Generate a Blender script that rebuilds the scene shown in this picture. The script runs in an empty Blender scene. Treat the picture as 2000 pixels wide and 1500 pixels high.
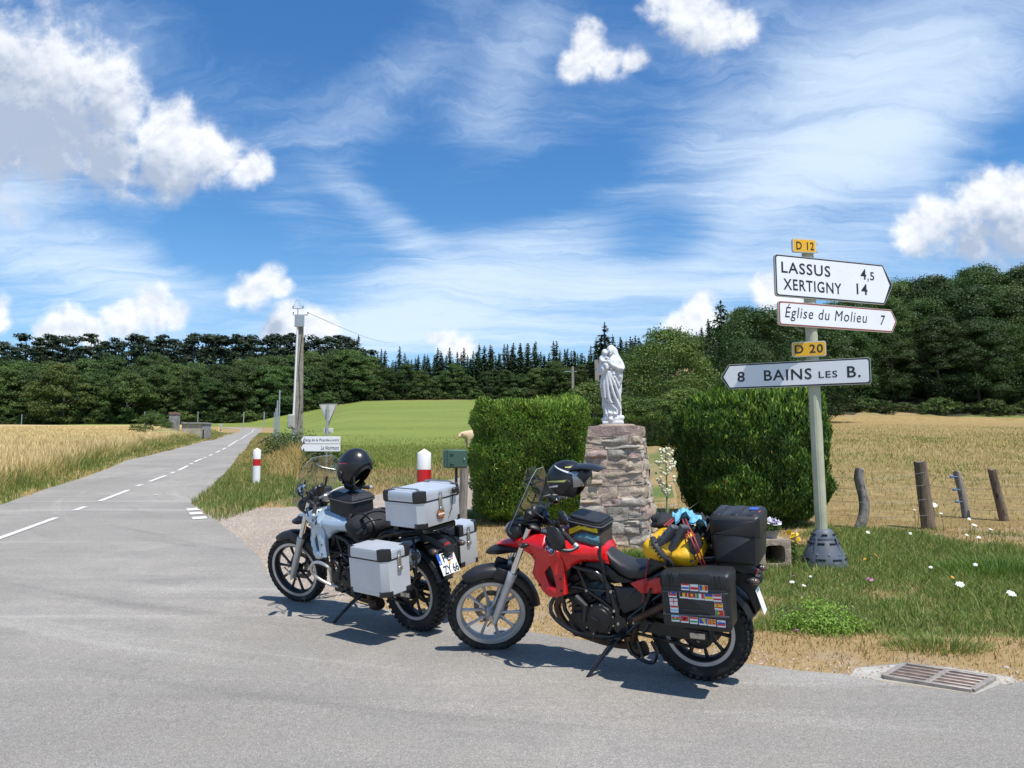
import bpy, bmesh, math, random
import numpy as np
from mathutils import Vector, Matrix, Euler, noise as mnoise
from mathutils.geometry import delaunay_2d_cdt
random.seed(7); RNG = np.random.default_rng(7)
R = math.radians
scene = bpy.context.scene
COL = scene.collection

# ------------------------------------------------------------------ camera
F_PX, PITCH, CAM_H = 1500.0, R(5.5), 1.48          # photograph is 2000 x 1500
cam_d = bpy.data.cameras.new("camera"); cam = bpy.data.objects.new("camera", cam_d); COL.objects.link(cam)
cam_d.sensor_width = 36.0; cam_d.lens = 36.0 * F_PX / 2000.0
cam_d.clip_start = 0.05; cam_d.clip_end = 3000
cam.location = (0, 0, CAM_H); cam.rotation_euler = (R(90) + PITCH, 0, 0)
scene.camera = cam

# ------------------------------------------------------------------ sun, sky
SUN_DIR = Vector((0.30, -0.34, 1.0)).normalized()  # towards the sun
sun_d = bpy.data.lights.new("sun", 'SUN'); sun_d.energy = 4.3; sun_d.angle = R(0.5); sun_d.color = (1.0, 0.955, 0.885)
sun = bpy.data.objects.new("sun", sun_d); COL.objects.link(sun)
sun.rotation_euler = SUN_DIR.to_track_quat('Z', 'Y').to_euler()
scene.view_settings.view_transform = 'Standard'; scene.view_settings.look = 'None'
scene.view_settings.gamma = 1.0; scene.view_settings.exposure = 0.45; scene.view_settings.use_curve_mapping = False
scene.render.engine = 'CYCLES'
cy = scene.cycles
cy.max_bounces = 6; cy.diffuse_bounces = 3; cy.glossy_bounces = 3; cy.transmission_bounces = 4; cy.transparent_max_bounces = 8
cy.use_denoising = True; cy.caustics_reflective = False; cy.caustics_refractive = False
cy.sample_clamp_indirect = 6.0

def ray(px, py):
    x = (px - 1000) / F_PX; y = -(py - 750) / F_PX
    return (x, math.cos(PITCH) - y * math.sin(PITCH), math.sin(PITCH) + y * math.cos(PITCH))

class NT:
    """small helper to write node trees"""
    def __init__(self, tree): self.t = tree; self.n = tree.nodes; self.l = tree.links
    def new(self, typ, **kw):
        nd = self.n.new(typ)
        for k, v in kw.items():
            if k == 'inp':
                for i, val in v.items(): self.put(nd.inputs[i], val)
            else: setattr(nd, k, v)
        return nd
    def put(self, sock, val):
        if hasattr(val, 'is_linked'): self.l.new(val, sock)
        else: sock.default_value = val
    def m(self, op, a, b=None, c=None, clamp=False):
        nd = self.n.new('ShaderNodeMath'); nd.operation = op; nd.use_clamp = clamp
        self.put(nd.inputs[0], a)
        if b is not None: self.put(nd.inputs[1], b)
        if c is not None: self.put(nd.inputs[2], c)
        return nd.outputs[0]
    def vm(self, op, a, b=None):
        nd = self.n.new('ShaderNodeVectorMath'); nd.operation = op
        self.put(nd.inputs[0], a)
        if b is not None: self.put(nd.inputs[1], b)
        return nd.outputs[1] if op in ('LENGTH', 'DOT_PRODUCT') else nd.outputs[0]
    def mr(self, v, a, b, c=0.0, d=1.0, mode='SMOOTHSTEP'):
        nd = self.n.new('ShaderNodeMapRange'); nd.interpolation_type = mode
        for i, x in enumerate((v, a, b, c, d)): self.put(nd.inputs[i], x)
        return nd.outputs[0]
    def noise(self, vec, scale, detail=5, rough=0.55, dist=0.0, col=False):
        nd = self.n.new('ShaderNodeTexNoise')
        self.put(nd.inputs['Vector'], vec) if vec is not None else None
        nd.inputs['Scale'].default_value = scale; nd.inputs['Detail'].default_value = detail
        nd.inputs['Roughness'].default_value = rough; nd.inputs['Distortion'].default_value = dist
        return nd.outputs[1] if col else nd.outputs[0]
    def mix(self, f, a, b, blend='MIX'):
        nd = self.n.new('ShaderNodeMix'); nd.data_type = 'RGBA'; nd.blend_type = blend
        self.put(nd.inputs[0], f); self.put(nd.inputs[6], a); self.put(nd.inputs[7], b)
        return nd.outputs[2]
    def mapping(self, vec, loc=(0, 0, 0), rot=(0, 0, 0), scale=(1, 1, 1), typ='POINT'):
        nd = self.n.new('ShaderNodeMapping'); nd.vector_type = typ
        self.put(nd.inputs[0], vec)
        nd.inputs[1].default_value = loc; nd.inputs[2].default_value = rot; nd.inputs[3].default_value = scale
        return nd.outputs[0]
    def comb(self, x, y, z=0.0):
        nd = self.n.new('ShaderNodeCombineXYZ')
        for i, v in enumerate((x, y, z)): self.put(nd.inputs[i], v)
        return nd.outputs[0]

def uv_of(px, py):
    d = ray(px, py); return d[0] / d[1], d[2] / d[1]

def build_world():
    w = bpy.data.worlds.new("World"); scene.world = w; w.use_nodes = True
    t = NT(w.node_tree); t.n.clear()
    out = t.new('ShaderNodeOutputWorld'); bg = t.new('ShaderNodeBackground')
    t.l.new(bg.outputs[0], out.inputs[0])
    sky = t.new('ShaderNodeTexSky'); sky.sky_type = 'NISHITA'; sky.sun_disc = False
    sky.sun_elevation = math.asin(SUN_DIR.z); sky.sun_rotation = math.atan2(SUN_DIR.x, SUN_DIR.y)
    sky.air_density = 1.25; sky.dust_density = 0.35; sky.ozone_density = 2.2; sky.altitude = 300
    hs = t.new('ShaderNodeHueSaturation'); hs.inputs['Saturation'].default_value = 1.22; hs.inputs['Value'].default_value = 1.0
    t.l.new(sky.outputs[0], hs.inputs['Color'])
    d = t.new('ShaderNodeTexCoord').outputs['Generated']
    sep = t.new('ShaderNodeSeparateXYZ'); t.l.new(d, sep.inputs[0])
    dx, dy, dz = sep.outputs
    ay = t.m('ADD', t.m('ABSOLUTE', dy), 0.12)              # sky goes on behind the camera in the same way
    u = t.m('DIVIDE', dx, ay); v = t.m('DIVIDE', dz, ay)
    k = 1.12                                               # compensates the +0.12 close to the view axis
    uv = t.comb(t.m('MULTIPLY', u, k), t.m('MULTIPLY', v, k), 0.0)
    # ---- high thin cloud: noise streaks on a flat layer, all running the same way
    zc = t.m('ADD', t.m('MAXIMUM', dz, 0.0), 0.10)
    pl = t.comb(t.m('DIVIDE', dx, zc), t.m('DIVIDE', dy, zc), 0.0)
    warp = t.noise(pl, 0.55, 3, 0.5, col=True)
    pl2 = t.vm('ADD', pl, t.vm('MULTIPLY', t.vm('SUBTRACT', warp, (0.5, 0.5, 0.5)), (0.85, 0.85, 0)))
    w2 = t.noise(pl2, 2.6, 5, 0.6, col=True); pl2 = t.vm('ADD', pl2, t.vm('MULTIPLY', t.vm('SUBTRACT', w2, (0.5, 0.5, 0.5)), (0.34, 0.34, 0)))
    st = t.mapping(pl2, rot=(0, 0, R(-128)), scale=(0.33, 1.35, 1))
    n1 = t.noise(st, 1.35, 12, 0.66, 0.5)
    fine = t.noise(t.mapping(pl2, rot=(0, 0, R(-120)), scale=(0.8, 4.5, 1)), 2.2, 8, 0.68)
    big = t.noise(t.mapping(pl, loc=(3.7, 1.2, 0), scale=(0.6, 0.6, 1)), 0.8, 4, 0.5)
    veil = None
    # broad places where the veil is thick / the sky is clear: (px, py, half length, half width, tilt deg, weight)
    for (px, py, a, b, rot, wgt) in (
            (800, 590, 330, 95, 25, .30), (1720, 170, 420, 150, 22, .30), (120, 520, 330, 110, -18, .25),
            (1010, 130, 330, 75, 58, .14), (1500, 380, 520, 70, 24, .16), (1150, 600, 420, 80, 4, .24), (1650, 430, 300, 90, 10, .16),
            (750, 420, 140, 40, -35, .22), (60, 380, 170, 60, 20, .16), (330, 560, 260, 60, -8, .2), (700, 240, 380, 90, 48, .10),
            (850, 330, 130, 130, 0, -.12), (430, 480, 110, 80, 0, -.24), (1290, 470, 110, 55, 15, -.26), (1000, 400, 220, 60, 20, -.14),
            (620, 60, 260, 110, 0, -.10), (1150, 330, 190, 70, 25, -.12), (1960, 320, 150, 50, 20, -.22), (1450, 140, 60, 60, 0, -.05)):
        uu, vv = uv_of(px, py)
        src = uv if veil is None else t.vm('ADD', uv, t.m('MULTIPLY', veil, 1e-9))   # keeps the node chain short-lived
        q = t.mapping(src, loc=(uu, vv, 0), rot=(0, 0, R(rot)), scale=(a / 1500 * 1.25, b / 1500 * 1.25, 1), typ='TEXTURE')
        g = t.m('MULTIPLY', t.mr(t.vm('LENGTH', q), 1.25, 0.1), wgt)
        veil = g if veil is None else t.m('ADD', veil, g)
    dens = t.m('ADD', t.m('ADD', t.m('MULTIPLY', n1, 0.95), t.m('MULTIPLY', fine, 0.32)), t.m('ADD', veil, t.m('MULTIPLY', big, 0.35)))
    cir = t.mr(dens, 0.70, 1.26)
    cir = t.m('POWER', cir, 1.15)
    cir = t.m('MULTIPLY', cir, 0.86)
    # ---- fair-weather cumulus: clusters of puffs broken up by fractal noise
    puffs = [(30, 170, 150), (-70, 190, 170), (130, 175, 110), (205, 165, 75), (240, 225, 70), (120, 270, 130), (230, 310, 85),
             (335, 260, 62), (400, 290, 62), (350, 325, 60), (440, 322, 56), (490, 340, 46), (-40, 270, 170),
             (1150, 110, 40), (1120, 135, 36), (1180, 135, 36), (1230, 135, 32), (1390, 65, 60), (1440, 75, 44), (1340, 30, 60), (1290, 10, 50),
             (300, 612, 48), (340, 625, 34), (262, 625, 40), (150, 640, 44), (110, 650, 34), (195, 652, 36), (5, 620, 34),
             (530, 545, 36), (500, 565, 40), (470, 575, 28), (560, 560, 24), (585, 630, 40), (615, 640, 36), (560, 645, 30), (645, 648, 22),
             (865, 672, 36), (835, 668, 22), (905, 680, 28),
             (1880, 405, 62), (1950, 400, 70), (1830, 440, 62), (1960, 445, 75), (1785, 462, 42), (1880, 465, 48), (2050, 420, 90), (1910, 370, 40),
             (1370, 605, 40), (1350, 640, 40), (1490, 580, 36), (1395, 640, 40), (1530, 600, 40), (1340, 660, 30)]
    def cum(vec, lst, after=None):
        best = after
        first = True
        for (px, py, r) in lst:
            uu, vv = uv_of(px, py); rr = r / 1500 * 1.24
            src = vec if best is None else t.vm('ADD', vec, t.m('MULTIPLY', best, 1e-9))
            nd = t.new('ShaderNodeVectorMath', operation='DISTANCE'); t.put(nd.inputs[0], src); nd.inputs[1].default_value = (uu, vv, 0)
            g = t.m('MULTIPLY_ADD', nd.outputs[1], -1.0 / rr, 1.0)
            best = g if first else t.m('SMOOTH_MAX', best, g, 0.10)
            first = False
        return t.m('MAXIMUM', best, -1.0)
    wv = t.noise(uv, 9.0, 3, 0.5, col=True)
    uvw = t.vm('ADD', uv, t.vm('MULTIPLY', t.vm('SUBTRACT', wv, (0.5, 0.5, 0.5)), (0.060, 0.050, 0)))
    def nz(vec):
        return t.m('ADD', t.m('MULTIPLY', t.m('SUBTRACT', t.noise(vec, 9.5, 10, 0.62), 0.5), 1.9), t.m('MULTIPLY', t.m('SUBTRACT', t.noise(vec, 27.0, 8, 0.58, 0.3), 0.5), 0.95))
    na = nz(uv)
    b0 = cum(uvw, puffs)
    c0 = t.m('ADD', b0, na)
    uvo = t.vm('ADD', uvw, (0.008, 0.064, 0))
    b1 = cum(uvo, puffs, b0)                                # how much cloud lies above, towards the sun
    nb = nz(t.vm('ADD', uv, (0.004, 0.012, 0)))
    ca = t.m('POWER', t.mr(c0, -0.14, 0.60), 1.25)
    shade = t.m('ADD', t.m('MULTIPLY', t.mr(b1, -0.25, 0.90), 0.90), t.m('MULTIPLY', t.mr(t.m('SUBTRACT', nb, na), -0.30, 0.35), 0.50))
    shade = t.m('MINIMUM', shade, 1.0)
    ccol = t.mix(shade, (8.0, 8.15, 8.4, 1), (3.5, 4.1, 5.2, 1))
    hazeb = t.mr(dz, 0.0, 0.34, 0.50, 0.0)
    deep = t.mix(1.0, hs.outputs[0], (0.62, 0.88, 1.08, 1), 'MULTIPLY')
    skyc = t.mix(hazeb, deep, (2.9, 4.9, 7.8, 1))
    c = t.mix(cir, skyc, (5.9, 7.0, 8.3, 1))
    c = t.mix(t.m('MULTIPLY', ca, 0.93), c, ccol)
    t.l.new(c, bg.inputs[0]); bg.inputs[1].default_value = 0.1
build_world()
scene.world.cycles.sampling_method = "MANUAL"; scene.world.cycles.sample_map_resolution = 256
# ------------------------------------------------------------------ materials
MATS = {}
def mat(name, col, rough=0.6, metal=0.0, var=0.0, vscale=8.0, bump=0.0, bscale=40.0, col2=None, coat=0.0, spec=None, dirt=None, objrand=0.0):
    if name in MATS: return MATS[name]
    m = bpy.data.materials.new(name); m.use_nodes = True; t = NT(m.node_tree)
    b = t.n['Principled BSDF']
    b.inputs['Roughness'].default_value = rough; b.inputs['Metallic'].default_value = metal
    if coat: b.inputs['Coat Weight'].default_value = coat; b.inputs['Coat Roughness'].default_value = 0.06
    if spec is not None: b.inputs['Specular IOR Level'].default_value = spec
    c4 = (*col, 1)
    if var or bump or dirt:
        co = t.new('ShaderNodeTexCoord').outputs['Object']
    if var:
        n = t.noise(co, vscale, 6, 0.6)
        dk = tuple(max(0, x * (1 - var)) for x in col); lt = tuple(min(1, x * (1 + var)) for x in col)
        if col2: lt = col2
        c = t.mix(t.mr(n, 0.3, 0.7), (*dk, 1), (*lt, 1))
    else: c = c4
    if dirt:
        n2 = t.noise(co, dirt[1], 7, 0.7)
        c = t.mix(t.mr(n2, dirt[2], dirt[2] + 0.2), c, (*dirt[0], 1))
        t.put(b.inputs['Roughness'], t.mr(n2, dirt[2], dirt[2] + .2, rough, min(1, rough + .25)))
    if objrand:
        oi = t.new('ShaderNodeObjectInfo').outputs['Random']
        hs = t.new('ShaderNodeHueSaturation')
        t.put(hs.inputs['Color'], c); t.put(hs.inputs['Value'], t.mr(oi, 0, 1, 1 - objrand, 1 + objrand, 'LINEAR'))
        t.put(hs.inputs['Hue'], t.mr(oi, 0, 1, 0.5 - objrand * .04, 0.5 + objrand * .04, 'LINEAR')); c = hs.outputs[0]
    t.put(b.inputs['Base Color'], c)
    if bump:
        bn = t.new('ShaderNodeBump'); bn.inputs['Strength'].default_value = bump; bn.inputs['Distance'].default_value = 0.02
        t.put(bn.inputs['Height'], t.noise(co, bscale, 6, 0.6)); t.put(b.inputs['Normal'], bn.outputs[0])
    MATS[name] = m; return m

def leaf_mat(name, tint=(1, 1, 1), trans=0.3, rough=0.55, objrand=0.0, huer=0.0):
    """colour from the mesh attribute Col, part of the light goes through"""
    if name in MATS: return MATS[name]
    m = bpy.data.materials.new(name); m.use_nodes = True; t = NT(m.node_tree)
    b = t.n['Principled BSDF']; out = t.n['Material Output']
    a = t.new('ShaderNodeVertexColor'); a.layer_name = 'Col'
    c = t.mix(1.0, a.outputs[0], (*tint, 1), 'MULTIPLY')
    if objrand:
        oi = t.new('ShaderNodeObjectInfo').outputs['Random']
        hs = t.new('ShaderNodeHueSaturation'); t.put(hs.inputs['Color'], c)
        t.put(hs.inputs['Value'], t.mr(oi, 0, 1, 1 - objrand, 1 + objrand, 'LINEAR'))
        oi2 = t.m('FRACT', t.m('MULTIPLY', oi, 7.31))
        t.put(hs.inputs['Hue'], t.mr(oi2, 0, 1, .5 - huer, .5 + huer, 'LINEAR')); c = hs.outputs[0]
    t.put(b.inputs['Base Color'], c); b.inputs['Roughness'].default_value = rough; b.inputs['Specular IOR Level'].default_value = 0.25
    tr = t.new('ShaderNodeBsdfTranslucent'); t.put(tr.inputs[0], t.mix(1.0, c, (1.0, 1.15, 0.55, 1), 'MULTIPLY'))
    mx = t.new('ShaderNodeMixShader'); mx.inputs[0].default_value = trans
    t.l.new(b.outputs[0], mx.inputs[1]); t.l.new(tr.outputs[0], mx.inputs[2]); t.l.new(mx.outputs[0], out.inputs[0])
    MATS[name] = m; return m

def glass_mat(name, tint=(.92, .95, .96), refl=0.10, cloud=0.05):
    if name in MATS: return MATS[name]
    m = bpy.data.materials.new(name); m.use_nodes = True; t = NT(m.node_tree); t.n.remove(t.n['Principled BSDF'])
    out = t.n['Material Output']
    tr = t.new('ShaderNodeBsdfTransparent'); tr.inputs[0].default_value = (*tint, 1)
    gl = t.new('ShaderNodeBsdfGlossy'); gl.inputs['Roughness'].default_value = 0.04
    df = t.new('ShaderNodeBsdfDiffuse'); df.inputs[0].default_value = (.8, .82, .82, 1)
    fr = t.new('ShaderNodeLayerWeight'); fr.inputs[0].default_value = 0.35
    m1 = t.new('ShaderNodeMixShader'); m1.inputs[0].default_value = cloud
    t.l.new(tr.outputs[0], m1.inputs[1]); t.l.new(df.outputs[0], m1.inputs[2])
    m2 = t.new('ShaderNodeMixShader'); t.put(m2.inputs[0], t.m('ADD', t.m('MULTIPLY', fr.outputs['Facing'], 0.35), refl))
    t.l.new(m1.outputs[0], m2.inputs[1]); t.l.new(gl.outputs[0], m2.inputs[2]); t.l.new(m2.outputs[0], out.inputs[0])
    MATS[name] = m; return m

# ------------------------------------------------------------------ objects
def props(o, label=None, cat=None, group=None, kind=None):
    if label: o['label'] = label
    if cat: o['category'] = cat
    if group: o['group'] = group
    if kind: o['kind'] = kind
    return o
def thing(name, label, cat, loc=(0, 0, 0), rotz=0.0, group=None, mtx=None):
    o = bpy.data.objects.new(name, None); COL.objects.link(o); o.empty_display_size = 0.1
    if mtx is not None: o.matrix_world = mtx
    else: o.location = loc; o.rotation_euler = (0, 0, rotz)
    return props(o, label, cat, group)
def link(name, me, parent=None, mats=None, loc=None, rot=None, scale=None):
    o = bpy.data.objects.new(name, me); COL.objects.link(o)
    if parent is not None: o.parent = parent
    if mats and not me.materials:
        for mm in (mats if isinstance(mats, (list, tuple)) else [mats]): me.materials.append(mm)
    if loc is not None: o.location = loc
    if rot is not None: o.rotation_euler = rot
    if scale is not None: o.scale = scale
    return o
def copy_tree(o, parent=None):
    c = o.copy(); COL.objects.link(c)
    if parent is not None: c.parent = parent; c.matrix_parent_inverse = o.matrix_parent_inverse.copy()
    for ch in list(KIDS.get(o.name, [])) or list(o.children): copy_tree(ch, c)
    return c
KIDS = {}

class MB:
    """mesh builder: many shapes collected, one mesh object out"""
    def __init__(self): self.v = []; self.f = []; self.mi = []; self.cur = 0
    def m(self, i): self.cur = i; return self
    def add(self, vs, fs):
        o = len(self.v); self.v += [tuple(p) for p in vs]; self.f += [tuple(i + o for i in f) for f in fs]; self.mi += [self.cur] * len(fs); return self
    def box(self, c, s, rot=None, bev=0.0, taper=1.0):
        hx, hy, hz = s[0] / 2, s[1] / 2, s[2] / 2
        if bev > 0:
            b = min(bev, hx * .9, hy * .9, hz * .9); vs = []; 
            def ring(z, ix, tp):
                a, bb = (hx - ix) * tp, (hy - ix) * tp; k = b if ix < b * .5 else b * .55
                return [(-a + k, -bb, z), (a - k, -bb, z), (a, -bb + k, z), (a, bb - k, z), (a - k, bb, z), (-a + k, bb, z), (-a, bb - k, z), (-a, -bb + k, z)]
            rs = [ring(-hz, b, 1), ring(-hz + b, 0, 1), ring(hz - b, 0, taper), ring(hz, b, taper)]
            fs = [tuple(range(7, -1, -1))]
            for r in rs: vs += r
            for i in range(3):
                for j in range(8): k = (j + 1) % 8; fs.append((i * 8 + j, i * 8 + k, i * 8 + 8 + k, i * 8 + 8 + j))
            fs.append(tuple(range(24, 32)))
        else:
            vs = [(-hx, -hy, -hz), (hx, -hy, -hz), (hx, hy, -hz), (-hx, hy, -hz), (-hx * taper, -hy * taper, hz), (hx * taper, -hy * taper, hz), (hx * taper, hy * taper, hz), (-hx * taper, hy * taper, hz)]
            fs = [(3, 2, 1, 0), (4, 5, 6, 7), (0, 1, 5, 4), (1, 2, 6, 5), (2, 3, 7, 6), (3, 0, 4, 7)]
        M = Matrix.Translation(c)
        if rot is not None: M = M @ (rot.to_matrix().to_4x4() if isinstance(rot, Euler) else Euler(rot).to_matrix().to_4x4())
        return self.add([M @ Vector(p) for p in vs], fs)
    def tube(self, pts, r, n=8, cap=True, ry=None):
        pts = [Vector(p) for p in pts]; k = len(pts); rs = list(r) if isinstance(r, (list, tuple)) else [r] * k
        vs = []; fs = []; up = None
        for i, p in enumerate(pts):
            d = (pts[min(i + 1, k - 1)] - pts[max(i - 1, 0)]).normalized()
            if up is None: up = Vector((0, 0, 1)) if abs(d.z) < .9 else Vector((0, 1, 0))
            a = d.cross(up).normalized(); b = a.cross(d).normalized(); up = b
            for j in range(n):
                t = 2 * math.pi * j / n; vs.append(p + a * math.cos(t) * rs[i] + b * math.sin(t) * rs[i] * (ry or 1))
        for i in range(k - 1):
            for j in range(n): q = (j + 1) % n; fs.append((i * n + j, i * n + q, i * n + n + q, i * n + n + j))
        if cap: fs += [tuple(range(n - 1, -1, -1)), tuple(range((k - 1) * n, k * n))]
        return self.add(vs, fs)
    def curve(self, pts, r, n=8, sub=5, **kw):
        """smooth tube through points (Catmull-Rom)"""
        P = [Vector(p) for p in pts]; out = []
        for i in range(len(P) - 1):
            a, b, c, d = P[max(i - 1, 0)], P[i], P[i + 1], P[min(i + 2, len(P) - 1)]
            for s in range(sub):
                t = s / sub; out.append(0.5 * ((2 * b) + (c - a) * t + (2 * a - 5 * b + 4 * c - d) * t * t + (3 * b - a - 3 * c + d) * t ** 3))
        out.append(P[-1]); return self.tube(out, r, n, **kw)
    def lathe(self, prof, n=24, axis='Z', c=(0, 0, 0), close=False, a0=0, a1=2 * math.pi):
        """prof: list of (radius, height)"""
        vs = []; fs = []; k = len(prof); full = abs(a1 - a0 - 2 * math.pi) < 1e-6; cols = n if full else n + 1
        for j in range(cols):
            t = a0 + (a1 - a0) * j / n
            for (r, h) in prof:
                p = (r * math.cos(t), r * math.sin(t), h)
                if axis == 'Y': p = (p[0], -p[2], p[1])
                if axis == 'X': p = (p[2], p[0], p[1])
                vs.append((p[0] + c[0], p[1] + c[1], p[2] + c[2]))
        for j in range(n):
            q = (j + 1) % cols
            for i in range(k - 1 + (1 if close else 0)):
                i2 = (i + 1) % k; fs.append((j * k + i, q * k + i, q * k + i2, j * k + i2))
        if not close and full:
            if prof[0][0] > 1e-5: fs.append(tuple(j * k for j in range(n - 1, -1, -1)))
            if prof[-1][0] > 1e-5: fs.append(tuple(j * k + k - 1 for j in range(n)))
        return self.add(vs, fs)
    def ball(self, c, r, n=12, m=8, rot=None, fn=None):
        rr = r if isinstance(r, (tuple, list)) else (r, r, r); vs = []; fs = []
        M = Euler(rot).to_matrix() if rot else Matrix.Identity(3)
        for i in range(m + 1):
            ph = math.pi * i / m
            for j in range(n):
                th = 2 * math.pi * j / n; p = Vector((math.sin(ph) * math.cos(th), math.sin(ph) * math.sin(th), math.cos(ph)))
                k = fn(p) if fn else 1.0
                vs.append(M @ Vector((p.x * rr[0] * k, p.y * rr[1] * k, p.z * rr[2] * k)) + Vector(c))
        for i in range(m):
            for j in range(n): q = (j + 1) % n; fs.append((i * n + j, (i + 1) * n + j, (i + 1) * n + q, i * n + q))
        return self.add(vs, fs)
    def prism(self, poly, y0, y1, bev=0.0):
        """outline in x,z extruded along y; optional chamfer at both ends"""
        n = len(poly); A = sum(poly[i][0] * poly[(i + 1) % n][1] - poly[(i + 1) % n][0] * poly[i][1] for i in range(n))
        if A < 0: poly = poly[::-1]
        if y1 < y0: y0, y1 = y1, y0
        def inset(d):
            out = []
            for i in range(n):
                p0, p1, p2 = Vector(poly[i - 1]), Vector(poly[i]), Vector(poly[(i + 1) % n])
                e1 = (p1 - p0).normalized(); e2 = (p2 - p1).normalized(); n1 = Vector((-e1.y, e1.x)); n2 = Vector((-e2.y, e2.x))
                q = (n1 + n2); L = max(0.4, 1 + n1.dot(n2)); out.append(p1 + q / L * d)
            return out
        rings = [(poly, y0), (poly, y1)] if not bev else [(inset(bev), y0), (poly, y0 + bev), (poly, y1 - bev), (inset(bev), y1)]
        vs = []; fs = []
        for (pp, y) in rings: vs += [(p[0], y, p[1]) for p in pp]
        for i in range(len(rings) - 1):
            for j in range(n): q = (j + 1) % n; fs.append((i * n + j, i * n + q, i * n + n + q, i * n + n + j))
        fs += [tuple(range(n - 1, -1, -1)), tuple(range((len(rings) - 1) * n, len(rings) * n))]
        fs = [f[::-1] for f in fs]
        return self.add(vs, fs)
    def loft(self, rings, cap=True, close=True):
        n = len(rings[0]); vs = []; fs = []
        for r in rings: vs += [tuple(p) for p in r]
        for i in range(len(rings) - 1):
            for j in range(n if close else n - 1): q = (j + 1) % n; fs.append((i * n + j, i * n + q, i * n + n + q, i * n + n + j))
        if cap: fs += [tuple(range(n - 1, -1, -1)), tuple(range((len(rings) - 1) * n, len(rings) * n))]
        return self.add(vs, fs)
    def panel(self, outline, yf, thick=0.03, rnd=0.03, step=0.03, hole=None, side=1, puff=0.0):
        """bulging body panel: outline (and hole) in x,z; yf(x,z) gives the outside; the edge is rolled in"""
        def dens(P):
            out = []
            for i in range(len(P)):
                a, b = Vector(P[i]), Vector(P[(i + 1) % len(P)]); k = max(1, int((b - a).length / step + .5))
                out += [a.lerp(b, s / k) for s in range(k)]
            return out
        loops = [dens(outline)] + ([dens(hole)] if hole else [])
        pts = []; edges = []
        for L in loops:
            o = len(pts); pts += L; edges += [(o + i, o + (i + 1) % len(L)) for i in range(len(L))]
        nb = len(pts)
        def inside(x, z):
            c = False
            for L in loops:
                for i in range(len(L)):
                    a, b = L[i], L[i - 1]
                    if (a.y > z) != (b.y > z) and x < (b.x - a.x) * (z - a.y) / (b.y - a.y) + a.x: c = not c
            return c
        def dist(x, z):
            best = 9.0
            for (i, j) in edges:
                a, b = pts[i], pts[j]; ex, ez = b.x - a.x, b.y - a.y
                t = max(0, min(1, ((x - a.x) * ex + (z - a.y) * ez) / max(1e-9, ex * ex + ez * ez)))
                best = min(best, math.hypot(a.x + ex * t - x, a.y + ez * t - z))
            return best
        x0 = min(p.x for p in pts); x1 = max(p.x for p in pts); z0 = min(p.y for p in pts); z1 = max(p.y for p in pts)
        inner = []
        i = 0; x = x0
        while x < x1:
            z = z0 + (step / 2 if i % 2 else 0)
            while z < z1:
                if inside(x, z) and dist(x, z) > step * .45: inner.append(Vector((x, z)))
                z += step
            x += step * .87; i += 1
        res = delaunay_2d_cdt(pts + inner, edges, [], 0, 1e-6)
        V = res[0]; T = []
        for tr in res[2]:
            cx = sum(V[k].x for k in tr) / 3; cz = sum(V[k].y for k in tr) / 3
            if inside(cx, cz): T.append(tr)
        vs = []; bnd = {}
        for p in V:
            d = dist(p.x, p.y); k = min(1, d / rnd) if rnd > 0 else 1
            drop = rnd * (1 - math.sqrt(max(0, 1 - (1 - k) ** 2))) if rnd > 0 else 0
            vs.append((p.x, side * (yf(p.x, p.y) - drop * .8 + puff * min(1, d / .1)), p.y))
        cnt = {}
        for tr in T:
            for a, b in ((tr[0], tr[1]), (tr[1], tr[2]), (tr[2], tr[0])): cnt[(a, b)] = 1
        fs = []
        flip = side > 0
        for tr in T: fs.append(tuple(tr[::-1]) if flip else tuple(tr))
        nv = len(vs); low = {}
        for (a, b) in list(cnt):
            if (b, a) not in cnt:
                for q in (a, b):
                    if q not in low: low[q] = len(vs); vs.append((vs[q][0], vs[q][1] - side * thick, vs[q][2]))
                f = (a, b, low[b], low[a]); fs.append(f if flip else f[::-1])
        return self.add(vs, fs)
    def xf(self, M, start=0):
        self.v[start:] = [tuple(M @ Vector(p)) for p in self.v[start:]]; return self
    def mesh(self, name, mats, smooth=35.0):
        me = bpy.data.meshes.new(name); me.from_pydata(self.v, [], self.f); 
        for mm in (mats if isinstance(mats, (list, tuple)) else [mats]): me.materials.append(mm)
        if len(me.materials) > 1: me.polygons.foreach_set('material_index', self.mi)
        bm = bmesh.new(); bm.from_mesh(me)
        bmesh.ops.recalc_face_normals(bm, faces=bm.faces)
        if smooth:
            lim = R(smooth)
            for f in bm.faces: f.smooth = True
            for e in bm.edges:
                e.smooth = not (len(e.link_faces) != 2 or e.calc_face_angle(0) > lim)
        bm.to_mesh(me); bm.free(); me.update(); return me
    def build(self, name, mats, parent=None, smooth=35.0, loc=None, rot=None):
        return link(name, self.mesh(name, mats, smooth), parent, loc=loc, rot=rot)

def np_mesh(name, verts, loops, starts, cols=None, mats=None, smooth=False):
    me = bpy.data.meshes.new(name); nv = len(verts); nl = len(loops); npo = len(starts)
    me.vertices.add(nv); me.vertices.foreach_set('co', np.asarray(verts, np.float32).ravel())
    me.loops.add(nl); me.loops.foreach_set('vertex_index', np.asarray(loops, np.int32))
    me.polygons.add(npo); me.polygons.foreach_set('loop_start', np.asarray(starts, np.int32))
    if smooth: me.polygons.foreach_set('use_smooth', np.ones(npo, bool))
    if cols is not None:
        a = me.color_attributes.new('Col', 'FLOAT_COLOR', 'POINT')
        c = np.ones((nv, 4), np.float32); c[:, :3] = cols; a.data.foreach_set('color', c.ravel())
    me.update(); me.validate()
    for mm in (mats or []): me.materials.append(mm)
    return me

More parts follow.
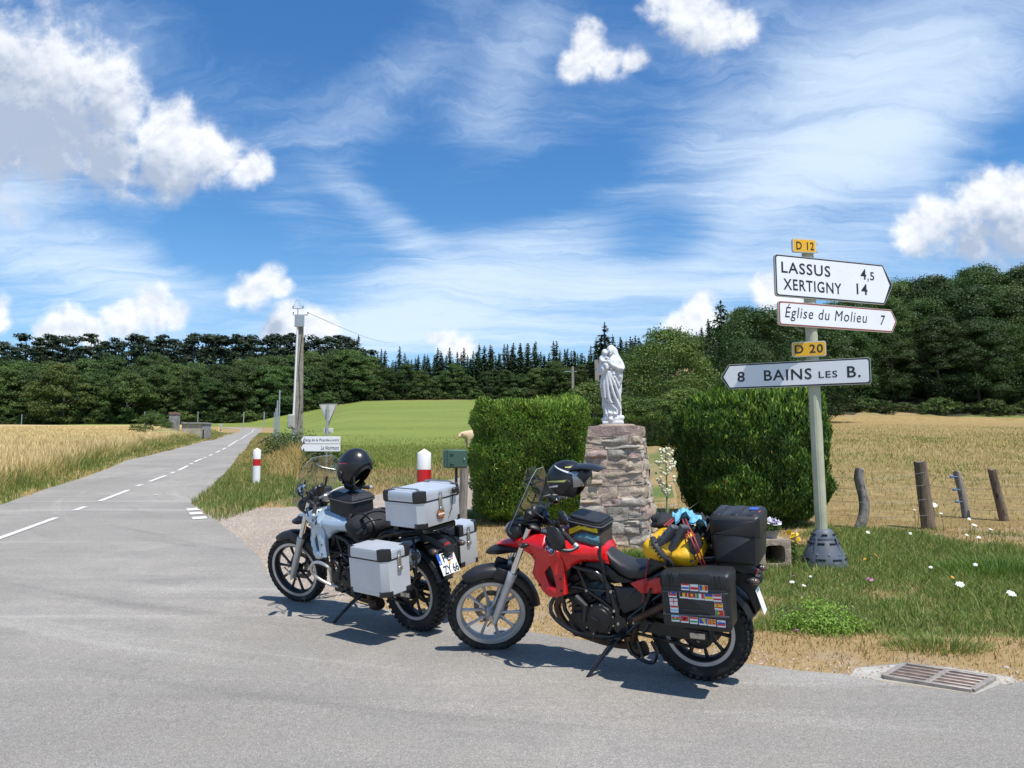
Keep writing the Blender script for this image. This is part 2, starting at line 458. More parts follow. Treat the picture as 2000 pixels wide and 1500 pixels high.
def unit(a): return a / np.maximum(1e-9, np.linalg.norm(a, axis=-1, keepdims=True))
def leaves(name, c, axis, nrm, L, W, cols, mats):
    """rhombic leaves: centre, long axis, normal, length, width"""
    n = len(c); axis = unit(axis); side = unit(np.cross(axis, nrm)); L = np.reshape(L, (-1, 1)); W = np.reshape(W, (-1, 1))
    up = unit(np.cross(side, axis))
    v = np.stack([c - axis * L * .5, c + side * W * .5 + axis * L * .05 - up * W * .12, c + axis * L * .5, c - side * W * .5 + axis * L * .05 - up * W * .12], 1).reshape(-1, 3)
    return np_mesh(name, v, np.arange(4 * n), np.arange(0, 4 * n, 4), np.repeat(cols, 4, 0), mats)
def blades(name, base, h, w, lean, cols, mats, tipc=None):
    """grass blades: base points, height, width, lean vectors (x,y)"""
    n = len(base); a = RNG.uniform(0, 2 * np.pi, n); s = np.stack([np.cos(a), np.sin(a), np.zeros(n)], 1) * np.reshape(w, (-1, 1)) * .5
    h = np.reshape(h, (-1, 1)); z = np.array([[0, 0, 1.0]]); ln = np.concatenate([lean, np.zeros((n, 1))], 1)
    mid = base + z * h * .55 + ln * h * .3; tip = base + z * h * .97 + ln * h * 1.0
    v = np.stack([base - s, base + s, mid - s * .75, mid + s * .75, tip], 1).reshape(-1, 3)
    o = (np.arange(n) * 5)[:, None]
    loops = (o + np.array([[0, 1, 3, 2, 2, 3, 4]])).ravel(); st = (np.arange(n)[:, None] * 7 + np.array([[0, 4]])).ravel()
    cc = np.repeat(cols, 5, 0)
    if tipc is not None: cc.reshape(n, 5, 3)[:, 4, :] = tipc
    return np_mesh(name, v, loops, st, cc, mats)

def vnoise(x, y, seed=0):
    x = np.asarray(x, float); y = np.asarray(y, float)
    xi = np.floor(x); yi = np.floor(y); fx = x - xi; fy = y - yi; fx = fx * fx * (3 - 2 * fx); fy = fy * fy * (3 - 2 * fy)
    def h(a, b):
        q = np.sin(a * 127.1 + b * 311.7 + seed * 74.7) * 43758.5453; return q - np.floor(q)
    return (h(xi, yi) * (1 - fx) + h(xi + 1, yi) * fx) * (1 - fy) + (h(xi, yi + 1) * (1 - fx) + h(xi + 1, yi + 1) * fx) * fy
def fbm(x, y, seed=0, o=4):
    s = 0; a = .5; t = 0
    for i in range(o): s = s + a * vnoise(x * 2 ** i, y * 2 ** i, seed + i * 3); t += a; a *= .5
    return s / t
def sstep(a, b, x): t = np.clip((x - a) / (b - a), 0, 1); return t * t * (3 - 2 * t)

# ------------------------------------------------------------------ terrain height
_YG = np.concatenate([np.linspace(-60, 30, 181), np.linspace(31, 700, 670)])
def _tab(ys, zs, w):
    z = np.interp(_YG, ys, zs); out = z.copy()
    for _ in range(w): out[1:-1] = .25 * out[:-2] + .5 * out[1:-1] + .25 * out[2:]
    return out
_TL = _tab([-60, 5.7, 21, 35, 90, 110, 130, 160, 220, 335, 700], [0, 0, .78, 1.5, 4.0, 4.75, 5.65, 7.4, 11.0, 30, 30], 12)
_TC = _tab([-60, 5.7, 13, 30, 75, 150, 255, 330, 700], [0, 0, .40, 1.2, 2.6, 9.2, 20.6, 30, 34], 12)
_TR = _tab([-60, 5.7, 20, 60, 118, 165, 700], [0, 0, .89, 3.4, 7.0, 21, 26], 12)
def H(x, y):
    x = np.asarray(x, float); y = np.asarray(y, float)
    u = x / np.maximum(y, 8.0)
    wl = 1 - sstep(-.31, -.20, u); wr = sstep(.03, .20, u)
    zl, zc, zr = (np.interp(y, _YG, T) for T in (_TL, _TC, _TR))
    z = zc * (1 - wl - wr) + zl * wl + zr * wr
    m = sstep(14, 40, y)
    return z + m * (fbm(x * .05, y * .05, 5, 3) - .5) * .5
def Hs(x, y): return float(H(x, y))
import functools
@functools.lru_cache(None)
def G(px, py, far=240):
    """the ground point seen at a pixel of the photograph"""
    d = ray(px, py); t0 = None; y = 1.5; prev = None
    while y < far:
        t = y / d[1]; g = CAM_H + t * d[2] - Hs(t * d[0], y)
        if g < 0 and prev is not None:
            ya, ga = prev
            for _ in range(30):
                ym = .5 * (ya + y); t = ym / d[1]
                if CAM_H + t * d[2] - Hs(t * d[0], ym) < 0: y = ym
                else: ya = ym
            break
        prev = (y, g); y *= 1.01
    t = y / d[1]; return Vector((t * d[0], y, Hs(t * d[0], y)))
def at(px, py, Y):
    """the point at distance Y in front of the camera along a pixel"""
    d = ray(px, py); t = Y / d[1]; return Vector((t * d[0], Y, CAM_H + t * d[2]))
def on(px, Y):
    d = ray(px, 890); x = d[0] / d[1] * Y; return Vector((x, Y, Hs(x, Y)))
# ------------------------------------------------------------------ ground, road, fields
def Gp(lst): return [G(*p).xy for p in lst]
def jitter(poly, amp, step, seed):
    out = []
    for i in range(len(poly) - 1):
        a, b = Vector(poly[i]), Vector(poly[i + 1]); L = (b - a).length; k = max(1, int(L / step))
        nrm = Vector((-(b - a).y, (b - a).x)).normalized()
        for s in range(k):
            p = a.lerp(b, s / k); out.append(p + nrm * amp * (float(fbm(p.x * 3.1, p.y * 3.1, seed, 3)) - .5) * 2)
    out.append(Vector(poly[-1])); return out
def smooth_poly(poly, it=2):
    for _ in range(it):
        q = [poly[0]]
        for i in range(len(poly) - 1):
            a, b = Vector(poly[i]), Vector(poly[i + 1]); q += [a.lerp(b, .25), a.lerp(b, .75)]
        q.append(poly[-1]); poly = q
    return poly
def inpoly(x, y, poly):
    x = np.asarray(x, float); y = np.asarray(y, float); c = np.zeros(x.shape, bool); n = len(poly)
    for i in range(n):
        ax, ay = poly[i]; bx, by = poly[i - 1]
        if ay == by: continue
        c ^= ((ay > y) != (by > y)) & (x < (bx - ax) * (y - ay) / (by - ay) + ax)
    return c
def pdist(x, y, poly, closed=True):
    x = np.asarray(x, float); y = np.asarray(y, float); d = np.full(x.shape, 1e9); n = len(poly)
    for i in range(n if closed else n - 1):
        ax, ay = poly[i]; bx, by = poly[(i + 1) % n]; ex, ey = bx - ax, by - ay
        t = np.clip(((x - ax) * ex + (y - ay) * ey) / max(1e-9, ex * ex + ey * ey), 0, 1)
        d = np.minimum(d, np.hypot(ax + ex * t - x, ay + ey * t - y))
    return d

road_r = [Vector(q) for q in ((-125, 196), (-84, 191), (-66, 184), (-56.5, 174), (-52.3, 161))] + Gp([(505, 847), (490, 863), (470, 893), (440, 930), (410, 958), (388, 974), (374, 985)])
near_r = Gp([(374, 985), (400, 1003), (440, 1030), (470, 1055), (500, 1080), (515, 1105), (532, 1133), (600, 1160), (680, 1174), (760, 1190), (880, 1208),
             (1080, 1241), (1300, 1273), (1480, 1297), (1560, 1308), (1665, 1319)])
grate_px = [(1726, 1325), (1767, 1300.5), (1941, 1328), (1899, 1352)]
grate = Gp(grate_px)
apron = Gp([(1662, 1318), (1672, 1304), (1760, 1297), (1850, 1303), (1975, 1322), (1990, 1332), (1950, 1338), (1905, 1355), (1720, 1329)])
near_r2 = Gp([(1665, 1319), (1720, 1330), (1905, 1356), (1950, 1338), (1995, 1331), (2100, 1336)])
road_l = [Vector(q) for q in ((-125, 191), (-85.5, 186), (-69, 178.5), (-60, 169), (-55.6, 158.5))] + Gp([(440, 850.5), (400, 862), (300, 886), (190, 924), (100, 952), (0, 986)])
dl = (road_l[-1] - road_l[-3]).normalized(); road_l.append(road_l[-1] + dl * 12); road_l.append(road_l[-1] + Vector((-.45, -.9)).normalized() * 60)
e1 = near_r2[-1]; edge_end = [e1 + Vector((3, -.35)), e1 + Vector((30, -4))]
road_r = smooth_poly(road_r, 1); near_r = smooth_poly(near_r, 1); road_ls = smooth_poly(road_l, 1)
edge_all = jitter(road_r + near_r[1:] + near_r2[1:] + edge_end, .035, .30, 3)
edge_l = jitter(road_ls, .05, .5, 9)
road_poly = edge_all + [Vector((34, -30)), Vector((-40, -30))] + edge_l[::-1]
gravel_poly = smooth_poly(Gp([(374, 985.5), (400, 986), (480, 992), (560, 991), (640, 990), (740, 966), (800, 951), (880, 938), (935, 925)]), 1) \
    + Gp([(1000, 925), (1000, 950), (925, 995), (890, 1015), (800, 1080), (690, 1168)]) + Gp([(680, 1174), (600, 1160), (532, 1133), (515, 1105), (500, 1080), (470, 1055), (440, 1030), (400, 1003)])
gravel_poly = [Vector(p) for p in gravel_poly]
# wheat on the left, from the verge to the wood
wl = Gp([(436, 843), (415, 845), (395, 853), (300, 872), (200, 897), (120, 925), (0, 958)])
dwl = (wl[-1] - wl[-3]).normalized()
wheat_poly = smooth_poly(wl, 1) + [wl[-1] + dwl * 25, Vector((-150, 10)), Vector((-190, 172)), Vector((-120, 187)), Vector((-87, 181.5)), Vector((-72, 174)), Vector((-63.5, 164))]
# green pasture in the middle, its near edge follows the pasture fence
green_poly = smooth_poly(Gp([(520, 852), (545, 880), (600, 905), (700, 922), (830, 915), (930, 900)]), 1) + [Vector((6, 40)), Vector((26, 190)), Vector((22, 246)), Vector((-10, 258)), Vector((-40, 250)), Vector((-62, 240)), Vector((-78, 226)), Vector((-130, 219)), Vector((-130, 199)), Vector((-84, 194.5)), Vector((-63.5, 187)), Vector((-53, 176)), Vector((-48.5, 160))]
meadow_poly = [Vector(p) for p in Gp([(1250, 1000), (1640, 1033), (1800, 1033), (1950, 1028), (2150, 1024)])] + [Vector((30, 16)), Vector((110, 60)), Vector((110, 118)), Vector((60, 121)), Vector((40, 119)), Vector((22, 118)), Vector((12, 60)), Vector((3.2, 15))]

EDGE_X = [-400, 0, 400, 520, 640, 760, 940, 1120, 1250, 1380, 1500, 1620, 2400]; EDGE_Y = [222, 222, 222, 232, 246, 256, 264, 262, 235, 165, 135, 126, 124]
def green_mask(x, y):
    """how green (1) or straw dry (0) the grass is: real patches in the turf"""
    n = fbm(x * .55, y * .55, 21, 4); n2 = fbm(x * 2.3, y * 2.3, 33, 3)
    de = pdist(x, y, [tuple(p) for p in edge_all[4::8]], False)
    g = n * 1.35 + n2 * .6 - .74
    for (px, py, rx, ry, wgt) in ((1870, 1120, 2.1, 1.5, .55), (1700, 1085, 1.3, .8, .45), (1600, 1205, .8, .5, .35), (1950, 1200, 1.4, .8, .5), (1500, 1100, .6, .5, .4), (1230, 1085, .8, .5, .45), (1780, 1230, .9, .45, .3),
                                  (1090, 1060, 1.2, .8, -.35), (960, 1120, 1.5, 1.2, -.6), (1530, 1190, .5, .5, -.35), (1690, 1270, 1.2, .35, -.35), (1560, 1260, .9, .4, -.5),
                                  (640, 940, 2.6, 2.6, .7), (545, 965, 1.5, 1.2, .6), (760, 940, 2.2, 1.5, .65), (440, 960, 1.2, 1.0, -.5)):
        c = G(px, py); g = g + wgt * np.exp(-((x - c.x) / rx) ** 2 - ((y - c.y) / ry) ** 2)
    g = g - .5 * np.exp(-(de / .45) ** 2)
    far = sstep(15, 22, y)
    ul = x / np.maximum(y, 6)
    g = g * (1 - far) + far * (.25 + .3 * n - .25 * ((ul > -.36) & (ul < -.29)))
    return np.clip(sstep(.22, .62, g), 0, 1)

def build_ground():
    pts = []
    r = .7
    while r < 620:
        step = max(.16, r * .05)
        na = int((2 * math.pi * r) / max(.2, r * .06)) if r < 30 else 150
        for k in range(na):
            a = 2 * math.pi * (k + .5 * random.random()) / na
            x, y = r * math.sin(a), r * math.cos(a)
            if y < -28 and r < 40: continue
            if y < 0 and k % 3: continue
            pts.append(Vector((x, y)))
        r += step
    for k in range(2600):                                   # finer turf and verge close to the camera
        pts.append(Vector((random.uniform(-3, 10), random.uniform(5, 16))))
    loops = [road_poly, gravel_poly, wheat_poly, green_poly, meadow_poly, apron, grate]
    V = []; E = []
    for L in loops:
        o = len(V); V += [Vector(p) for p in L]; E += [(o + i, o + (i + 1) % len(L)) for i in range(len(L))]
    res = delaunay_2d_cdt(V + pts, E, [], 0, 1e-4)
    P = np.array([(p.x, p.y) for p in res[0]]); T = np.array([t for t in res[2]])
    c = P[T].mean(1); cx, cyy = c[:, 0], c[:, 1]
    tl = lambda L: [tuple(p) for p in L]
    reg = np.zeros(len(T), int)
    epx = np.interp(1000 + 1500 * cx / np.maximum(cyy, 1), EDGE_X, EDGE_Y); reg[(cyy > epx - 1.5)] = 7
    reg[inpoly(cx, cyy, tl(meadow_poly))] = 5
    reg[inpoly(cx, cyy, tl(green_poly))] = 4
    reg[inpoly(cx, cyy, tl(wheat_poly))] = 3
    reg[inpoly(cx, cyy, tl(gravel_poly))] = 2
    reg[inpoly(cx, cyy, tl(road_poly))] = 1
    reg[inpoly(cx, cyy, tl(apron))] = 6
    reg[inpoly(cx, cyy, tl(grate))] = 9
    Z = H(P[:, 0], P[:, 1])
    gm = green_mask(P[:, 0], P[:, 1])
    wd = pdist(P[:, 0], P[:, 1], tl(wheat_poly))
    out = {}
    for k, name in ((0, 'ground'), (1, 'road'), (2, 'gravel_driveway'), (3, 'wheat_field'), (4, 'green_pasture'), (5, 'dry_meadow'), (6, 'concrete_apron'), (7, 'forest_floor')):
        tr = T[reg == k]; ids, inv = np.unique(tr, return_inverse=True); tr = inv.reshape(-1, 3)
        z = Z[ids].copy()
        if k == 3: z += .62 * sstep(.05, .8, wd[ids]) + .1 * (fbm(P[ids, 0] * .6, P[ids, 1] * .6, 4) - .5)
        if k == 0: z += np.where(P[ids, 1] < 30, .05 * (fbm(P[ids, 0] * 1.3, P[ids, 1] * 1.3, 8) - .35) * sstep(.02, .6, pdist(P[ids, 0], P[ids, 1], tl(road_poly))), 0)
        v = np.column_stack([P[ids], z])
        g = gm[ids]
        cols = np.column_stack([g, g, g])
        me = np_mesh(name, v, tr.ravel(), np.arange(0, 3 * len(tr), 3), cols, smooth=True)
        o = link(name, me); o['kind'] = 'structure'; out[name] = o
    return out
GROUND = build_ground()

def ground_mat(name, fn, rough=.95, bump=.5, dist=.03):
    m = bpy.data.materials.new(name); m.use_nodes = True; t = NT(m.node_tree); b = t.n['Principled BSDF']
    co = t.new('ShaderNodeNewGeometry').outputs['Position']
    a = t.new('ShaderNodeVertexColor'); a.layer_name = 'Col'
    c, h = fn(t, co, a.outputs[0])
    t.put(b.inputs['Base Color'], c); b.inputs['Roughness'].default_value = rough; b.inputs['Specular IOR Level'].default_value = .2
    bn = t.new('ShaderNodeBump'); bn.inputs['Strength'].default_value = bump; bn.inputs['Distance'].default_value = dist
    t.put(bn.inputs['Height'], h); t.put(b.inputs['Normal'], bn.outputs[0]); return m
def m_turf(t, co, g):
    n1 = t.noise(co, 9, 6, .65); n2 = t.noise(co, 60, 4, .7); n3 = t.noise(co, 1.1, 5, .6)
    dry = t.mix(n1, (.20, .125, .055, 1), (.40, .29, .14, 1)); dry = t.mix(t.mr(n3, .52, .75), dry, (.33, .26, .19, 1))
    grn = t.mix(n1, (.055, .095, .02, 1), (.15, .19, .05, 1))
    f = t.m('ADD', t.new('ShaderNodeSeparateColor', inp={0: g}).outputs[0], t.m('MULTIPLY', t.m('SUBTRACT', n2, .5), .7))
    return t.mix(t.mr(f, .3, .7), dry, grn), t.m('ADD', n1, t.m('MULTIPLY', n2, .6))
def m_road(t, co, g):
    n0 = t.noise(co, .35, 4, .55); n1 = t.noise(co, 2.2, 6, .6); n2 = t.noise(co, 95, 3, .75); n3 = t.noise(co, 230, 2, .7)
    vo = t.new('ShaderNodeTexVoronoi'); t.put(vo.inputs['Vector'], co); vo.inputs['Scale'].default_value = 120
    base = t.mix(t.mr(n0, .35, .65), (.245, .228, .202, 1), (.312, .291, .259, 1))
    base = t.mix(t.mr(n1, .35, .75), base, (.258, .243, .222, 1))
    # worn tracks and rubbed, darker arcs where vehicles turn
    tr = t.noise(t.mapping(co, rot=(0, 0, R(-24)), scale=(.10, 1.1, 1)), 1.6, 6, .6, .4)
    base = t.mix(t.m('MULTIPLY', t.mr(tr, .56, .74), .55), base, (.185, .178, .170, 1))
    base = t.mix(t.m('MULTIPLY', t.mr(tr, .44, .28), .5), base, (.40, .385, .36, 1))
    ctr = t.vm('SUBTRACT', co, (5.0, 25.0, 0.0)); sp_ = t.new('ShaderNodeSeparateXYZ', inp={0: ctr}); rad = t.vm('LENGTH', ctr); an = t.m('ARCTAN2', sp_.outputs[1], sp_.outputs[0])
    arc = t.noise(t.comb(t.m('MULTIPLY', rad, 1.0), t.m('MULTIPLY', an, 1.6), 0.0), 1.5, 6, .62, .25)
    base = t.mix(t.m('MULTIPLY', t.mr(arc, .55, .72), .50), base, (.165, .157, .146, 1)); base = t.mix(t.m('MULTIPLY', t.mr(arc, .44, .30), .45), base, (.39, .37, .335, 1))
    st = t.noise(co, 7.0, 6, .72, .6); base = t.mix(t.m('MULTIPLY', t.mr(st, .66, .76), .6), base, (.11, .105, .10, 1))
    md = t.noise(co, 26, 5, .75); base = t.mix(1.0, base, t.new('ShaderNodeCombineColor', inp={0: t.mr(md, .3, .7, .86, 1.13, 'LINEAR'), 1: t.mr(md, .3, .7, .86, 1.13, 'LINEAR'), 2: t.mr(md, .3, .7, .855, 1.13, 'LINEAR')}).outputs[0], 'MULTIPLY')
    grain = t.mr(t.m('ADD', t.m('MULTIPLY', n2, .6), t.m('MULTIPLY', vo.outputs['Distance'], .5)), .34, .82, .62, 1.42, 'LINEAR')
    c = t.mix(1.0, base, t.new('ShaderNodeCombineColor', inp={0: grain, 1: grain, 2: grain}).outputs[0], 'MULTIPLY')
    sp = t.mr(t.noise(co, 150, 1, .5), .70, .76); c = t.mix(t.m('MULTIPLY', sp, .35), c, (.44, .41, .37, 1))
    sp2 = t.mr(t.noise(t.mapping(co, loc=(4, 9, 2)), 120, 1, .5), .69, .75); c = t.mix(t.m('MULTIPLY', sp2, .35), c, (.075, .07, .066, 1))
    # tar seams and fine cracks
    vr = t.new('ShaderNodeTexVoronoi'); vr.feature = 'DISTANCE_TO_EDGE'; t.put(vr.inputs['Vector'], t.vm('ADD', co, t.vm('MULTIPLY', t.noise(co, .9, 4, .6, col=True), (1.6, 1.6, 0)))); vr.inputs['Scale'].default_value = .33
    ck = t.m('MULTIPLY', t.mr(vr.outputs['Distance'], .008, .0015), t.mr(t.noise(co, .5, 3, .5), .50, .62)); c = t.mix(t.m('MULTIPLY', ck, .12), c, (.06, .057, .055, 1))
    pch = t.noise(t.mapping(co, loc=(7, 3, 0), rot=(0, 0, R(-20)), scale=(.25, .9, 1)), .8, 3, .4); c = t.mix(t.m('MULTIPLY', t.mr(pch, .60, .66), .12), c, (.13, .125, .12, 1))
    return c, t.m('ADD', t.m('MULTIPLY', n2, .7), t.m('MULTIPLY', n3, .5))
def m_gravel(t, co, g):
    vo = t.new('ShaderNodeTexVoronoi'); t.put(vo.inputs['Vector'], co); vo.inputs['Scale'].default_value = 34
    n0 = t.noise(co, .9, 5, .6); n1 = t.noise(co, 14, 5, .65)
    c = t.mix(t.mr(n0, .35, .7), (.285, .235, .185, 1), (.39, .33, .265, 1))
    hs = t.new('ShaderNodeSeparateColor', inp={0: vo.outputs['Color']}).outputs[0]
    c = t.mix(t.m('MULTIPLY', hs, .5), c, (.42, .37, .31, 1)); c = t.mix(t.m('MULTIPLY', t.mr(n1, .55, .75), .5), c, (.15, .12, .10, 1))
    return c, t.m('ADD', t.m('MULTIPLY', vo.outputs['Distance'], -1.0), n1)
def m_wheat(t, co, g):
    n0 = t.noise(co, .06, 4, .55); n1 = t.noise(co, 1.3, 6, .7); n2 = t.noise(co, 12, 5, .75)
    tr = t.noise(t.mapping(co, rot=(0, 0, R(14)), scale=(1, .05, 1)), .5, 4, .5)
    c = t.mix(t.mr(n1, .3, .7), (.52, .375, .17, 1), (.70, .54, .28, 1)); c = t.mix(t.m('MULTIPLY', t.mr(n2, .42, .72), .65), c, (.30, .19, .075, 1))
    c = t.mix(t.m('MULTIPLY', t.mr(n0, .5, .7), .45), c, (.64, .50, .26, 1)); c = t.mix(t.m('MULTIPLY', t.mr(tr, .62, .7), .4), c, (.33, .22, .10, 1))
    return c, t.m('ADD', n1, n2)
def m_green(t, co, g):
    n0 = t.noise(t.mapping(co, rot=(0, 0, R(6)), scale=(.25, 1, 1)), .10, 5, .6); n1 = t.noise(co, 1.2, 6, .7); n2 = t.noise(co, 9, 5, .75)
    c = t.mix(t.mr(n0, .32, .68), (.135, .190, .035, 1), (.19, .245, .050, 1)); c = t.mix(t.m('MULTIPLY', t.mr(n1, .42, .68), .65), c, (.27, .255, .08, 1))
    c = t.mix(t.m('MULTIPLY', t.mr(n2, .46, .68), .60), c, (.065, .11, .02, 1))
    sep = t.new('ShaderNodeSeparateXYZ', inp={0: co}); nearf = t.mr(sep.outputs[1], 62, 26)
    c = t.mix(t.m('MULTIPLY', nearf, t.mr(n1, .3, .6)), c, (.30, .235, .085, 1))
    return c, t.m('ADD', n1, n2)
def m_meadow(t, co, g):
    n0 = t.noise(co, .12, 5, .6); n1 = t.noise(co, 1.6, 6, .7); n2 = t.noise(co, 11, 5, .75)
    c = t.mix(t.mr(n1, .3, .7), (.27, .185, .072, 1), (.40, .295, .13, 1)); c = t.mix(t.m('MULTIPLY', t.mr(n2, .46, .72), .6), c, (.17, .115, .045, 1))
    c = t.mix(t.m('MULTIPLY', t.mr(n0, .55, .75), .5), c, (.19, .19, .055, 1))
    return c, t.m('ADD', n1, n2)
def m_forest(t, co, g):
    n1 = t.noise(co, 1.5, 5, .7); return t.mix(n1, (.025, .032, .014, 1), (.060, .055, .030, 1)), n1
def m_conc(t, co, g):
    n1 = t.noise(co, 6, 6, .7); n2 = t.noise(co, 70, 4, .7)
    c = t.mix(t.mr(n1, .3, .7), (.34, .325, .29, 1), (.47, .45, .41, 1)); c = t.mix(t.m('MULTIPLY', t.mr(n2, .55, .8), .4), c, (.2, .18, .15, 1))
    return c, t.m('ADD', n1, n2)
for nm, fn, kw in (('ground', m_turf, {}), ('road', m_road, dict(bump=.55, dist=.012, rough=.9)), ('gravel_driveway', m_gravel, dict(bump=.8, dist=.03)), ('wheat_field', m_wheat, dict(bump=.9, dist=.25)),
                   ('green_pasture', m_green, dict(bump=.7, dist=.12)), ('dry_meadow', m_meadow, dict(bump=.8, dist=.12)), ('concrete_apron', m_conc, {}), ('forest_floor', m_forest, {})):
    GROUND[nm].data.materials.append(ground_mat(nm, fn, **kw))

# ------------------------------------------------------------------ painted road markings (parts of the road)
WHITE_PAINT = mat('road_paint', (.60, .59, .56), .75, var=.14, vscale=60, dirt=((.31, .295, .27), 22, .55))
def marking(pts):
    vs = []; n = len(pts)
    q = [Vector(p) for p in pts]
    # subdivide lengthwise so the paint lies on the ground
    k = max(2, int((q[0] - q[1]).length / .5)); mb = MB(); vv = []
    for i in range(k + 1):
        a = q[0].lerp(q[1], i / k); b = q[3].lerp(q[2], i / k)
        vv += [(a.x, a.y, Hs(a.x, a.y) + .009), (b.x, b.y, Hs(b.x, b.y) + .009)]
    mb.add(vv, [(2 * i, 2 * i + 2, 2 * i + 3, 2 * i + 1) for i in range(k)])
    return mb.build('road_marking', WHITE_PAINT, GROUND['road'], smooth=0)
def c8(a, b): return (a / 3.0, 600 + b / 3.0)
def dash(p, q, w=.11):
    a, b = G(*p).xy, G(*q).xy; d = (b - a); L = d.length; nn = Vector((-d.y, d.x)).normalized() * w / 2
    marking([a + nn, b + nn, b - nn, a - nn])
a0, b0 = G(*c8(0, 1355)).xy, G(*c8(330, 1235)).xy; ext = a0 + (a0 - b0) * .35
nn = Vector((-(b0 - a0).y, (b0 - a0).x)).normalized() * .055
marking([ext + nn, b0 + nn, b0 - nn, ext - nn])
for s in (((435, 1193), (500, 1170)), ((583, 1138), (755, 1072)), ((800, 1050), (832, 1040)), ((875, 1023), (972, 987)), ((1000, 975), (1022, 967)), ((1045, 957), (1100, 930)),
          ((1115, 920), (1127, 914)), ((1143, 907), (1187, 888)), ((1197, 884), (1206, 880)), ((1226, 871), (1243, 863)), ((1266, 853), (1291, 841)), ((1302, 835), (1323, 824)), ((1335, 817), (1400, 779)), ((1405, 776), (1490, 712))):
    dash(c8(*s[0]), c8(*s[1]))
dash(c8(900, 1102), c8(925, 1100), .09)
for qd in (((1090, 1182), (1165, 1177), (1175, 1190), (1100, 1195)), ((1105, 1205), (1182, 1201), (1190, 1214), (1115, 1218)), ((1122, 1232), (1205, 1227), (1217, 1240), (1130, 1246))):
    marking([G(*c8(*p)).xy for p in qd])
# ------------------------------------------------------------------ trees
LEAF = leaf_mat('tree_leaf', trans=.26, objrand=.40, huer=.016)
NEEDLE = leaf_mat('needle_leaf', trans=.10, objrand=.25, huer=.012)
BARK = mat('bark', (.10, .085, .07), .95, var=.45, vscale=3)
def rdir(n):
    v = RNG.normal(size=(n, 3)); return unit(v)
def broadleaf(name, h, w, seed, nl=60, per=95, leaf=.62, col=(.055, .095, .022), col2=(.12, .17, .035), base=.12):
    """crown as many leaf clumps spread over an uneven, lobed volume"""
    rg = np.random.default_rng(seed); C = []; A = []; N = []; S = []; K = []
    for i in range(nl):
        # lobes on an uneven egg, some inside
        t = rg.uniform(base, 1.0); a = rg.uniform(0, 2 * np.pi)
        prof = np.sin(np.pi * np.clip((t - base * .6) / (1.02 - base * .6), 0, 1) ** .75) ** .62
        rr = w * .5 * prof * (rg.uniform(.55, 1.0) ** .5) * (1 + .22 * np.sin(2 * a + seed) + .14 * np.sin(5 * a + t * 9 + seed))
        c = np.array([rr * np.cos(a), rr * np.sin(a), t * h * .94])
        lr = w * rg.uniform(.09, .17)
        d = unit(rg.normal(size=(per, 3))); d[:, 2] = np.abs(d[:, 2]) * .9 - .25; d = unit(d)
        rad = lr * rg.uniform(.55, 1.08, (per, 1)); p = c + d * rad * np.array([1.15, 1.15, .72])
        C.append(p); n = unit(d + rg.normal(size=(per, 3)) * .55 + np.array([0, 0, .35])); N.append(n)
        ax = np.cross(n, rg.normal(size=(per, 3))); ax[:, 2] -= .25; A.append(ax)
        S.append(leaf * rg.uniform(.6, 1.25, per)); k = rg.uniform(0, 1); K.append(np.clip(k * .6 + rg.uniform(0, .5, per), 0, 1))
    C, A, N, S, K = map(np.concatenate, (C, A, N, S, K))
    cols = np.array(col) * (1 - K[:, None]) + np.array(col2) * K[:, None]
    crown = leaves(name + '_crown', C, A, N, S, S * .72, cols, [LEAF])
    mb = MB(); mb.tube([(0, 0, -.8), (0, 0, h * .18), (h * .01, 0, h * .45), (-h * .01, h * .01, h * .8)], [h * .022, h * .017, h * .011, h * .003], 7)
    for i in range(5):
        a = i * 1.26 + seed; z0 = h * (.16 + .09 * i); mb.tube([(0, 0, z0), (w * .16 * math.cos(a), w * .16 * math.sin(a), z0 + h * .1), (w * .33 * math.cos(a), w * .33 * math.sin(a), z0 + h * .17)], [h * .009, h * .006, h * .002], 5)
    return crown, mb.mesh(name + '_trunk', BARK)
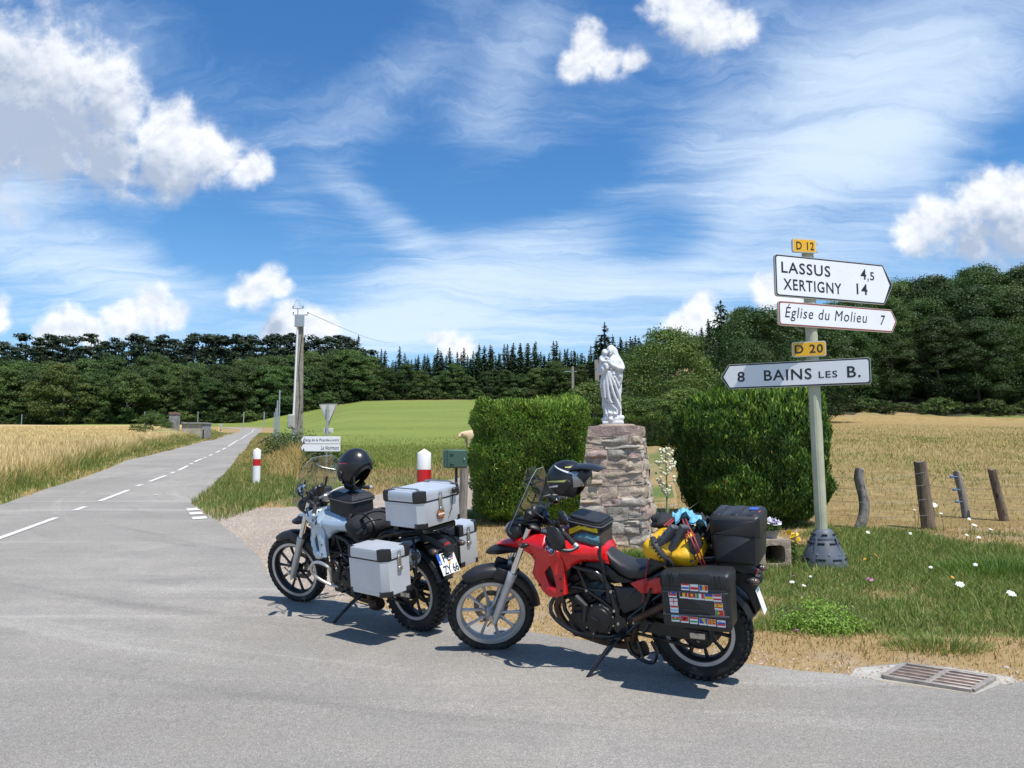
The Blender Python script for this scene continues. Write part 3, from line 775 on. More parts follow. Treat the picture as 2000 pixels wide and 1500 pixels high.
def conifer(name, h, w, seed, tiers=26, bare=.10, droop=.35, leaf=.75, col=(.018, .040, .016), col2=(.045, .075, .028), ragged=.3, power=.85):
    rg = np.random.default_rng(seed); C = []; A = []; N = []; S = []; K = []
    for i in range(tiers):
        t = bare + (1 - bare) * (i + rg.uniform(-.3, .3)) / tiers; z = h * t; Rr = w * .5 * max(.02, (1 - t) ** power) * rg.uniform(1 - ragged, 1.05)
        nb = 5 + int(7 * (1 - t))
        for b in range(nb):
            a = rg.uniform(0, 2 * np.pi); L = Rr * rg.uniform(.65, 1.1); k = max(4, int(L * 4.6)); s = (np.arange(k) + .6) / k
            p = np.column_stack([np.cos(a) * L * s, np.sin(a) * L * s, z - droop * L * s ** 1.5 + .10 * L]) + rg.normal(size=(k, 3)) * .16
            n = np.column_stack([np.cos(a) * .2 * np.ones(k), np.sin(a) * .2 * np.ones(k), np.ones(k)]) + rg.normal(size=(k, 3)) * .45
            ax = np.column_stack([np.full(k, np.cos(a)), np.full(k, np.sin(a)), np.full(k, -droop)]) + rg.normal(size=(k, 3)) * .5
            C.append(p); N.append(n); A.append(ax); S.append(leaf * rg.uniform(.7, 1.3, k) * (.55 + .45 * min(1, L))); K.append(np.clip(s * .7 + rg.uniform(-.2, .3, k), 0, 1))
    C.append(np.array([[0, 0, h * 1.0]])); N.append(np.array([[0, 1., 0]])); A.append(np.array([[0, 0, 1.]])); S.append(np.array([leaf * 1.4])); K.append(np.array([.5]))
    C, A, N, S, K = map(np.concatenate, (C, A, N, S, K))
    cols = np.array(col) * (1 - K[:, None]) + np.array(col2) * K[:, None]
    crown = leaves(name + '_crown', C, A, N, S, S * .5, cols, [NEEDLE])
    mb = MB(); mb.tube([(0, 0, -.8), (0, 0, h * .5), (0, 0, h * .99)], [h * .016, h * .010, h * .002], 6)
    return crown, mb.mesh(name + '_trunk', BARK)
def pine(name, h, w, seed, leaf=.7):
    """tall pine: bare stem, irregular flat clumps high up"""
    rg = np.random.default_rng(seed); C = []; A = []; N = []; S = []; K = []; mb = MB()
    bend = rg.normal(size=2) * .6
    mb.tube([(0, 0, -.8), (bend[0] * .3, bend[1] * .3, h * .5), (bend[0], bend[1], h * .97)], [h * .016, h * .011, h * .003], 6)
    for i in range(17):
        t = rg.uniform(.42, 1.0); a = rg.uniform(0, 2 * np.pi); r = w * .5 * rg.uniform(.2, 1.0) * (1.12 - t) ** .45
        c = np.array([bend[0] * t + r * np.cos(a), bend[1] * t + r * np.sin(a), h * t]); k = 75; lr = w * rg.uniform(.12, .22)
        mb.tube([(bend[0] * t, bend[1] * t, h * t - .8), tuple(c)], [h * .005, h * .002], 4)
        d = unit(rg.normal(size=(k, 3))); C.append(c + d * lr * rg.uniform(.4, 1.05, (k, 1)) * np.array([1.2, 1.2, .6])); n = d + np.array([0, 0, .6]) + rg.normal(size=(k, 3)) * .4
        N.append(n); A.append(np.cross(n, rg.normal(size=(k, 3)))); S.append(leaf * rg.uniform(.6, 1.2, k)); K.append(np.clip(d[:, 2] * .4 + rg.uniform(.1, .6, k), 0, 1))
    C, A, N, S, K = map(np.concatenate, (C, A, N, S, K))
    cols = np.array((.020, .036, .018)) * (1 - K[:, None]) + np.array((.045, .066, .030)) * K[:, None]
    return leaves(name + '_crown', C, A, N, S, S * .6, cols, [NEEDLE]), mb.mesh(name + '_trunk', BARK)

DARK1, DARK2 = (.034, .066, .020), (.090, .142, .036)
B_FAR = [broadleaf('broadleaf', 20, 15, 11 + i, nl=80, per=190, leaf=.55, col=DARK1, col2=DARK2, base=.06) for i in range(5)]
B_LIT = [broadleaf('broadleaf', 18, 15, 31, nl=84, per=190, leaf=.52, col=(.070, .090, .022), col2=(.125, .145, .038), base=.05), broadleaf('broadleaf', 17, 14, 33, nl=80, per=190, leaf=.52, col=(.040, .078, .018), col2=(.085, .130, .032), base=.05)]
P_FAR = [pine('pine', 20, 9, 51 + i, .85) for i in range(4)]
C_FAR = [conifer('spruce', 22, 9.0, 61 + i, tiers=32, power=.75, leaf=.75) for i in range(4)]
B_NEAR = [broadleaf('broadleaf', 20, 14, 71 + i, nl=150, per=260, leaf=.32, col=(.026, .056, .016), col2=(.080, .135, .033), base=.03) for i in range(4)]
NTREE = {}
def tree(name, kit, x, y, h, h0, label, cat, group, rot=None, wscale=1.0, sink=.3):
    e = thing(name, label, cat, (x, y, Hs(x, y) - sink), random.uniform(0, 6.28) if rot is None else rot, group)
    s = h / h0; e.scale = (s * wscale, s * wscale, s)
    link('crown', kit[0], e); link('trunk', kit[1], e); return e

def edgeY(px): return float(np.interp(px, EDGE_X, EDGE_Y))
def skyl(px):   # top of the wood in the photograph
    return float(np.interp(px, [-300, 0, 100, 200, 300, 400, 500, 600, 690, 715, 800, 900, 1000, 1120, 1180, 1300, 1380, 1420, 1480, 1540, 1620, 1700, 1760, 1830, 2000, 2300],
                           [672, 668, 662, 660, 656, 650, 648, 652, 660, 685, 688, 684, 676, 678, 660, 655, 640, 600, 598, 620, 596, 560, 540, 522, 512, 505]))
def where(px):
    if px < 150: return 'left of the yellowish tree'
    if px < 430: return 'above the bunker'
    if px < 580: return 'left of the utility pole'
    return 'right of the utility pole'
def where_s(px): return 'left of the hedges' if px < 920 else ('above the left hedge' if px < 1150 else 'behind statue and walnut tree')
def where_r(px): return 'left of the signpost' if px < 1600 else ('just right of the signpost' if px < 1790 else 'at the right picture side')
LITDONE = set()
def place_wood():
    used = 0
    # wooded hill left of the middle: broadleaf edge below, spruces in the slope, pines on the ridge
    for row in range(7):
        px = -480 + 13 * (row % 2)
        while px < 735:
            Y = edgeY(px) + 6 + row * 15 + random.uniform(-3, 3); d = ray(px, 800); x = d[0] / d[1] * Y
            g = Hs(x, Y); zt = CAM_H + at(px, skyl(px), Y).z - CAM_H
            if row < 3:
                h = random.uniform(15, 20) * (1.0 if row else .88); h = min(h, max(9, zt - g - 1))
                lit = row == 0 and any(abs(px - q) < 26 and q not in LITDONE for q in (165, 270))
                if lit: LITDONE.add(165 if px < 220 else 270)
                if px > 560 and row > 1 and random.random() < .4: h *= .9
                if lit:
                    k = B_LIT[0 if px < 220 else 1]
                    tree('broadleaf_tree', k, x, Y - 6, 18 if px < 220 else 15, 18 if px < 220 else 17, 'yellowish green broad tree standing proud of the dark wood edge behind the wheat' if px < 220 else 'lighter green hanging tree in the wood edge beside the yellowish broad tree', 'tree', None)
                else:
                    tree('broadleaf_tree', B_FAR[used % 5], x, Y, h, 20, ['front', 'second row', 'third row'][row] + ' broadleaf tree on the lower hillside ' + where(px), 'tree', ['front', 'second row', 'third row'][row] + ' hillside broadleaf trees ' + where(px))
                step = 40 if row == 0 else 46
            elif row < 5:
                h = min(random.uniform(17, 22), max(8, zt - g - random.uniform(0, 2)))
                tree('spruce_tree', C_FAR[used % 4], x, Y, h, 22, 'dark spruce on the upper hill slope below the pines ' + where(px), 'tree', 'upper hillside spruces ' + where(px), wscale=1.15); step = 38
            else:
                h = max(7, zt - g + random.choice([0, .6, -1.5, 2.0, -3.0, 3.8, -2]) )
                if row == 5 and used % 2: tree('spruce_tree', C_FAR[(used // 2) % 4], x + 2.5, Y - 2, max(6, min(h * .80, 20)), 22, 'short dark spruce between the skyline pines ' + where(px), 'tree', 'ridge spruces ' + where(px), wscale=1.5)
                tree('pine_tree', P_FAR[used % 4], x, Y, min(h, 26), 20, 'dark tufted skyline pine on the wooded hill ' + where(px), 'tree', 'ridge pines ' + where(px), wscale=1.25); step = 33 if row == 5 else 30
            px += step * random.uniform(.8, 1.2) * (222 / Y) ** .5; used += 1
    # level spruce wood behind the green pasture
    for row in range(4):
        px = 690 + 7 * row
        while px < 1400:
            Y = edgeY(px) + 4 + row * 9 + random.uniform(-2, 2); d = ray(px, 800); x = d[0] / d[1] * Y; g = Hs(x, Y)
            zt = at(px, skyl(px) + random.choice([-6, 0, 4, 10, 16]), Y).z; h = max(9, zt - g)
            if row == 0 and px < 860 and random.random() < .7:
                tree('broadleaf_tree', B_FAR[used % 5], x, Y, h * .78, 20, 'dark broadleaf tree before the spruces at the pasture edge ' + where_s(px), 'tree', 'pasture edge broadleaf trees ' + where_s(px)); step = 34
            elif row == 0:
                tree('broadleaf_tree', B_FAR[used % 5], x, Y, h * random.uniform(.55, .72), 20, 'dark broadleaf tree before the spruces at the pasture edge ' + where_s(px), 'tree', 'pasture edge broadleaf trees ' + where_s(px), wscale=1.05); step = 30
            else:
                tree('spruce_tree', C_FAR[used % 4], x, Y, h * random.choice([1, 1, .93, .86, 1.05]), 22, 'pointed dark spruce in the level wood behind the pasture ' + where_s(px), 'tree', 'pasture spruces ' + where_s(px), wscale=random.uniform(1.15, 1.6)); step = 15
            px += step * random.uniform(.75, 1.2); used += 1
    # the big dark wood on the right behind the dry meadow
    for row in range(4):
        px = 1440 + 20 * row
        while px < 2330:
            Y = edgeY(px) + 5 + row * 9 + random.uniform(-2, 2); d = ray(px, 800); x = d[0] / d[1] * Y; g = Hs(x, Y)
            zt = at(px, skyl(px) + random.choice([-4, 2, 6, 14]), Y).z; h = max(9, zt - g)
            if row < 3: h = min(h, [14, 19, 23][row] * random.uniform(.85, 1.12))
            tree('broadleaf_tree', B_NEAR[used % 4], x, Y, h, 20, ['front', 'inner'][row > 0] + ' tall dark broadleaf tree of the meadow wood ' + where_r(px), 'tree', ['front', 'inner'][row > 0] + ' meadow wood trees ' + where_r(px), wscale=.95)
            px += (78 if row == 0 else 92) * random.uniform(.8, 1.15); used += 1
place_wood()
# single trees behind the shrine
def single(name, kit, h0, px, py_top, Y, label, wscale=1.0, base_py=None):
    p = on(px, Y); top = at(px, py_top, Y).z
    return tree(name, kit, p.x, Y, top - p.z, h0, label, 'tree', None, wscale=wscale)
WAL = broadleaf('walnut', 9, 8, 91, nl=140, per=230, leaf=.165, col=(.050, .088, .018), col2=(.125, .175, .040), base=.02)
single('walnut_tree', WAL, 9, 1305, 632, 52, 'light green walnut tree with an airy crown behind the white statue', .98)
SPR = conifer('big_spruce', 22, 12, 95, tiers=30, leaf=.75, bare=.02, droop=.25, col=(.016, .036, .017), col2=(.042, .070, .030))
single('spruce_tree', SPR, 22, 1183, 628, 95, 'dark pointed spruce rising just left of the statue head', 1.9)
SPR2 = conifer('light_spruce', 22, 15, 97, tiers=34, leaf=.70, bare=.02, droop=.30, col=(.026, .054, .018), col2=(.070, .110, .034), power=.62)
single('spruce_tree', SPR2, 22, 1415, 586, 92, 'broad mid green conifer with the tallest tip between the hedges', 1.1)
B2 = broadleaf('bushy', 14, 12, 99, nl=120, per=230, leaf=.27, col=(.026, .054, .016), col2=(.07, .11, .03), base=.03)
single('broadleaf_tree', B2, 14, 1490, 597, 88, 'dark round broadleaf tree just left of the signpost plates', 1.05)
single('broadleaf_tree', B2, 14, 1465, 660, 80, 'mid green bushy tree standing above the right clipped hedge', .85)
single('broadleaf_tree', B2, 14, 1350, 655, 105, 'dark broadleaf tree behind the light green walnut tree', 1.2)
single('broadleaf_tree', B2, 14, 1560, 612, 108, 'dark broadleaf tree behind the right hedge and signpost', 1.2)
single('broadleaf_tree', B2, 14, 1260, 672, 112, 'dark broadleaf tree between the spruce and the walnut tree', 1.2)
BUSH = broadleaf('bush', 4, 4.6, 101, nl=70, per=200, leaf=.13, col=(.045, .085, .018), col2=(.12, .17, .038), base=.0)
for px, pt, Y, lb, ws in ((1160, 742, 42, 'leafy green shrub between the left hedge and the statue', 1.0), (1215, 770, 44, 'low green shrub directly behind the statue base', 1.2), (1335, 755, 40, 'yellowish green shrub above the low back hedge beside the right hedge', 1.1), (1275, 775, 42, 'bright green shrub above the middle of the low back hedge', 1.1)):
    p = on(px, Y); tree('shrub', BUSH, p.x, Y, at(px, pt, Y).z - p.z, 4, lb, 'shrub', None, wscale=ws, sink=.1)
# undergrowth at the feet of the woods
UG = broadleaf('undergrowth', 2.4, 4.5, 111, nl=40, per=60, leaf=.30, col=(.03, .06, .016), col2=(.085, .13, .032), base=.0)
k = 0
for px in range(1560, 2300, 34):
    Y = edgeY(px) - 1.5 + random.uniform(-1, 1); d = ray(px, 800); x = d[0] / d[1] * Y
    tree('shrub', UG, x, Y, random.uniform(1.2, 2.6), 2.4, 'low green shrub along the far edge of the dry meadow', 'shrub', 'shrubs along the meadow wood edge', sink=.1)
for px in range(-60, 1130, 26):
    Y = edgeY(px) - 1 + random.uniform(-1, 1); d = ray(px, 800); x = d[0] / d[1] * Y
    tree('shrub', UG, x, Y, random.uniform(1.5, 4.2), 2.4, 'low dark shrub at the foot of the wooded hill', 'shrub', 'shrubs along the hill wood edge', sink=.1)
# ------------------------------------------------------------------ clipped hedges
HEDGE = leaf_mat('hedge_leaf', trans=.25)
CORE = mat('hedge_core', (.018, .030, .010), 1.0)
def hedge(label, cx, cy, wx, wy, h, rotz, n, leaf, seed, rnd=.35, bulge=.1, upright=.6, col=(.025, .055, .012), col2=(.085, .15, .022), tipc=(.19, .25, .04), topn=.25, lift=.12, overhang=0.0, shape=None):
    rg = np.random.default_rng(seed); z0 = Hs(cx, cy)
    e = thing('hedge', label, 'hedge', (cx, cy, z0), rotz)
    # points on a rounded box
    d = unit(rg.normal(size=(n, 3))); ax = np.array([wx / 2, wy / 2, h / 2])
    area = np.array([wy * h, wx * h, wx * wy]); f = rg.choice(3, n, p=area / area.sum()); sgn = rg.choice([-1, 1], n)
    p = rg.uniform(-1, 1, (n, 3)); p[np.arange(n), f] = sgn; dn = np.zeros((n, 3)); dn[np.arange(n), f] = sgn
    p = p * ax
    # round the edges
    q = np.clip(p, -(ax - rnd), ax - rnd); dd = p - q; L = np.linalg.norm(dd, axis=1, keepdims=True); nn = np.where(L > 1e-6, dd / np.maximum(L, 1e-6), dn); p = q + nn * np.minimum(L, rnd)
    t = (p[:, 2] + h / 2) / h
    k = 1 + bulge * np.sin(np.pi * np.clip(t, 0, 1) ** .8) + overhang * (t - .5)
    lump = .20 * (fbm(p[:, 0] * 2.2 + p[:, 1] * 1.3, p[:, 2] * 2.2, seed, 3) - .5) * 2 + .09 * (fbm(p[:, 0] * 7 + p[:, 1] * 6, p[:, 2] * 5, seed + 5, 2) - .5) * 2
    p[:, 0] *= k; p[:, 1] *= k; p += nn * lump[:, None]
    p -= nn * (rg.uniform(0, 1, (n, 1)) ** 2) * .16
    if shape is not None: p = shape(p)
    p[:, 2] += h / 2; p[:, 2] = np.maximum(p[:, 2], lift * rg.uniform(.3, 1.5, n))
    axd = nn * (1 - upright) + np.array([0, 0, upright]) + rg.normal(size=(n, 3)) * .32
    Lf = leaf * rg.uniform(.55, 1.35, n); top = (nn[:, 2] > .6)
    Lf = Lf * (1 + topn * top * rg.uniform(0, 2.2, n) ** 2)
    nr = nn + rg.normal(size=(n, 3)) * .5
    patch = fbm(p[:, 0] * 3.0 + 9, p[:, 2] * 3.0 + p[:, 1] * 3, seed + 2, 3); K = np.clip((patch - .3) * 1.3 + rg.uniform(-.25, .35, n), 0, 1)[:, None]
    cols = np.array(col) * (1 - K) + np.array(col2) * K
    y = (rg.uniform(0, 1, n) < (.16 + .45 * np.clip(t - .70, 0, 1) * 3))[:, None]; cols = np.where(y, cols * .35 + np.array(tipc) * .65, cols)
    br = (rg.uniform(0, 1, n) < .010 + .10 * (patch > .74))[:, None]; cols = np.where(br, np.array([.22, .12, .03]), cols)
    o = link('foliage', leaves('foliage', p, axd, nr, Lf, Lf * .24, cols, [HEDGE]), e)
    mb = MB(); mb.ball((0, 0, h * .50), (wx * .5 - .13, wy * .5 - .13, h * .5 - .08), 20, 12, fn=lambda v: (max(abs(v.x), abs(v.y), abs(v.z)) ** -.72)); mb.build('dark_core', CORE, e)  # near-black solid added inside the leaves, keeps the hedge from showing through
    return e
pl = G(925, 1003); pr = G(1158, 1012)
yl = 12.35
x0, x1 = at(927, 900, yl).x, at(1150, 900, yl).x
hedge('clipped green thuja hedge block left of the stone pedestal', (x0 + x1) / 2 + .04, yl + 1.0, x1 - x0, 2.0, at(1040, 774, yl).z - Hs(1, yl) - .06, R(-3), 105000, .062, 3, rnd=.30, bulge=.05, upright=.55, col=(.062, .135, .022), col2=(.19, .33, .05), tipc=(.38, .48, .08), overhang=.03)
yr = 11.7
x0, x1 = at(1384, 900, yr).x, at(1636, 900, yr).x
hedge('rounded dark green thuja hedge block right of the stone pedestal behind the signpost', (x0 + x1) / 2, yr + 1.05, x1 - x0, 2.1, at(1460, 758, yr).z - Hs(3, yr) - .10, R(4), 105000, .075, 5, rnd=.5, bulge=.09, upright=.75, col=(.030, .074, .016), col2=(.10, .20, .03), tipc=(.32, .46, .065), topn=.45, overhang=.12)
yb = 37
x0, x1 = at(1120, 850, yb).x, at(1380, 850, yb).x
hedge('low clipped back hedge far behind the stone pedestal', (x0 + x1) / 2, yb + .6, x1 - x0, 1.2, at(1280, 816, yb).z - Hs(7, yb), 0, 26000, .11, 7, rnd=.2, bulge=0, upright=.6, col=(.022, .05, .012), col2=(.06, .12, .02), tipc=(.16, .22, .035))

# ------------------------------------------------------------------ turf, tall grass, wheat
GRASS = leaf_mat('grass_blade', trans=.28, rough=.6)
def scatter(n, x0, x1, y0, y1, keep, near=True):
    out = []
    tot = 0
    while tot < n:
        x = RNG.uniform(x0, x1, n * 2); y = RNG.uniform(y0, y1, n * 2); k = keep(x, y)
        out.append(np.column_stack([x, y])[k]); tot += k.sum()
        if k.sum() < 5: break
    return np.concatenate(out)[:n]
TL = lambda L: [tuple(p) for p in L]
ROADP, GRAVP, WHEATP, GREENP, MEADP, APRP = map(TL, (road_poly[::2], gravel_poly, wheat_poly, green_poly, meadow_poly, apron))
EL = TL(edge_l[::3]); ER = TL(edge_all[::4])
def turf_cols(x, y, n):
    g = green_mask(x, y); n1 = fbm(x * 3, y * 3, 44, 3)
    isg = RNG.uniform(0, 1, n) < np.clip(g * .95 + (n1 - .5) * .9, .05, .62)
    r = RNG.uniform(0, 1, (n, 1))
    grn = np.array([.085, .145, .030]) * (1 - r) + np.array([.245, .295, .075]) * r
    dry = np.array([.25, .15, .062]) * (1 - r) + np.array([.52, .40, .20]) * r
    return np.where(isg[:, None], grn, dry), isg, g
def stuff(name, me, label=None):
    o = link(name, me); o['kind'] = 'stuff'
    if label: o['label'] = label; o['category'] = name.replace('_', ' ')
    return o
# near verge
def keep_verge(x, y):
    k = ~inpoly(x, y, ROADP) & ~inpoly(x, y, GRAVP) & ~inpoly(x, y, APRP) & ~inpoly(x, y, GREENP) & ~inpoly(x, y, MEADP)
    dens = .35 + .65 * green_mask(x, y)
    return k & (RNG.uniform(0, 1, x.shape) < dens * np.clip(9.0 / np.maximum(y, 5), .3, 1)) & (np.abs(x) < y * .80 + .5)
P = scatter(125000, -2.2, 11, 4.6, 15, keep_verge); n = len(P)
cols, isg, g = turf_cols(P[:, 0], P[:, 1], n)
de = pdist(P[:, 0], P[:, 1], ER, False)
h = np.where(isg, RNG.uniform(.02, .075, n) * (1 + .5 * g), RNG.uniform(.015, .06, n)) * (.45 + .55 * sstep(.05, .9, de))
h = np.where(RNG.uniform(0, 1, n) < .02, h * 2.4, h)
base = np.column_stack([P, H(P[:, 0], P[:, 1]) - .004 + .05 * (fbm(P[:, 0] * 1.3, P[:, 1] * 1.3, 8) - .35) * sstep(.02, .6, pdist(P[:, 0], P[:, 1], ROADP))])
stuff('verge_grass', blades('verge_grass', base, h, RNG.uniform(.004, .010, n), RNG.normal(size=(n, 2)) * .55, cols, [GRASS]), 'mixed green and straw dry grass of the verge behind the motorcycles')
# dry meadow beyond the fence and the pasture: coarser tufts further out
def keep_mead(x, y): return inpoly(x, y, MEADP) & (RNG.uniform(0, 1, x.shape) < np.clip((14 / y) ** 1.1, .03, 1) * (1 - sstep(45, 110, y)))
P = scatter(80000, 1, 75, 11, 110, keep_mead); n = len(P); r = RNG.uniform(0, 1, (n, 1))
gg = (fbm(P[:, 0] * .35, P[:, 1] * .35, 61, 3) > .56) | (RNG.uniform(0, 1, n) < .16)
cols = np.where(gg[:, None], np.array([.15, .18, .045]) + r * np.array([.12, .11, .03]), np.array([.30, .22, .085]) + r * np.array([.28, .25, .13]))
stuff('meadow_grass', blades('meadow_grass', np.column_stack([P, H(P[:, 0], P[:, 1])]), RNG.uniform(.03, .09, n) * np.clip(P[:, 1] / 14, 1, 2.2), .008 * np.clip(P[:, 1] / 11, 1, 4), RNG.normal(size=(n, 2)) * .6, cols, [GRASS]), 'dry golden grass of the meadow beyond the wooden fence posts')
# pasture beyond the driveway
def keep_green(x, y): return (inpoly(x, y, GREENP) | (~inpoly(x, y, ROADP) & ~inpoly(x, y, GRAVP) & ~inpoly(x, y, MEADP) & ~inpoly(x, y, WHEATP))) & (RNG.uniform(0, 1, x.shape) < np.clip((15 / y) ** 1.1, .03, 1) * (1 - sstep(35, 100, y))) & (x > -.40 * y) & (x < .05 * y + .4)
P = scatter(85000, -38, 5, 12.5, 100, keep_green); n = len(P); cols, isg, g = turf_cols(P[:, 0], P[:, 1], n)
ing = inpoly(P[:, 0], P[:, 1], GREENP) & (RNG.uniform(0, 1, n) < .72); r = RNG.uniform(0, 1, (n, 1))
cols = np.where(ing[:, None], np.array([.125, .18, .032]) + r * np.array([.15, .14, .04]), cols)
ul = P[:, 0] / P[:, 1]; tall = (ul < -.275) & (ul > -.365) & ~inpoly(P[:, 0], P[:, 1], GREENP) & (P[:, 1] > 22)
cols = np.where((tall & (RNG.uniform(0, 1, n) < .8))[:, None], np.array([.36, .25, .09]) + r * np.array([.22, .18, .09]), cols)
dr = pdist(P[:, 0], P[:, 1], ER, False)
h = RNG.uniform(.04, .12, n) * np.clip(P[:, 1] / 16, 1, 2); h = np.where(tall, h * (1 + 4.0 * sstep(.9, 2.6, dr)), h)
stuff('pasture_grass', blades('pasture_grass', np.column_stack([P, H(P[:, 0], P[:, 1])]), h, .009 * np.clip(P[:, 1] / 13, 1, 4), RNG.normal(size=(n, 2)) * .4, cols, [GRASS]), 'green and yellow grass around the bollards and the near pasture')
# verge between road and wheat: low at the road, tall against the crop
WALLP = [p for p in wl] + [wl[-1] + dwl * 12]
def keep_lv(x, y): return ~inpoly(x, y, ROADP) & ~inpoly(x, y, WHEATP) & (x < -.22 * y) & (pdist(x, y, EL, False) < 6) & (RNG.uniform(0, 1, x.shape) < np.clip((20 / y) ** 1.1, .04, 1)) & (x > -.80 * y - 3)
P = scatter(70000, -62, -5, 12, 120, keep_lv); n = len(P); dr = pdist(P[:, 0], P[:, 1], EL, False); dw = pdist(P[:, 0], P[:, 1], TL(WALLP), False)
t = np.clip(dr / (dr + dw + .01), 0, 1); r = RNG.uniform(0, 1, (n, 1)); n1 = fbm(P[:, 0] * .5, P[:, 1] * .5, 71, 3)
gr = (RNG.uniform(0, 1, n) < np.clip(.25 + .55 * np.sin(np.pi * np.clip(t * 1.15, 0, 1)) + (n1 - .5) * 1.2, .05, .9))
cols = np.where(gr[:, None], np.array([.10, .15, .032]) + r * np.array([.13, .13, .04]), np.array([.40, .30, .12]) + r * np.array([.26, .22, .11]))
h = RNG.uniform(.07, .16, n) + .62 * sstep(.35, .95, t) * RNG.uniform(.4, 1.1, n)
stuff('roadside_grass', blades('roadside_grass', np.column_stack([P, H(P[:, 0], P[:, 1])]), h, .011 * np.clip(P[:, 1] / 14, 1, 5), RNG.normal(size=(n, 2)) * .28, cols, [GRASS]), 'tall yellow green grass between the road and the wheat')
# wheat: dense stems and ears at the rim, ears on top further in
def keep_w(x, y): return inpoly(x, y, WHEATP) & (x > -.80 * y - 4) & (RNG.uniform(0, 1, x.shape) < np.clip((24 / y) ** 1.25, .02, 1))
P = scatter(110000, -110, -5, 12, 150, keep_w); n = len(P); r = RNG.uniform(0, 1, (n, 1)); n1 = fbm(P[:, 0] * .4, P[:, 1] * .4, 81, 3)[:, None]
cols = (np.array([.54, .39, .17]) * (1 - r) + np.array([.80, .64, .35]) * r) * (.82 + .36 * n1)
red = (RNG.uniform(0, 1, n) < .12)[:, None]; cols = np.where(red, cols * np.array([.72, .62, .52]), cols)
dw = pdist(P[:, 0], P[:, 1], WHEATP); lowz = .45 * sstep(.5, 1.1, dw)
hh = RNG.uniform(.66, .92, n) - lowz
stuff('wheat', blades('wheat', np.column_stack([P, H(P[:, 0], P[:, 1]) + lowz]), hh, .022 * np.clip(P[:, 1] / 18, 1, 6), RNG.normal(size=(n, 2)) * .16, cols, [leaf_mat('wheat_stalk', trans=.18, rough=.5)], cols * 1.1), 'ripe pale golden wheat field left of the road')

# ------------------------------------------------------------------ single plants
def clump(name, label, cat, p, rx, ry, h, n, w, col, col2, spread=.5, group=None, seed=1):
    e = thing(name, label, cat, (p.x, p.y, Hs(p.x, p.y)), 0, group)
    a = RNG.uniform(0, 6.28, n); rr = np.sqrt(RNG.uniform(0, 1, n)); x = rx * rr * np.cos(a); y = ry * rr * np.sin(a)
    z = np.array(H(p.x + x, p.y + y)) - Hs(p.x, p.y); r = RNG.uniform(0, 1, (n, 1)); rr = rr * RNG.uniform(.85, 1.25, n)
    link('foliage', blades(name, np.column_stack([x, y, z]), h * RNG.uniform(.4, 1, n) * (1.05 - .55 * rr), w, np.column_stack([np.cos(a), np.sin(a)]) * spread * rr[:, None] + RNG.normal(size=(n, 2)) * .25, np.array(col) * (1 - r) + np.array(col2) * r, [GRASS]), e)
    return e
clump('grass_tuft', 'long green grass tuft at the verge above the drain grate', 'grass tuft', G(1830, 1268), .40, .2, .16, 600, .007, (.11, .17, .035), (.27, .31, .09), 1.4)
clump('grass_tuft', 'green grass tuft at the foot of the stone pedestal', 'grass tuft', G(1225, 1098), .5, .2, .22, 1500, .008, (.06, .13, .02), (.17, .24, .05), .6)
clump('grass_tuft', 'tall bright green grass at the right edge of the verge', 'grass tuft', G(1960, 1120), .8, .4, .26, 1800, .008, (.08, .16, .03), (.21, .30, .07), .7)
# brambles around the utility pole and the direction sign
def bramble(label, px, Y, w, d, h, n, seed, col=(.030, .062, .016), col2=(.085, .13, .030), name='bramble_bush', cat='bush', ls=1.0, p=None):
    p = on(px, Y) if p is None else p; e = thing(name, label, cat, (p.x, p.y, p.z)); rg = np.random.default_rng(seed)
    c = unit(rg.normal(size=(n, 3))); c[:, 2] = np.abs(c[:, 2]); k = rg.uniform(.45, 1.05, (n, 1)) * (1 + .35 * (fbm(c[:, 0] * 3 + 4, c[:, 1] * 3 + c[:, 2] * 3, seed, 3)[:, None] - .5) * 2)
    pp = c * k * np.array([w / 2, d / 2, h]); nn = unit(c + rg.normal(size=(n, 3)) * .7); r = rg.uniform(0, 1, (n, 1))
    link('foliage', leaves('foliage', pp, np.cross(nn, rg.normal(size=(n, 3))), nn, rg.uniform(.05, .13, n) * ls, rg.uniform(.035, .08, n) * ls, np.array(col) * (1 - r) + np.array(col2) * r, [LEAF]), e)
    mb = MB()
    for i in range(9):
        a = i * .7 + seed; mb.curve([(0, 0, 0), (w * .25 * math.cos(a), d * .25 * math.sin(a), h * .8), (w * .52 * math.cos(a), d * .5 * math.sin(a), h * .5)], .012 * ls, 4, 3)
    mb.build('stem', BARK, e); return e
bramble('dark green bramble bush around the foot of the weathered utility pole', 570, 33, 3.0, 2.2, 1.15, 3600, 3)
bramble('bramble bush at the foot of the small direction sign', 655, 25.5, 2.4, 1.6, .75, 2600, 4)
bramble('leafy bush at the foot of the tall galvanised posts by the road', 553, 43, 2.2, 1.8, 1.0, 2000, 6)
bramble('bright light green feathery weed clump in the dry verge behind the red motorcycle', 0, 0, .78, .46, .26, 5200, 14, (.12, .25, .035), (.26, .42, .075), 'weed_clump', 'plant', .22, G(1602, 1236))
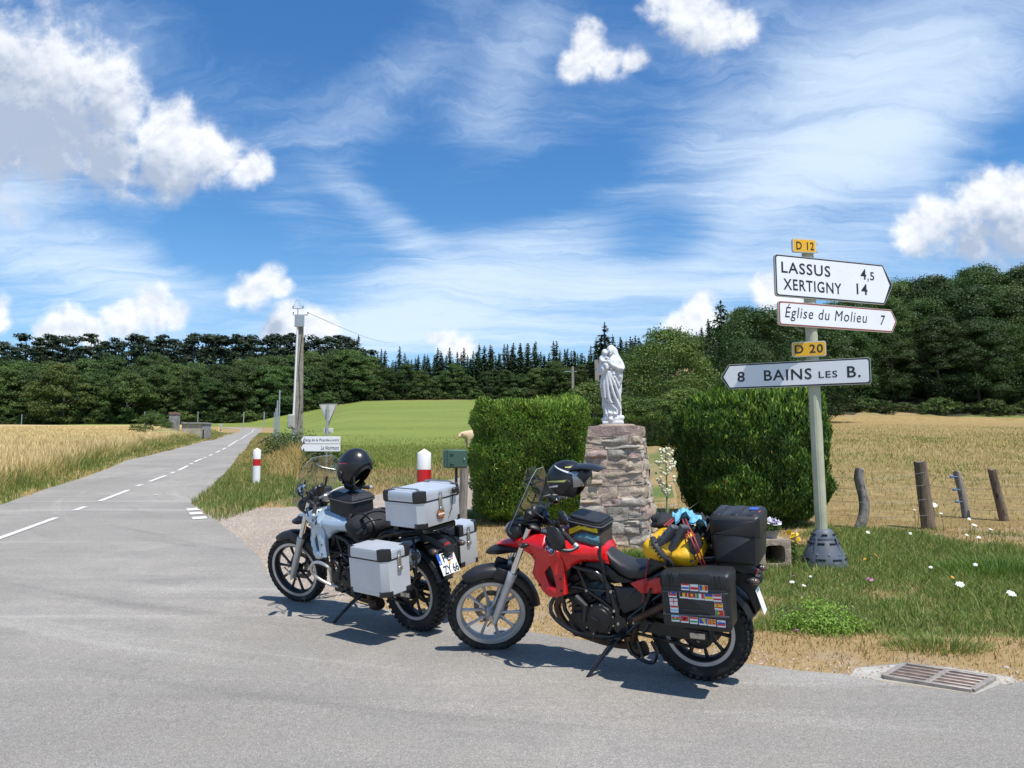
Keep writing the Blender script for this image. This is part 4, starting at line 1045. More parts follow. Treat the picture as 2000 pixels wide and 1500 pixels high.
# ------------------------------------------------------------------ lettering
_TXT = {}
def text_data(s, bold=0.0, shear=0.0, spacing=1.0):
    key = (s, bold, shear, spacing)
    if key not in _TXT:
        c = bpy.data.curves.new('lettering', 'FONT'); c.body = s; c.size = 1.0; c.offset = bold; c.shear = shear; c.space_character = spacing; c.resolution_u = 3
        o = bpy.data.objects.new('lettering', c); COL.objects.link(o); dg = bpy.context.evaluated_depsgraph_get(); dg.update()
        me = bpy.data.meshes.new_from_object(o.evaluated_get(dg)); v = [tuple(p.co) for p in me.vertices]; f = [tuple(p.vertices) for p in me.polygons]
        bpy.data.objects.remove(o); bpy.data.curves.remove(c); bpy.data.meshes.remove(me)
        xs = [p[0] for p in v]; ys = [p[1] for p in v]; _TXT[key] = (v, f, min(xs), max(xs), min(ys), max(ys))
    return _TXT[key]
def put_text(mb, s, x0, x1, z0, z1, y, bold=.012, shear=0.0, spacing=1.0, facing=-1):
    """fit the words into x0..x1, z0..z1 at depth y; facing -1: read from -y"""
    v, f, a, b, c, d = text_data(s, bold, shear, spacing)
    vs = [((x0 + (p[0] - a) / (b - a) * (x1 - x0)), y, z0 + (p[1] - c) / (d - c) * (z1 - z0)) for p in v]
    return mb.add(vs, f)

def letters(parent, s, x0, x1, z0, z1, y, bold, shear):
    """the same words with one mesh per character"""
    v, f, a, b, c, d = text_data(s, bold, shear, 1.12)
    par = list(range(len(v)))
    def root(i):
        while par[i] != i: par[i] = par[par[i]]; i = par[i]
        return i
    for fc in f:
        for q in fc[1:]: par[root(q)] = root(fc[0])
    comp = {}
    for fc in f: comp.setdefault(root(fc[0]), []).append(fc)
    items = []
    for k, fs in comp.items():
        xs = [v[i][0] - shear * v[i][1] for fc in fs for i in fc]; items.append([min(xs), max(xs), fs])
    items.sort(key=lambda q: q[0]); merged = []
    for it in items:
        if merged and it[0] < merged[-1][1] - .25 * min(it[1] - it[0], merged[-1][1] - merged[-1][0]): merged[-1][1] = max(merged[-1][1], it[1]); merged[-1][2] += it[2]
        else: merged.append(it)
    for lo, hi, fs in merged:
        ids = sorted({i for fc in fs for i in fc}); mp = {i: n for n, i in enumerate(ids)}; mb = MB()
        mb.add([(x0 + (v[i][0] - a) / (b - a) * (x1 - x0), y, z0 + (v[i][1] - c) / (d - c) * (z1 - z0)) for i in ids], [tuple(mp[i] for i in fc) for fc in fs])
        mb.build('letter', BLACK, parent, smooth=0)

BLACK = mat('black_print', (.016, .017, .022), .45)
WHITE_SHEET = mat('white_sheeting', (.80, .81, .82), .38, var=.02, vscale=5, dirt=((.62, .62, .58), 2.2, .66))
YELLOW_SHEET = mat('yellow_sheeting', (.80, .43, .015), .38, var=.03, vscale=6)
ALU = mat('sign_back', (.56, .55, .48), .45, .3, var=.1, vscale=6, bump=.05)
GALV = mat('galvanised_steel', (.44, .46, .48), .42, .7, var=.16, vscale=14)
REDBROWN = mat('red_brown_print', (.28, .055, .03), .45)
POSTM = mat('fluted_post', (.47, .46, .33), .5, .15, var=.14, vscale=2.5, dirt=((.30, .30, .20), 1.6, .55))
GREYPL = mat('grey_plastic', (.085, .10, .125), .55, var=.22, vscale=5, bump=.12, bscale=9, dirt=((.20, .20, .18), 7, .60))
def rounded(pts, rad, k=4):
    out = []; n = len(pts)
    for i in range(n):
        p0, p1, p2 = Vector(pts[i - 1]), Vector(pts[i]), Vector(pts[(i + 1) % n])
        r = rad[i] if isinstance(rad, (list, tuple)) else rad
        a = p1 + (p0 - p1).normalized() * r; b = p1 + (p2 - p1).normalized() * r
        for s in range(k + 1):
            t = s / k; out.append(tuple((1 - t) ** 2 * a + 2 * t * (1 - t) * p1 + t * t * b))
    return out
def offset_poly(poly, d):
    n = len(poly); out = []
    A = sum(poly[i][0] * poly[(i + 1) % n][1] - poly[(i + 1) % n][0] * poly[i][1] for i in range(n)); sg = 1 if A > 0 else -1
    for i in range(n):
        p0, p1, p2 = Vector(poly[i - 1]), Vector(poly[i]), Vector(poly[(i + 1) % n])
        e1 = (p1 - p0).normalized(); e2 = (p2 - p1).normalized(); n1 = Vector((-e1.y, e1.x)) * sg; n2 = Vector((-e2.y, e2.x)) * sg
        out.append(tuple(p1 + (n1 + n2) / max(.5, 1 + n1.dot(n2)) * d))
    return out

# ------------------------------------------------------------------ the big signpost
def build_signpost():
    base = G(1608, 1106); Y = base.y
    root = thing('signpost', 'tall direction signpost with five plates on a fluted pale post with grey base cover', 'signpost', base)
    top = at(1577, 492, Y)
    lean = (top.x - base.x) / (top.z - base.z)
    def X_at(z): return lean * z
    mb = MB(); n = 48; Lz = top.z - base.z; rings = []
    for z in (-.3, .2, .8, 1.5, 2.3, 3.0, Lz):
        rings.append([(X_at(z) + (.069 - .004 * (j % 3 == 0)) * math.cos(2 * math.pi * j / n), (.069 - .004 * (j % 3 == 0)) * math.sin(2 * math.pi * j / n), z) for j in range(n)])
    mb.loft(rings); mb.build('post', POSTM, root, smooth=50)
    mb = MB()
    prof = [(.262, -.05), (.258, .03), (.232, .12), (.185, .24), (.148, .300), (.140, .318), (.146, .322), (.143, .335), (.108, .405), (.084, .432), (.071, .436)]
    mb.lathe(prof, 40)
    for zz, rr, cnt, ln in ((.10, .237, 8, .11), (.275, .168, 8, .075), (.375, .128, 6, .06)):
        for i in range(cnt):
            a = i * 2 * math.pi / cnt + .25; mb.m(1).box((rr * math.cos(a), rr * math.sin(a), zz), (.020, ln, .014), rot=(0, 0, a)); mb.m(0)
    for a in (0, math.pi / 2, math.pi, -math.pi / 2):
        mb.box((.205 * math.cos(a - .9), .205 * math.sin(a - .9), .17), (.02, .03, .36), rot=(0, R(-17), a - .9), bev=.006)
    cb = mb.build('base_cover', [GREYPL, mat('slot_dark', (.01, .01, .012), .8)], root, smooth=40)
    cb.location = (.015, 0, 0)
    for q in range(5):
        a = -2.3 + q * .6; mb2 = MB(); mb2.ball((.222 * math.cos(a), .222 * math.sin(a), .155), .010, 8, 4)
        mb2.build('bolt', GALV, cb)
    # plates: plane through the post front, yaw measured from the photograph
    def plate(name, label, yaw, px_mid, z_top_px, z_bot_px, px_l, px_r, arrow, fr, face, edge, words, bw, tipw=.0, y_off=-.085):
        c, s = math.cos(yaw), math.sin(yaw); z1 = at(px_mid, z_top_px, Y - .08).z - base.z; z0 = at(px_mid, z_bot_px, Y - .08).z - base.z
        zc = (z0 + z1) / 2; ox = X_at(zc) + base.x
        def t_of(px):
            d = ray(px, 700); k = d[0] / d[1]
            # point: (ox + t c, Y + y_off' + t s) -> x/y = k
            yo = Y + y_off * c; xo = ox - y_off * s * -1 * -1
            return (k * yo - xo) / (c - k * s)
        a, b = t_of(px_l), t_of(px_r); h = z1 - z0; hh = h / 2
        # child plate frame: local x along the plate, -y towards the reader
        o_loc = Vector((X_at(zc), 0, zc))
        if arrow == 'r': poly = rounded([(a, -hh), (b - tipw, -hh), (b, 0), (b - tipw, hh), (a, hh)], [.04, .015, .03, .015, .04])
        elif arrow == 'l': poly = rounded([(a + tipw, -hh), (b, -hh), (b, hh), (a + tipw, hh), (a, 0)], [.015, .04, .04, .015, .03])
        else: poly = rounded([(a, -hh), (b, -hh), (b, hh), (a, hh)], .03)
        mb = MB(); mb.m(1).prism(poly, y_off, y_off + .028); mb.m(0); pts = offset_poly(poly, .006)
        mb.add([(p[0], y_off - .0012, p[1]) for p in pts], [tuple(range(len(pts)))])
        mb.m(1)
        for zz in (-hh * .55, hh * .55): mb.box(((a * 0), y_off + .043, zz), (.22, .026, .03))
        pl = mb.build(name, [edge, ALU], root, smooth=30, loc=o_loc, rot=(0, 0, yaw)); pl['label'] = label
        # coloured face inside the border, arrow tip left in the border colour
        q = offset_poly(poly, bw)
        if arrow:
            k = .045
            if arrow == 'r': q = rounded([(a + bw, -hh + bw), (b - tipw - .012, -hh + bw), (b - fr, 0), (b - tipw - .012, hh - bw), (a + bw, hh - bw)], [.03, .008, .004, .008, .03])
            else: q = rounded([(a + tipw + .012, -hh + bw), (b - bw, -hh + bw), (b - bw, hh - bw), (a + tipw + .012, hh - bw), (a + fr, 0)], [.008, .03, .03, .008, .004])
        mf = MB(); mf.add([(p[0], y_off - .0024, p[1]) for p in q], [tuple(range(len(q)))]); mf.build('sign_face', face, pl, smooth=0)
        for (s_, f0, f1, g0, g1, bo, sh) in words: letters(pl, s_, a + (b - a) * f0, a + (b - a) * f1, -hh + h * g0, -hh + h * g1, y_off - .0042, bo, sh)
    plate('road_number_sign', 'yellow road number plate D 12 on top', R(12), 1579, 467.5, 494.5, 1556, 1602.5, None, 0, YELLOW_SHEET, mat('pale_edge', (.70, .68, .62), .5), [('D 12', .15, .90, .20, .78, .016, 0)], .012)
    plate('direction_sign', 'white arrow plate pointing right, LASSUS and XERTIGNY', R(19), 1583, 503.5, 584, 1519.5, 1750.5, 'r', .052, WHITE_SHEET, BLACK,
          [('LASSUS', .050, .455, .565, .835, .013, 0), ('XERTIGNY', .062, .545, .165, .435, .013, 0), ('4', .715, .765, .585, .845, .016, 0), (',', .775, .785, .53, .625, .012, 0), ('5', .798, .835, .585, .79, .012, 0), ('14', .675, .770, .205, .475, .016, 0)], .022, .145)
    plate('direction_sign', 'white arrow plate with red brown border, Église du Molieu', R(19), 1585, 593, 640, 1523.5, 1755.5, 'r', .030, WHITE_SHEET, REDBROWN,
          [('Église du Molieu', .050, .735, .20, .90, 0.0, .22), ('7', .85, .895, .30, .72, .006, .22)], .022, .085)
    plate('road_number_sign', 'yellow road number plate D 20 in the middle of the post', R(-20), 1581, 666.5, 696.5, 1547, 1614.5, None, 0, YELLOW_SHEET, mat('pale_edge', (.70, .68, .62), .5), [('D 20', .09, .91, .24, .80, .016, 0)], .012)
    plate('direction_sign', 'white arrow plate pointing left, BAINS LES B.', R(-26), 1583, 703.5, 754, 1406.5, 1700, 'l', .036, WHITE_SHEET, BLACK,
          [('8', .120, .172, .27, .69, .013, 0), ('BAINS', .305, .625, .27, .70, .014, 0), ('LES', .670, .790, .30, .56, .010, 0), ('B.', .852, .936, .27, .70, .013, 0)], .022, .10)
    return root
build_signpost()

# ------------------------------------------------------------------ bollards
WPLAST = mat('white_plastic', (.78, .78, .77), .4, var=.03, dirt=((.55, .54, .48), 6, .66)); REDREF = mat('red_band', (.52, .012, .018), .35)
def bollard(label, px_c, base_py, top_py, wpx, Y):
    p = on(px_c, Y); top = at(px_c, top_py, Y).z - p.z; r = wpx / 1500 * Y / 2
    e = thing('bollard', label, 'bollard', p, 0, 'red banded bollards at the side road')
    cap = 1.15 * r; b1 = top - 1.75 * 2 * r * .86; b0 = b1 - .88 * 2 * r
    MB().lathe([(r * .98, -.1), (r, b0 - .001)], 32).build('shaft', WPLAST, e)
    MB().lathe([(r * 1.012, b0), (r * 1.012, b1)], 32).build('reflective_band', REDREF, e)
    MB().lathe([(r, b1 + .001), (r, top - cap * .62), (r * .96, top - cap * .55), (r * .10, top - .01), (0, top)], 32).build('cap', WPLAST, e)
bollard('distant white bollard with one red band beside the road edge', 502, 952, 874.5, 14.6, 20.3)
bollard('nearer white bollard with red band rising behind the silver aluminium top case', 828.5, 1021, 876, 27, 12.6)

# ------------------------------------------------------------------ utility pole
CONC = mat('weathered_concrete', (.27, .245, .20), .92, var=.28, vscale=5, bump=.35, bscale=30)
def build_pole():
    Y = 34.0; p = on(582, Y); e = thing('utility_pole', 'tall weathered utility pole with white conduit and grey meter box', 'utility pole', p)
    k = Y / 1500; top = at(588, 615, Y); hx = top.x - p.x; hz = top.z - p.z
    mb = MB(); mb.loft([[(t * hx + sx * (.175 - .075 * t), sy * (.15 - .06 * t), -.3 + t * (hz + .3)) for sx, sy in ((-1, -1), (1, -1), (1, 1), (-1, 1))] for t in (0, .25, .5, .75, 1)], True)
    mb.build('shaft', CONC, e, smooth=20)
    mb = MB(); mb.tube([(-.24, -.17, .0), (-.19, -.16, hz * .35), (hx * .7 - .13, -.14, hz * .72), (hx - .10, -.12, hz * .93)], .045, 8); mb.build('conduit', mat('white_conduit', (.72, .73, .73), .4), e)
    mb = MB(); mb.box((-.26, -.24, hz * .245), (.30, .18, .62), bev=.03); mb.box((-.26, -.337, hz * .245), (.24, .012, .54), bev=.005); mb.build('meter_box', mat('meter_box', (.40, .39, .35), .6, var=.1), e)
    mb = MB(); mb.tube([(-.10, -.10, hz * .05), (.08, -.17, hz * .4), (-.02, -.16, hz * .62), (.10, -.14, hz * .9)], .012, 5); mb.tube([(.12, -.14, hz * .3), (.42, -.1, hz * .46), (.28, -.08, hz * .6)], .010, 5); mb.build('cable', mat('black_cable', (.015, .015, .017), .6), e)
    mb = MB(); mb.box((hx, -.10, hz - .02), (.70, .03, .04)); mb.box((hx - .12, -.10, hz + .28), (.50, .025, .035)); mb.tube([(hx - .12, -.1, hz - .3), (hx - .12, -.1, hz + .30)], .022, 6); mb.box((hx - .02, -.16, hz - .30), (.42, .10, .55), bev=.02)
    mb.build('crossarm', GALV, e)
    for ox, oz in ((-.32, .0), (.33, .0), (-.34, .27), (.10, .27)):
        MB().lathe([(.015, 0), (.03, .02), (.022, .04), (.032, .06), (.012, .09)], 10).build('insulator', mat('insulator', (.10, .06, .045), .25), e, loc=(hx + ox, -.10, hz + .03 + oz))
    mb = MB(); mb.curve([(hx - .30, -.1, hz + .34), (hx - .22, -.1, hz + .62), (hx - .06, -.1, hz + .62), (hx + .03, -.1, hz + .34)], .008, 5); mb.build('jumper_wire', GALV, e)
    # overhead line to the right, ends at the far pole
    a = Vector((hx + .33, -.1, hz + .08)); far = at(775, 670, 110) - p
    mb = MB(); pts = [a.lerp(far, t) - Vector((0, 0, 1.2 * math.sin(math.pi * t) * .35)) for t in np.linspace(0, 1, 15)]; mb.tube(pts, .011, 4); mb.build('overhead_wire', mat('wire_dark', (.03, .03, .035), .5), e)
build_pole()

# ------------------------------------------------------------------ yield sign seen from behind with the two direction plates
def build_yield():
    Y = 25.0; p = on(638, Y); e = thing('yield_sign', 'triangular yield sign seen from behind above two white arrow plates', 'road sign', p); k = Y / 1500
    z = lambda py: at(638, py, Y).z - p.z
    MB().tube([(-.02, 0, -.3), (.0, 0, z(920)), (.0, 0, z(792))], .042, 10).build('post', GALV, e)
    tri = rounded([(-18.5 * k, z(789)), (18.8 * k, z(788)), (1.5 * k, z(831))], .05); mb = MB(); mb.prism(tri, .047, .072); inn = offset_poly(tri, .03)
    mb.m(1); mb.prism(inn, .042, .046); mb.build('triangle_plate', [mat('sign_rim', (.40, .385, .32), .6, .2), mat('sign_back_grey', (.60, .59, .52), .5, .15, var=.1)], e)
    mb = MB(); mb.box((1.5 * k, .055, z(841)), (19 * k, .03, 10 * k), bev=.01); mb.box((1.0 * k, .055, z(841)), (12 * k, .05, 4 * k)); mb.build('supplementary_plate', mat('sign_back_grey', (.42, .42, .38), .5, .35, var=.1), e)
    x0, x1 = -51 * k, 27.5 * k
    for (t, b, words, f0, f1) in ((852.0, 866.6, 'Étang de la Picarde-Loisirs', .08, .965), (867.4, 881.6, 'Le Noirmont', .52, .965)):
        zt, zb = z(t), z(b); zm = (zt + zb) / 2
        poly = rounded([(x0, zm), (x0 + .11, zb), (x1, zb), (x1, zt), (x0 + .11, zt)], [.01, .01, .03, .03, .01]); mb = MB()
        mb.m(1).prism(poly, -.085, -.060); mb.m(0); q = rounded([(x0 + .115, zb + .006), (x1 - .006, zb + .006), (x1 - .006, zt - .006), (x0 + .115, zt - .006), (x0 + .03, zm)], .006); mb.add([(a_, -.0865, b_) for a_, b_ in q], [tuple(range(len(q)))])
        mb.m(2); 
        mb.add([(x0 + .008, -.0880, zm), (x0 + .085, -.0880, zb + .012), (x0 + .030, -.0880, zm)], [(0, 1, 2)]); mb.add([(x0 + .008, -.0880, zm), (x0 + .030, -.0880, zm), (x0 + .085, -.0880, zt - .012)], [(0, 1, 2)])
        mb.add([(x0 + .10, -.088, zb + .01), (x0 + .165, -.088, zb + .01), (x0 + .105, -.088, zm)], [(0, 1, 2)])
        pl = mb.build('direction_plate', [WHITE_SHEET, ALU, BLACK], e, smooth=20); pl['label'] = 'white arrow plate lettered ' + words
        mt = MB(); h = zt - zb; put_text(mt, words, x0 + (x1 - x0) * f0, x0 + (x1 - x0) * f1, zb + h * .20, zb + h * .78, -.0895, .010, .22, 1.05); mt.build('lettering', BLACK, pl, smooth=0)
build_yield()
def small_yield():
    p = G(431, 850); Y = p.y; k = Y / 1500; e = thing('yield_sign', 'tiny distant yield sign seen from behind beside the bunker wall', 'road sign', p)
    MB().tube([(0, 0, -.3), (0, 0, 20 * k)], .05, 6).build('post', GALV, e)
    MB().prism([(-4.6 * k, 22.5 * k), (4.8 * k, 22.5 * k), (.2 * k, 15 * k)], -.09, -.06).build('triangle_plate', mat('sign_back_pale', (.50, .52, .48), .5, .3), e); MB().box((0, -.075, 13 * k), (4.6 * k, .03, 2 * k)).build('supplementary_plate', mat('sign_back_pale', (.5, .52, .48)), e)
small_yield()

# ------------------------------------------------------------------ posts along the far road
def steel_post(px, base_py, top_py, r, label, group, Y=None):
    p = G(px, base_py) if Y is None else on(px, Y); Y = p.y; top = at(px, top_py, Y).z
    e = props(MB().tube([(0, 0, -.3), (0, 0, top - p.z)], r, 8).build('steel_post', GALV), label, 'post', group); e.location = p
steel_post(543.5, 868, 762, .055, 'nearest and tallest galvanised post by the right road edge before the utility pole', 'galvanised posts by the road')
steel_post(539.0, 856, 782, .06, 'second tall galvanised post right behind the tallest one', 'galvanised posts by the road', 62)
for px, Y, t in ((536.5, 78, 797), (533.5, 96, 806)): steel_post(px, 0, t, .06, 'short far galvanised post in the row behind the tall ones', 'galvanised posts by the road', Y)
for px, Y, t in ((279, 205, 804), (383.5, 200, 804), (473.5, 172, 805), (513.5, 170, 804), (38, 210, 809)): steel_post(px, 0, t, .11, 'thin grey post in the far line across the fields before the wood', 'thin grey posts across the far fields', Y)

# two poles behind the left hedge
def old_pole(px, top_py, Y, w, label, holes):
    p = on(px, Y); h = at(px, top_py, Y).z - p.z; e = thing('line_pole', label, 'pole', p); tilt = -.035 if holes else 0.0
    mb = MB(); mb.loft([[(tilt * t * h + sx * w / 2 * (1 - .22 * t), sy * w / 2 * (1 - .22 * t), -.3 + t * (h + .3)) for sx, sy in ((-1, -1), (1, -1), (1, 1), (-1, 1))] for t in (0, .5, 1)]); mb.build('shaft', CONC if holes else mat('old_wood', (.24, .215, .185), .95, var=.3, vscale=4), e, smooth=20)
    if holes:
        for i in range(9):
            t = .14 + i * .055; MB().box((tilt * t * h, -w * .5 * (1 - .22 * t) - .006, t * h), (w * .28, .02, w * .34)).build('step_hole', mat('slot_dark', (.01, .01, .012), .8), e)
        MB().box((tilt * .6 * h, 0, .62 * h), (w * 1.1, w * 1.1, .05)).build('strap', GALV, e)
    else: MB().box((-.25, 0, h - .5), (1.3, .06, .06)).build('crossarm', GALV, e)
old_pole(1172.5, 703, 44, .27, 'pale pole with step holes standing left of the statue', True)
old_pole(1120, 716, 78, .30, 'grey wooden pole rising behind the left hedge', False)

# ------------------------------------------------------------------ green letter box on a post and a wooden stake
def build_box():
    Y = 11.6; p = on(889, Y); k = Y / 1500; z = lambda py: at(889, py, Y).z - p.z; GREEN = mat('green_plastic', (.045, .10, .072), .42, var=.05)
    e = thing('letter_box', 'dark green letter box on a thin post beside the left hedge', 'letter box', p, R(8))
    MB().tube([(.02, .03, -.2), (.02, .03, z(914))], .022, 8).build('post', mat('dark_green_steel', (.02, .035, .028), .5), e)
    zc = (z(878) + z(914)) / 2; h = z(878) - z(914); b = MB().box((.0, .05, zc), (46 * k, .30, h), bev=.022).build('body', GREEN, e)
    MB().box((-16 * k, -.103, zc), (1.1 * k, .010, h * .94)).build('seam', mat('dark_green_steel', (.02, .035, .028), .5), b)
    for dz in (.26, -.27): MB().box((-7 * k, -.105, zc + dz * h), (7.5 * k, .022, .010), bev=.004).build('hinge', mat('dark_green_steel', (.02, .035, .028), .5), b)
    MB().box((17 * k, -.108, zc - h * .02), (.02, .02, .03), bev=.005).build('lock', GALV, b)
build_box()
def wood_post(name, label, base, h, r, lean=(0, 0), seed=0, kink=0.0, parent=None, material=None, loc=None, top=1.0, n=11):
    rg = random.Random(seed); rings = []; ks = 9
    for i in range(ks):
        t = i / (ks - 1); ox = lean[0] * t * h + (kink * 1.6 * math.sin(math.pi * min(1, t * 1.15)) ** 1.2 if kink > .05 else kink * math.sin(math.pi * t)) ; oy = lean[1] * t * h
        rings.append([(ox + r * (1.06 - .16 * t) * (1 + .09 * math.sin(j * 2.4 + seed) + .06 * math.sin(5 * t + j * 1.7 + seed * 2)) * math.cos(2 * math.pi * j / n) * top, oy + r * (1.06 - .16 * t) * (1 + .09 * math.sin(j * 1.9 + seed)) * math.sin(2 * math.pi * j / n), -.2 + t * (h + .2) + (.02 * math.sin(j + seed) if i == ks - 1 else 0)) for j in range(n)])
    mb = MB(); mb.loft(rings)
    return mb.build(name, material, parent, smooth=45, loc=loc)
def wood_mat(name, c1, c2):
    m = bpy.data.materials.new(name); m.use_nodes = True; t = NT(m.node_tree); b = t.n['Principled BSDF']; co = t.new('ShaderNodeTexCoord').outputs['Object']
    gr = t.noise(t.mapping(co, scale=(1, 1, .08)), 42, 6, .7, .4); n2 = t.noise(co, 5, 4, .6)
    c = t.mix(t.mr(gr, .32, .68), (*c1, 1), (*c2, 1)); c = t.mix(t.m('MULTIPLY', t.mr(n2, .5, .75), .45), c, (.10, .085, .07, 1))
    cr = t.noise(t.mapping(co, scale=(1, 1, .05)), 26, 3, .5); c = t.mix(t.mr(cr, .62, .68), c, (.035, .03, .026, 1))
    t.put(b.inputs['Base Color'], c); b.inputs['Roughness'].default_value = .95; bn = t.new('ShaderNodeBump'); bn.inputs['Strength'].default_value = .7; bn.inputs['Distance'].default_value = .02; t.put(bn.inputs['Height'], t.m('SUBTRACT', gr, t.m('MULTIPLY', t.mr(cr, .6, .7), 1.5))); t.put(b.inputs['Normal'], bn.outputs[0]); return m
WOOD_G = wood_mat('grey_wood', (.15, .13, .115), (.33, .30, .265)); WOOD_B = wood_mat('brown_wood', (.115, .082, .058), (.25, .185, .13))
p = on(903, 12.2); h = at(908, 911, 12.2).z - p.z; st = wood_post('wooden_stake', '', p, h, .075, (.035, 0), 4, 0, None, WOOD_G, p); props(st, 'grey weathered wooden stake behind the letter box', 'stake')

# ------------------------------------------------------------------ pasture fence on the right
def build_fence():
    pts = [((1664, 1033), (1679, 916), .076, WOOD_G, .085, 'grey bent post at the hedge end'), ((1815, 1032), (1797, 901), .100, WOOD_B, .0, 'thick brown round post'), ((1888, 1020), (1868, 922), .064, WOOD_G, .03, 'grey post with a notched top'), ((1966, 1027), (1937, 916), .072, WOOD_B, .0, 'rough bark post at the picture edge')]
    base0 = G(1815, 1032); e = thing('fence', 'leaning wooden post and wire fence along the dry meadow', 'fence', base0)
    tops = []
    for i, (b, t, r, mm, kink, lb) in enumerate(pts):
        g = G(*b).copy(); g *= (g.y + [.0, -.1, .5, .55][i]) / g.y; g.z = Hs(g.x, g.y); tp = at(t[0], t[1], g.y); h = tp.z - g.z
        o = wood_post('post', lb, g, h, r, ((tp.x - g.x) / h, 0), i * 3 + 1, kink, e, mm, g - base0); o['label'] = lb; tops.append((g - base0, h, (tp.x - g.x) / h))
    # further posts of the same line outside the picture
    for i, dx in enumerate((1.5, 3.1, 4.8)):
        x = tops[-1][0].x + base0.x + dx; y = tops[-1][0].y + base0.y - .02 * i; g = Vector((x, y, Hs(x, y))); wood_post('post', '', g, 1.0, .085, (-.08, 0), 20 + i, 0, e, [WOOD_B, WOOD_G][i % 2], g - base0); tops.append((g - base0, 1.0, -.08))
    WIRE = mat('fence_wire', (.13, .125, .12), .6, .5)
    for f in (.22, .45, .66, .84):
        mb = MB(); P = [Vector((-2.4, 1.2, Hs(base0.x - 2.4, base0.y + 1.2) - base0.z + f))] + [t[0] + Vector((t[2] * f * t[1], -.10, f * t[1])) for t in tops]
        pts_ = []
        for a, b in zip(P[:-1], P[1:]): pts_ += [a.lerp(b, s / 4) - Vector((0, 0, .03 * math.sin(math.pi * s / 4))) for s in range(4)]
        mb.tube(pts_ + [P[-1]], .0024, 4); mb.build('wire', WIRE, e, smooth=0)
    INS = mat('blue_insulator', (.10, .19, .32), .4)
    for f in (.90, .62, .36):
        q = tops[2][0] + Vector((tops[2][2] * f * tops[2][1] - .16, -.11, f * tops[2][1])); mb = MB(); mb.box(q, (.07, .035, .045), bev=.01); mb.tube([q, q + Vector((.12, .03, 0))], .008, 5); mb.build('insulator', INS, e)
build_fence()

# ------------------------------------------------------------------ bunker, chimney stack and mound in the wheat
def build_bunker():
    Y = G(385, 859).y; k = Y / 1500; p = on(376, Y); W1 = mat('bunker_render', (.42, .36, .27), .95, var=.22, vscale=1.2, bump=.3, bscale=8, dirt=((.24, .13, .075), .7, .52)); W2 = mat('bunker_block', (.25, .245, .225), .95, var=.3, vscale=2.5)
    e = thing('bunker', 'small half buried concrete bunker at the far edge of the wheat', 'bunker', (p.x, p.y, p.z - .4)); z = lambda py: at(385, py, Y).z - (p.z - .4)
    zt = z(827.5); mb = MB(); mb.box((-3 * k, .8, zt / 2 - .3), (40 * k, 1.6, zt + .6)); mb.build('wall', W1, e); mb = MB(); mb.box((0, .8, zt + .06), (48 * k, 1.9, .15)); mb.build('roof_slab', W2, e)
    mb = MB(); mb.box((19.8 * k, .7, zt / 2 - .3), (6 * k, 1.5, zt + .58)); mb.build('end_wall', W2, e)
    MB().box((20 * k, -.08, zt * .45), (1.6 * k, .06, zt * .5)).build('opening', mat('slot_dark', (.01, .01, .012), .8), e)
    p2 = on(338, Y + 2); e2 = thing('chimney_stack', 'grey square chimney stack standing on the mound left of the bunker', 'chimney', (p2.x, p2.y, p2.z)); zt = at(338, 810, Y + 2).z - p2.z
    MB().box((0, 0, zt / 2), (13 * k, 1.0, zt)).build('shaft', W2, e2); MB().box((0, 0, zt + .12), (14.5 * k, 1.1, .24)).build('cap', mat('cap_brown', (.22, .13, .09), .9), e2)
    p3 = on(322, Y - 1.5); mb = MB(); mb.ball((0, 0, -.3), (40 * k / 1, 2.6, 1.35), 28, 10, fn=lambda v: 1 + .12 * float(fbm(v.x * 3 + 5, v.y * 3 + v.z * 3, 3, 3)))
    o = mb.build('earth_mound', mat('mound_turf', (.21, .19, .075), 1.0, var=.5, vscale=1.2, bump=.8, bscale=6), smooth=60); o.location = (p3.x + 1.5 * k, p3.y, p3.z); o['kind'] = 'structure'
    p4 = on(296, Y - 1); tree('shrub', BUSH, p4.x, p4.y, 2.9, 4, 'round green bush on the left end of the earth mound', 'shrub', None)
build_bunker()

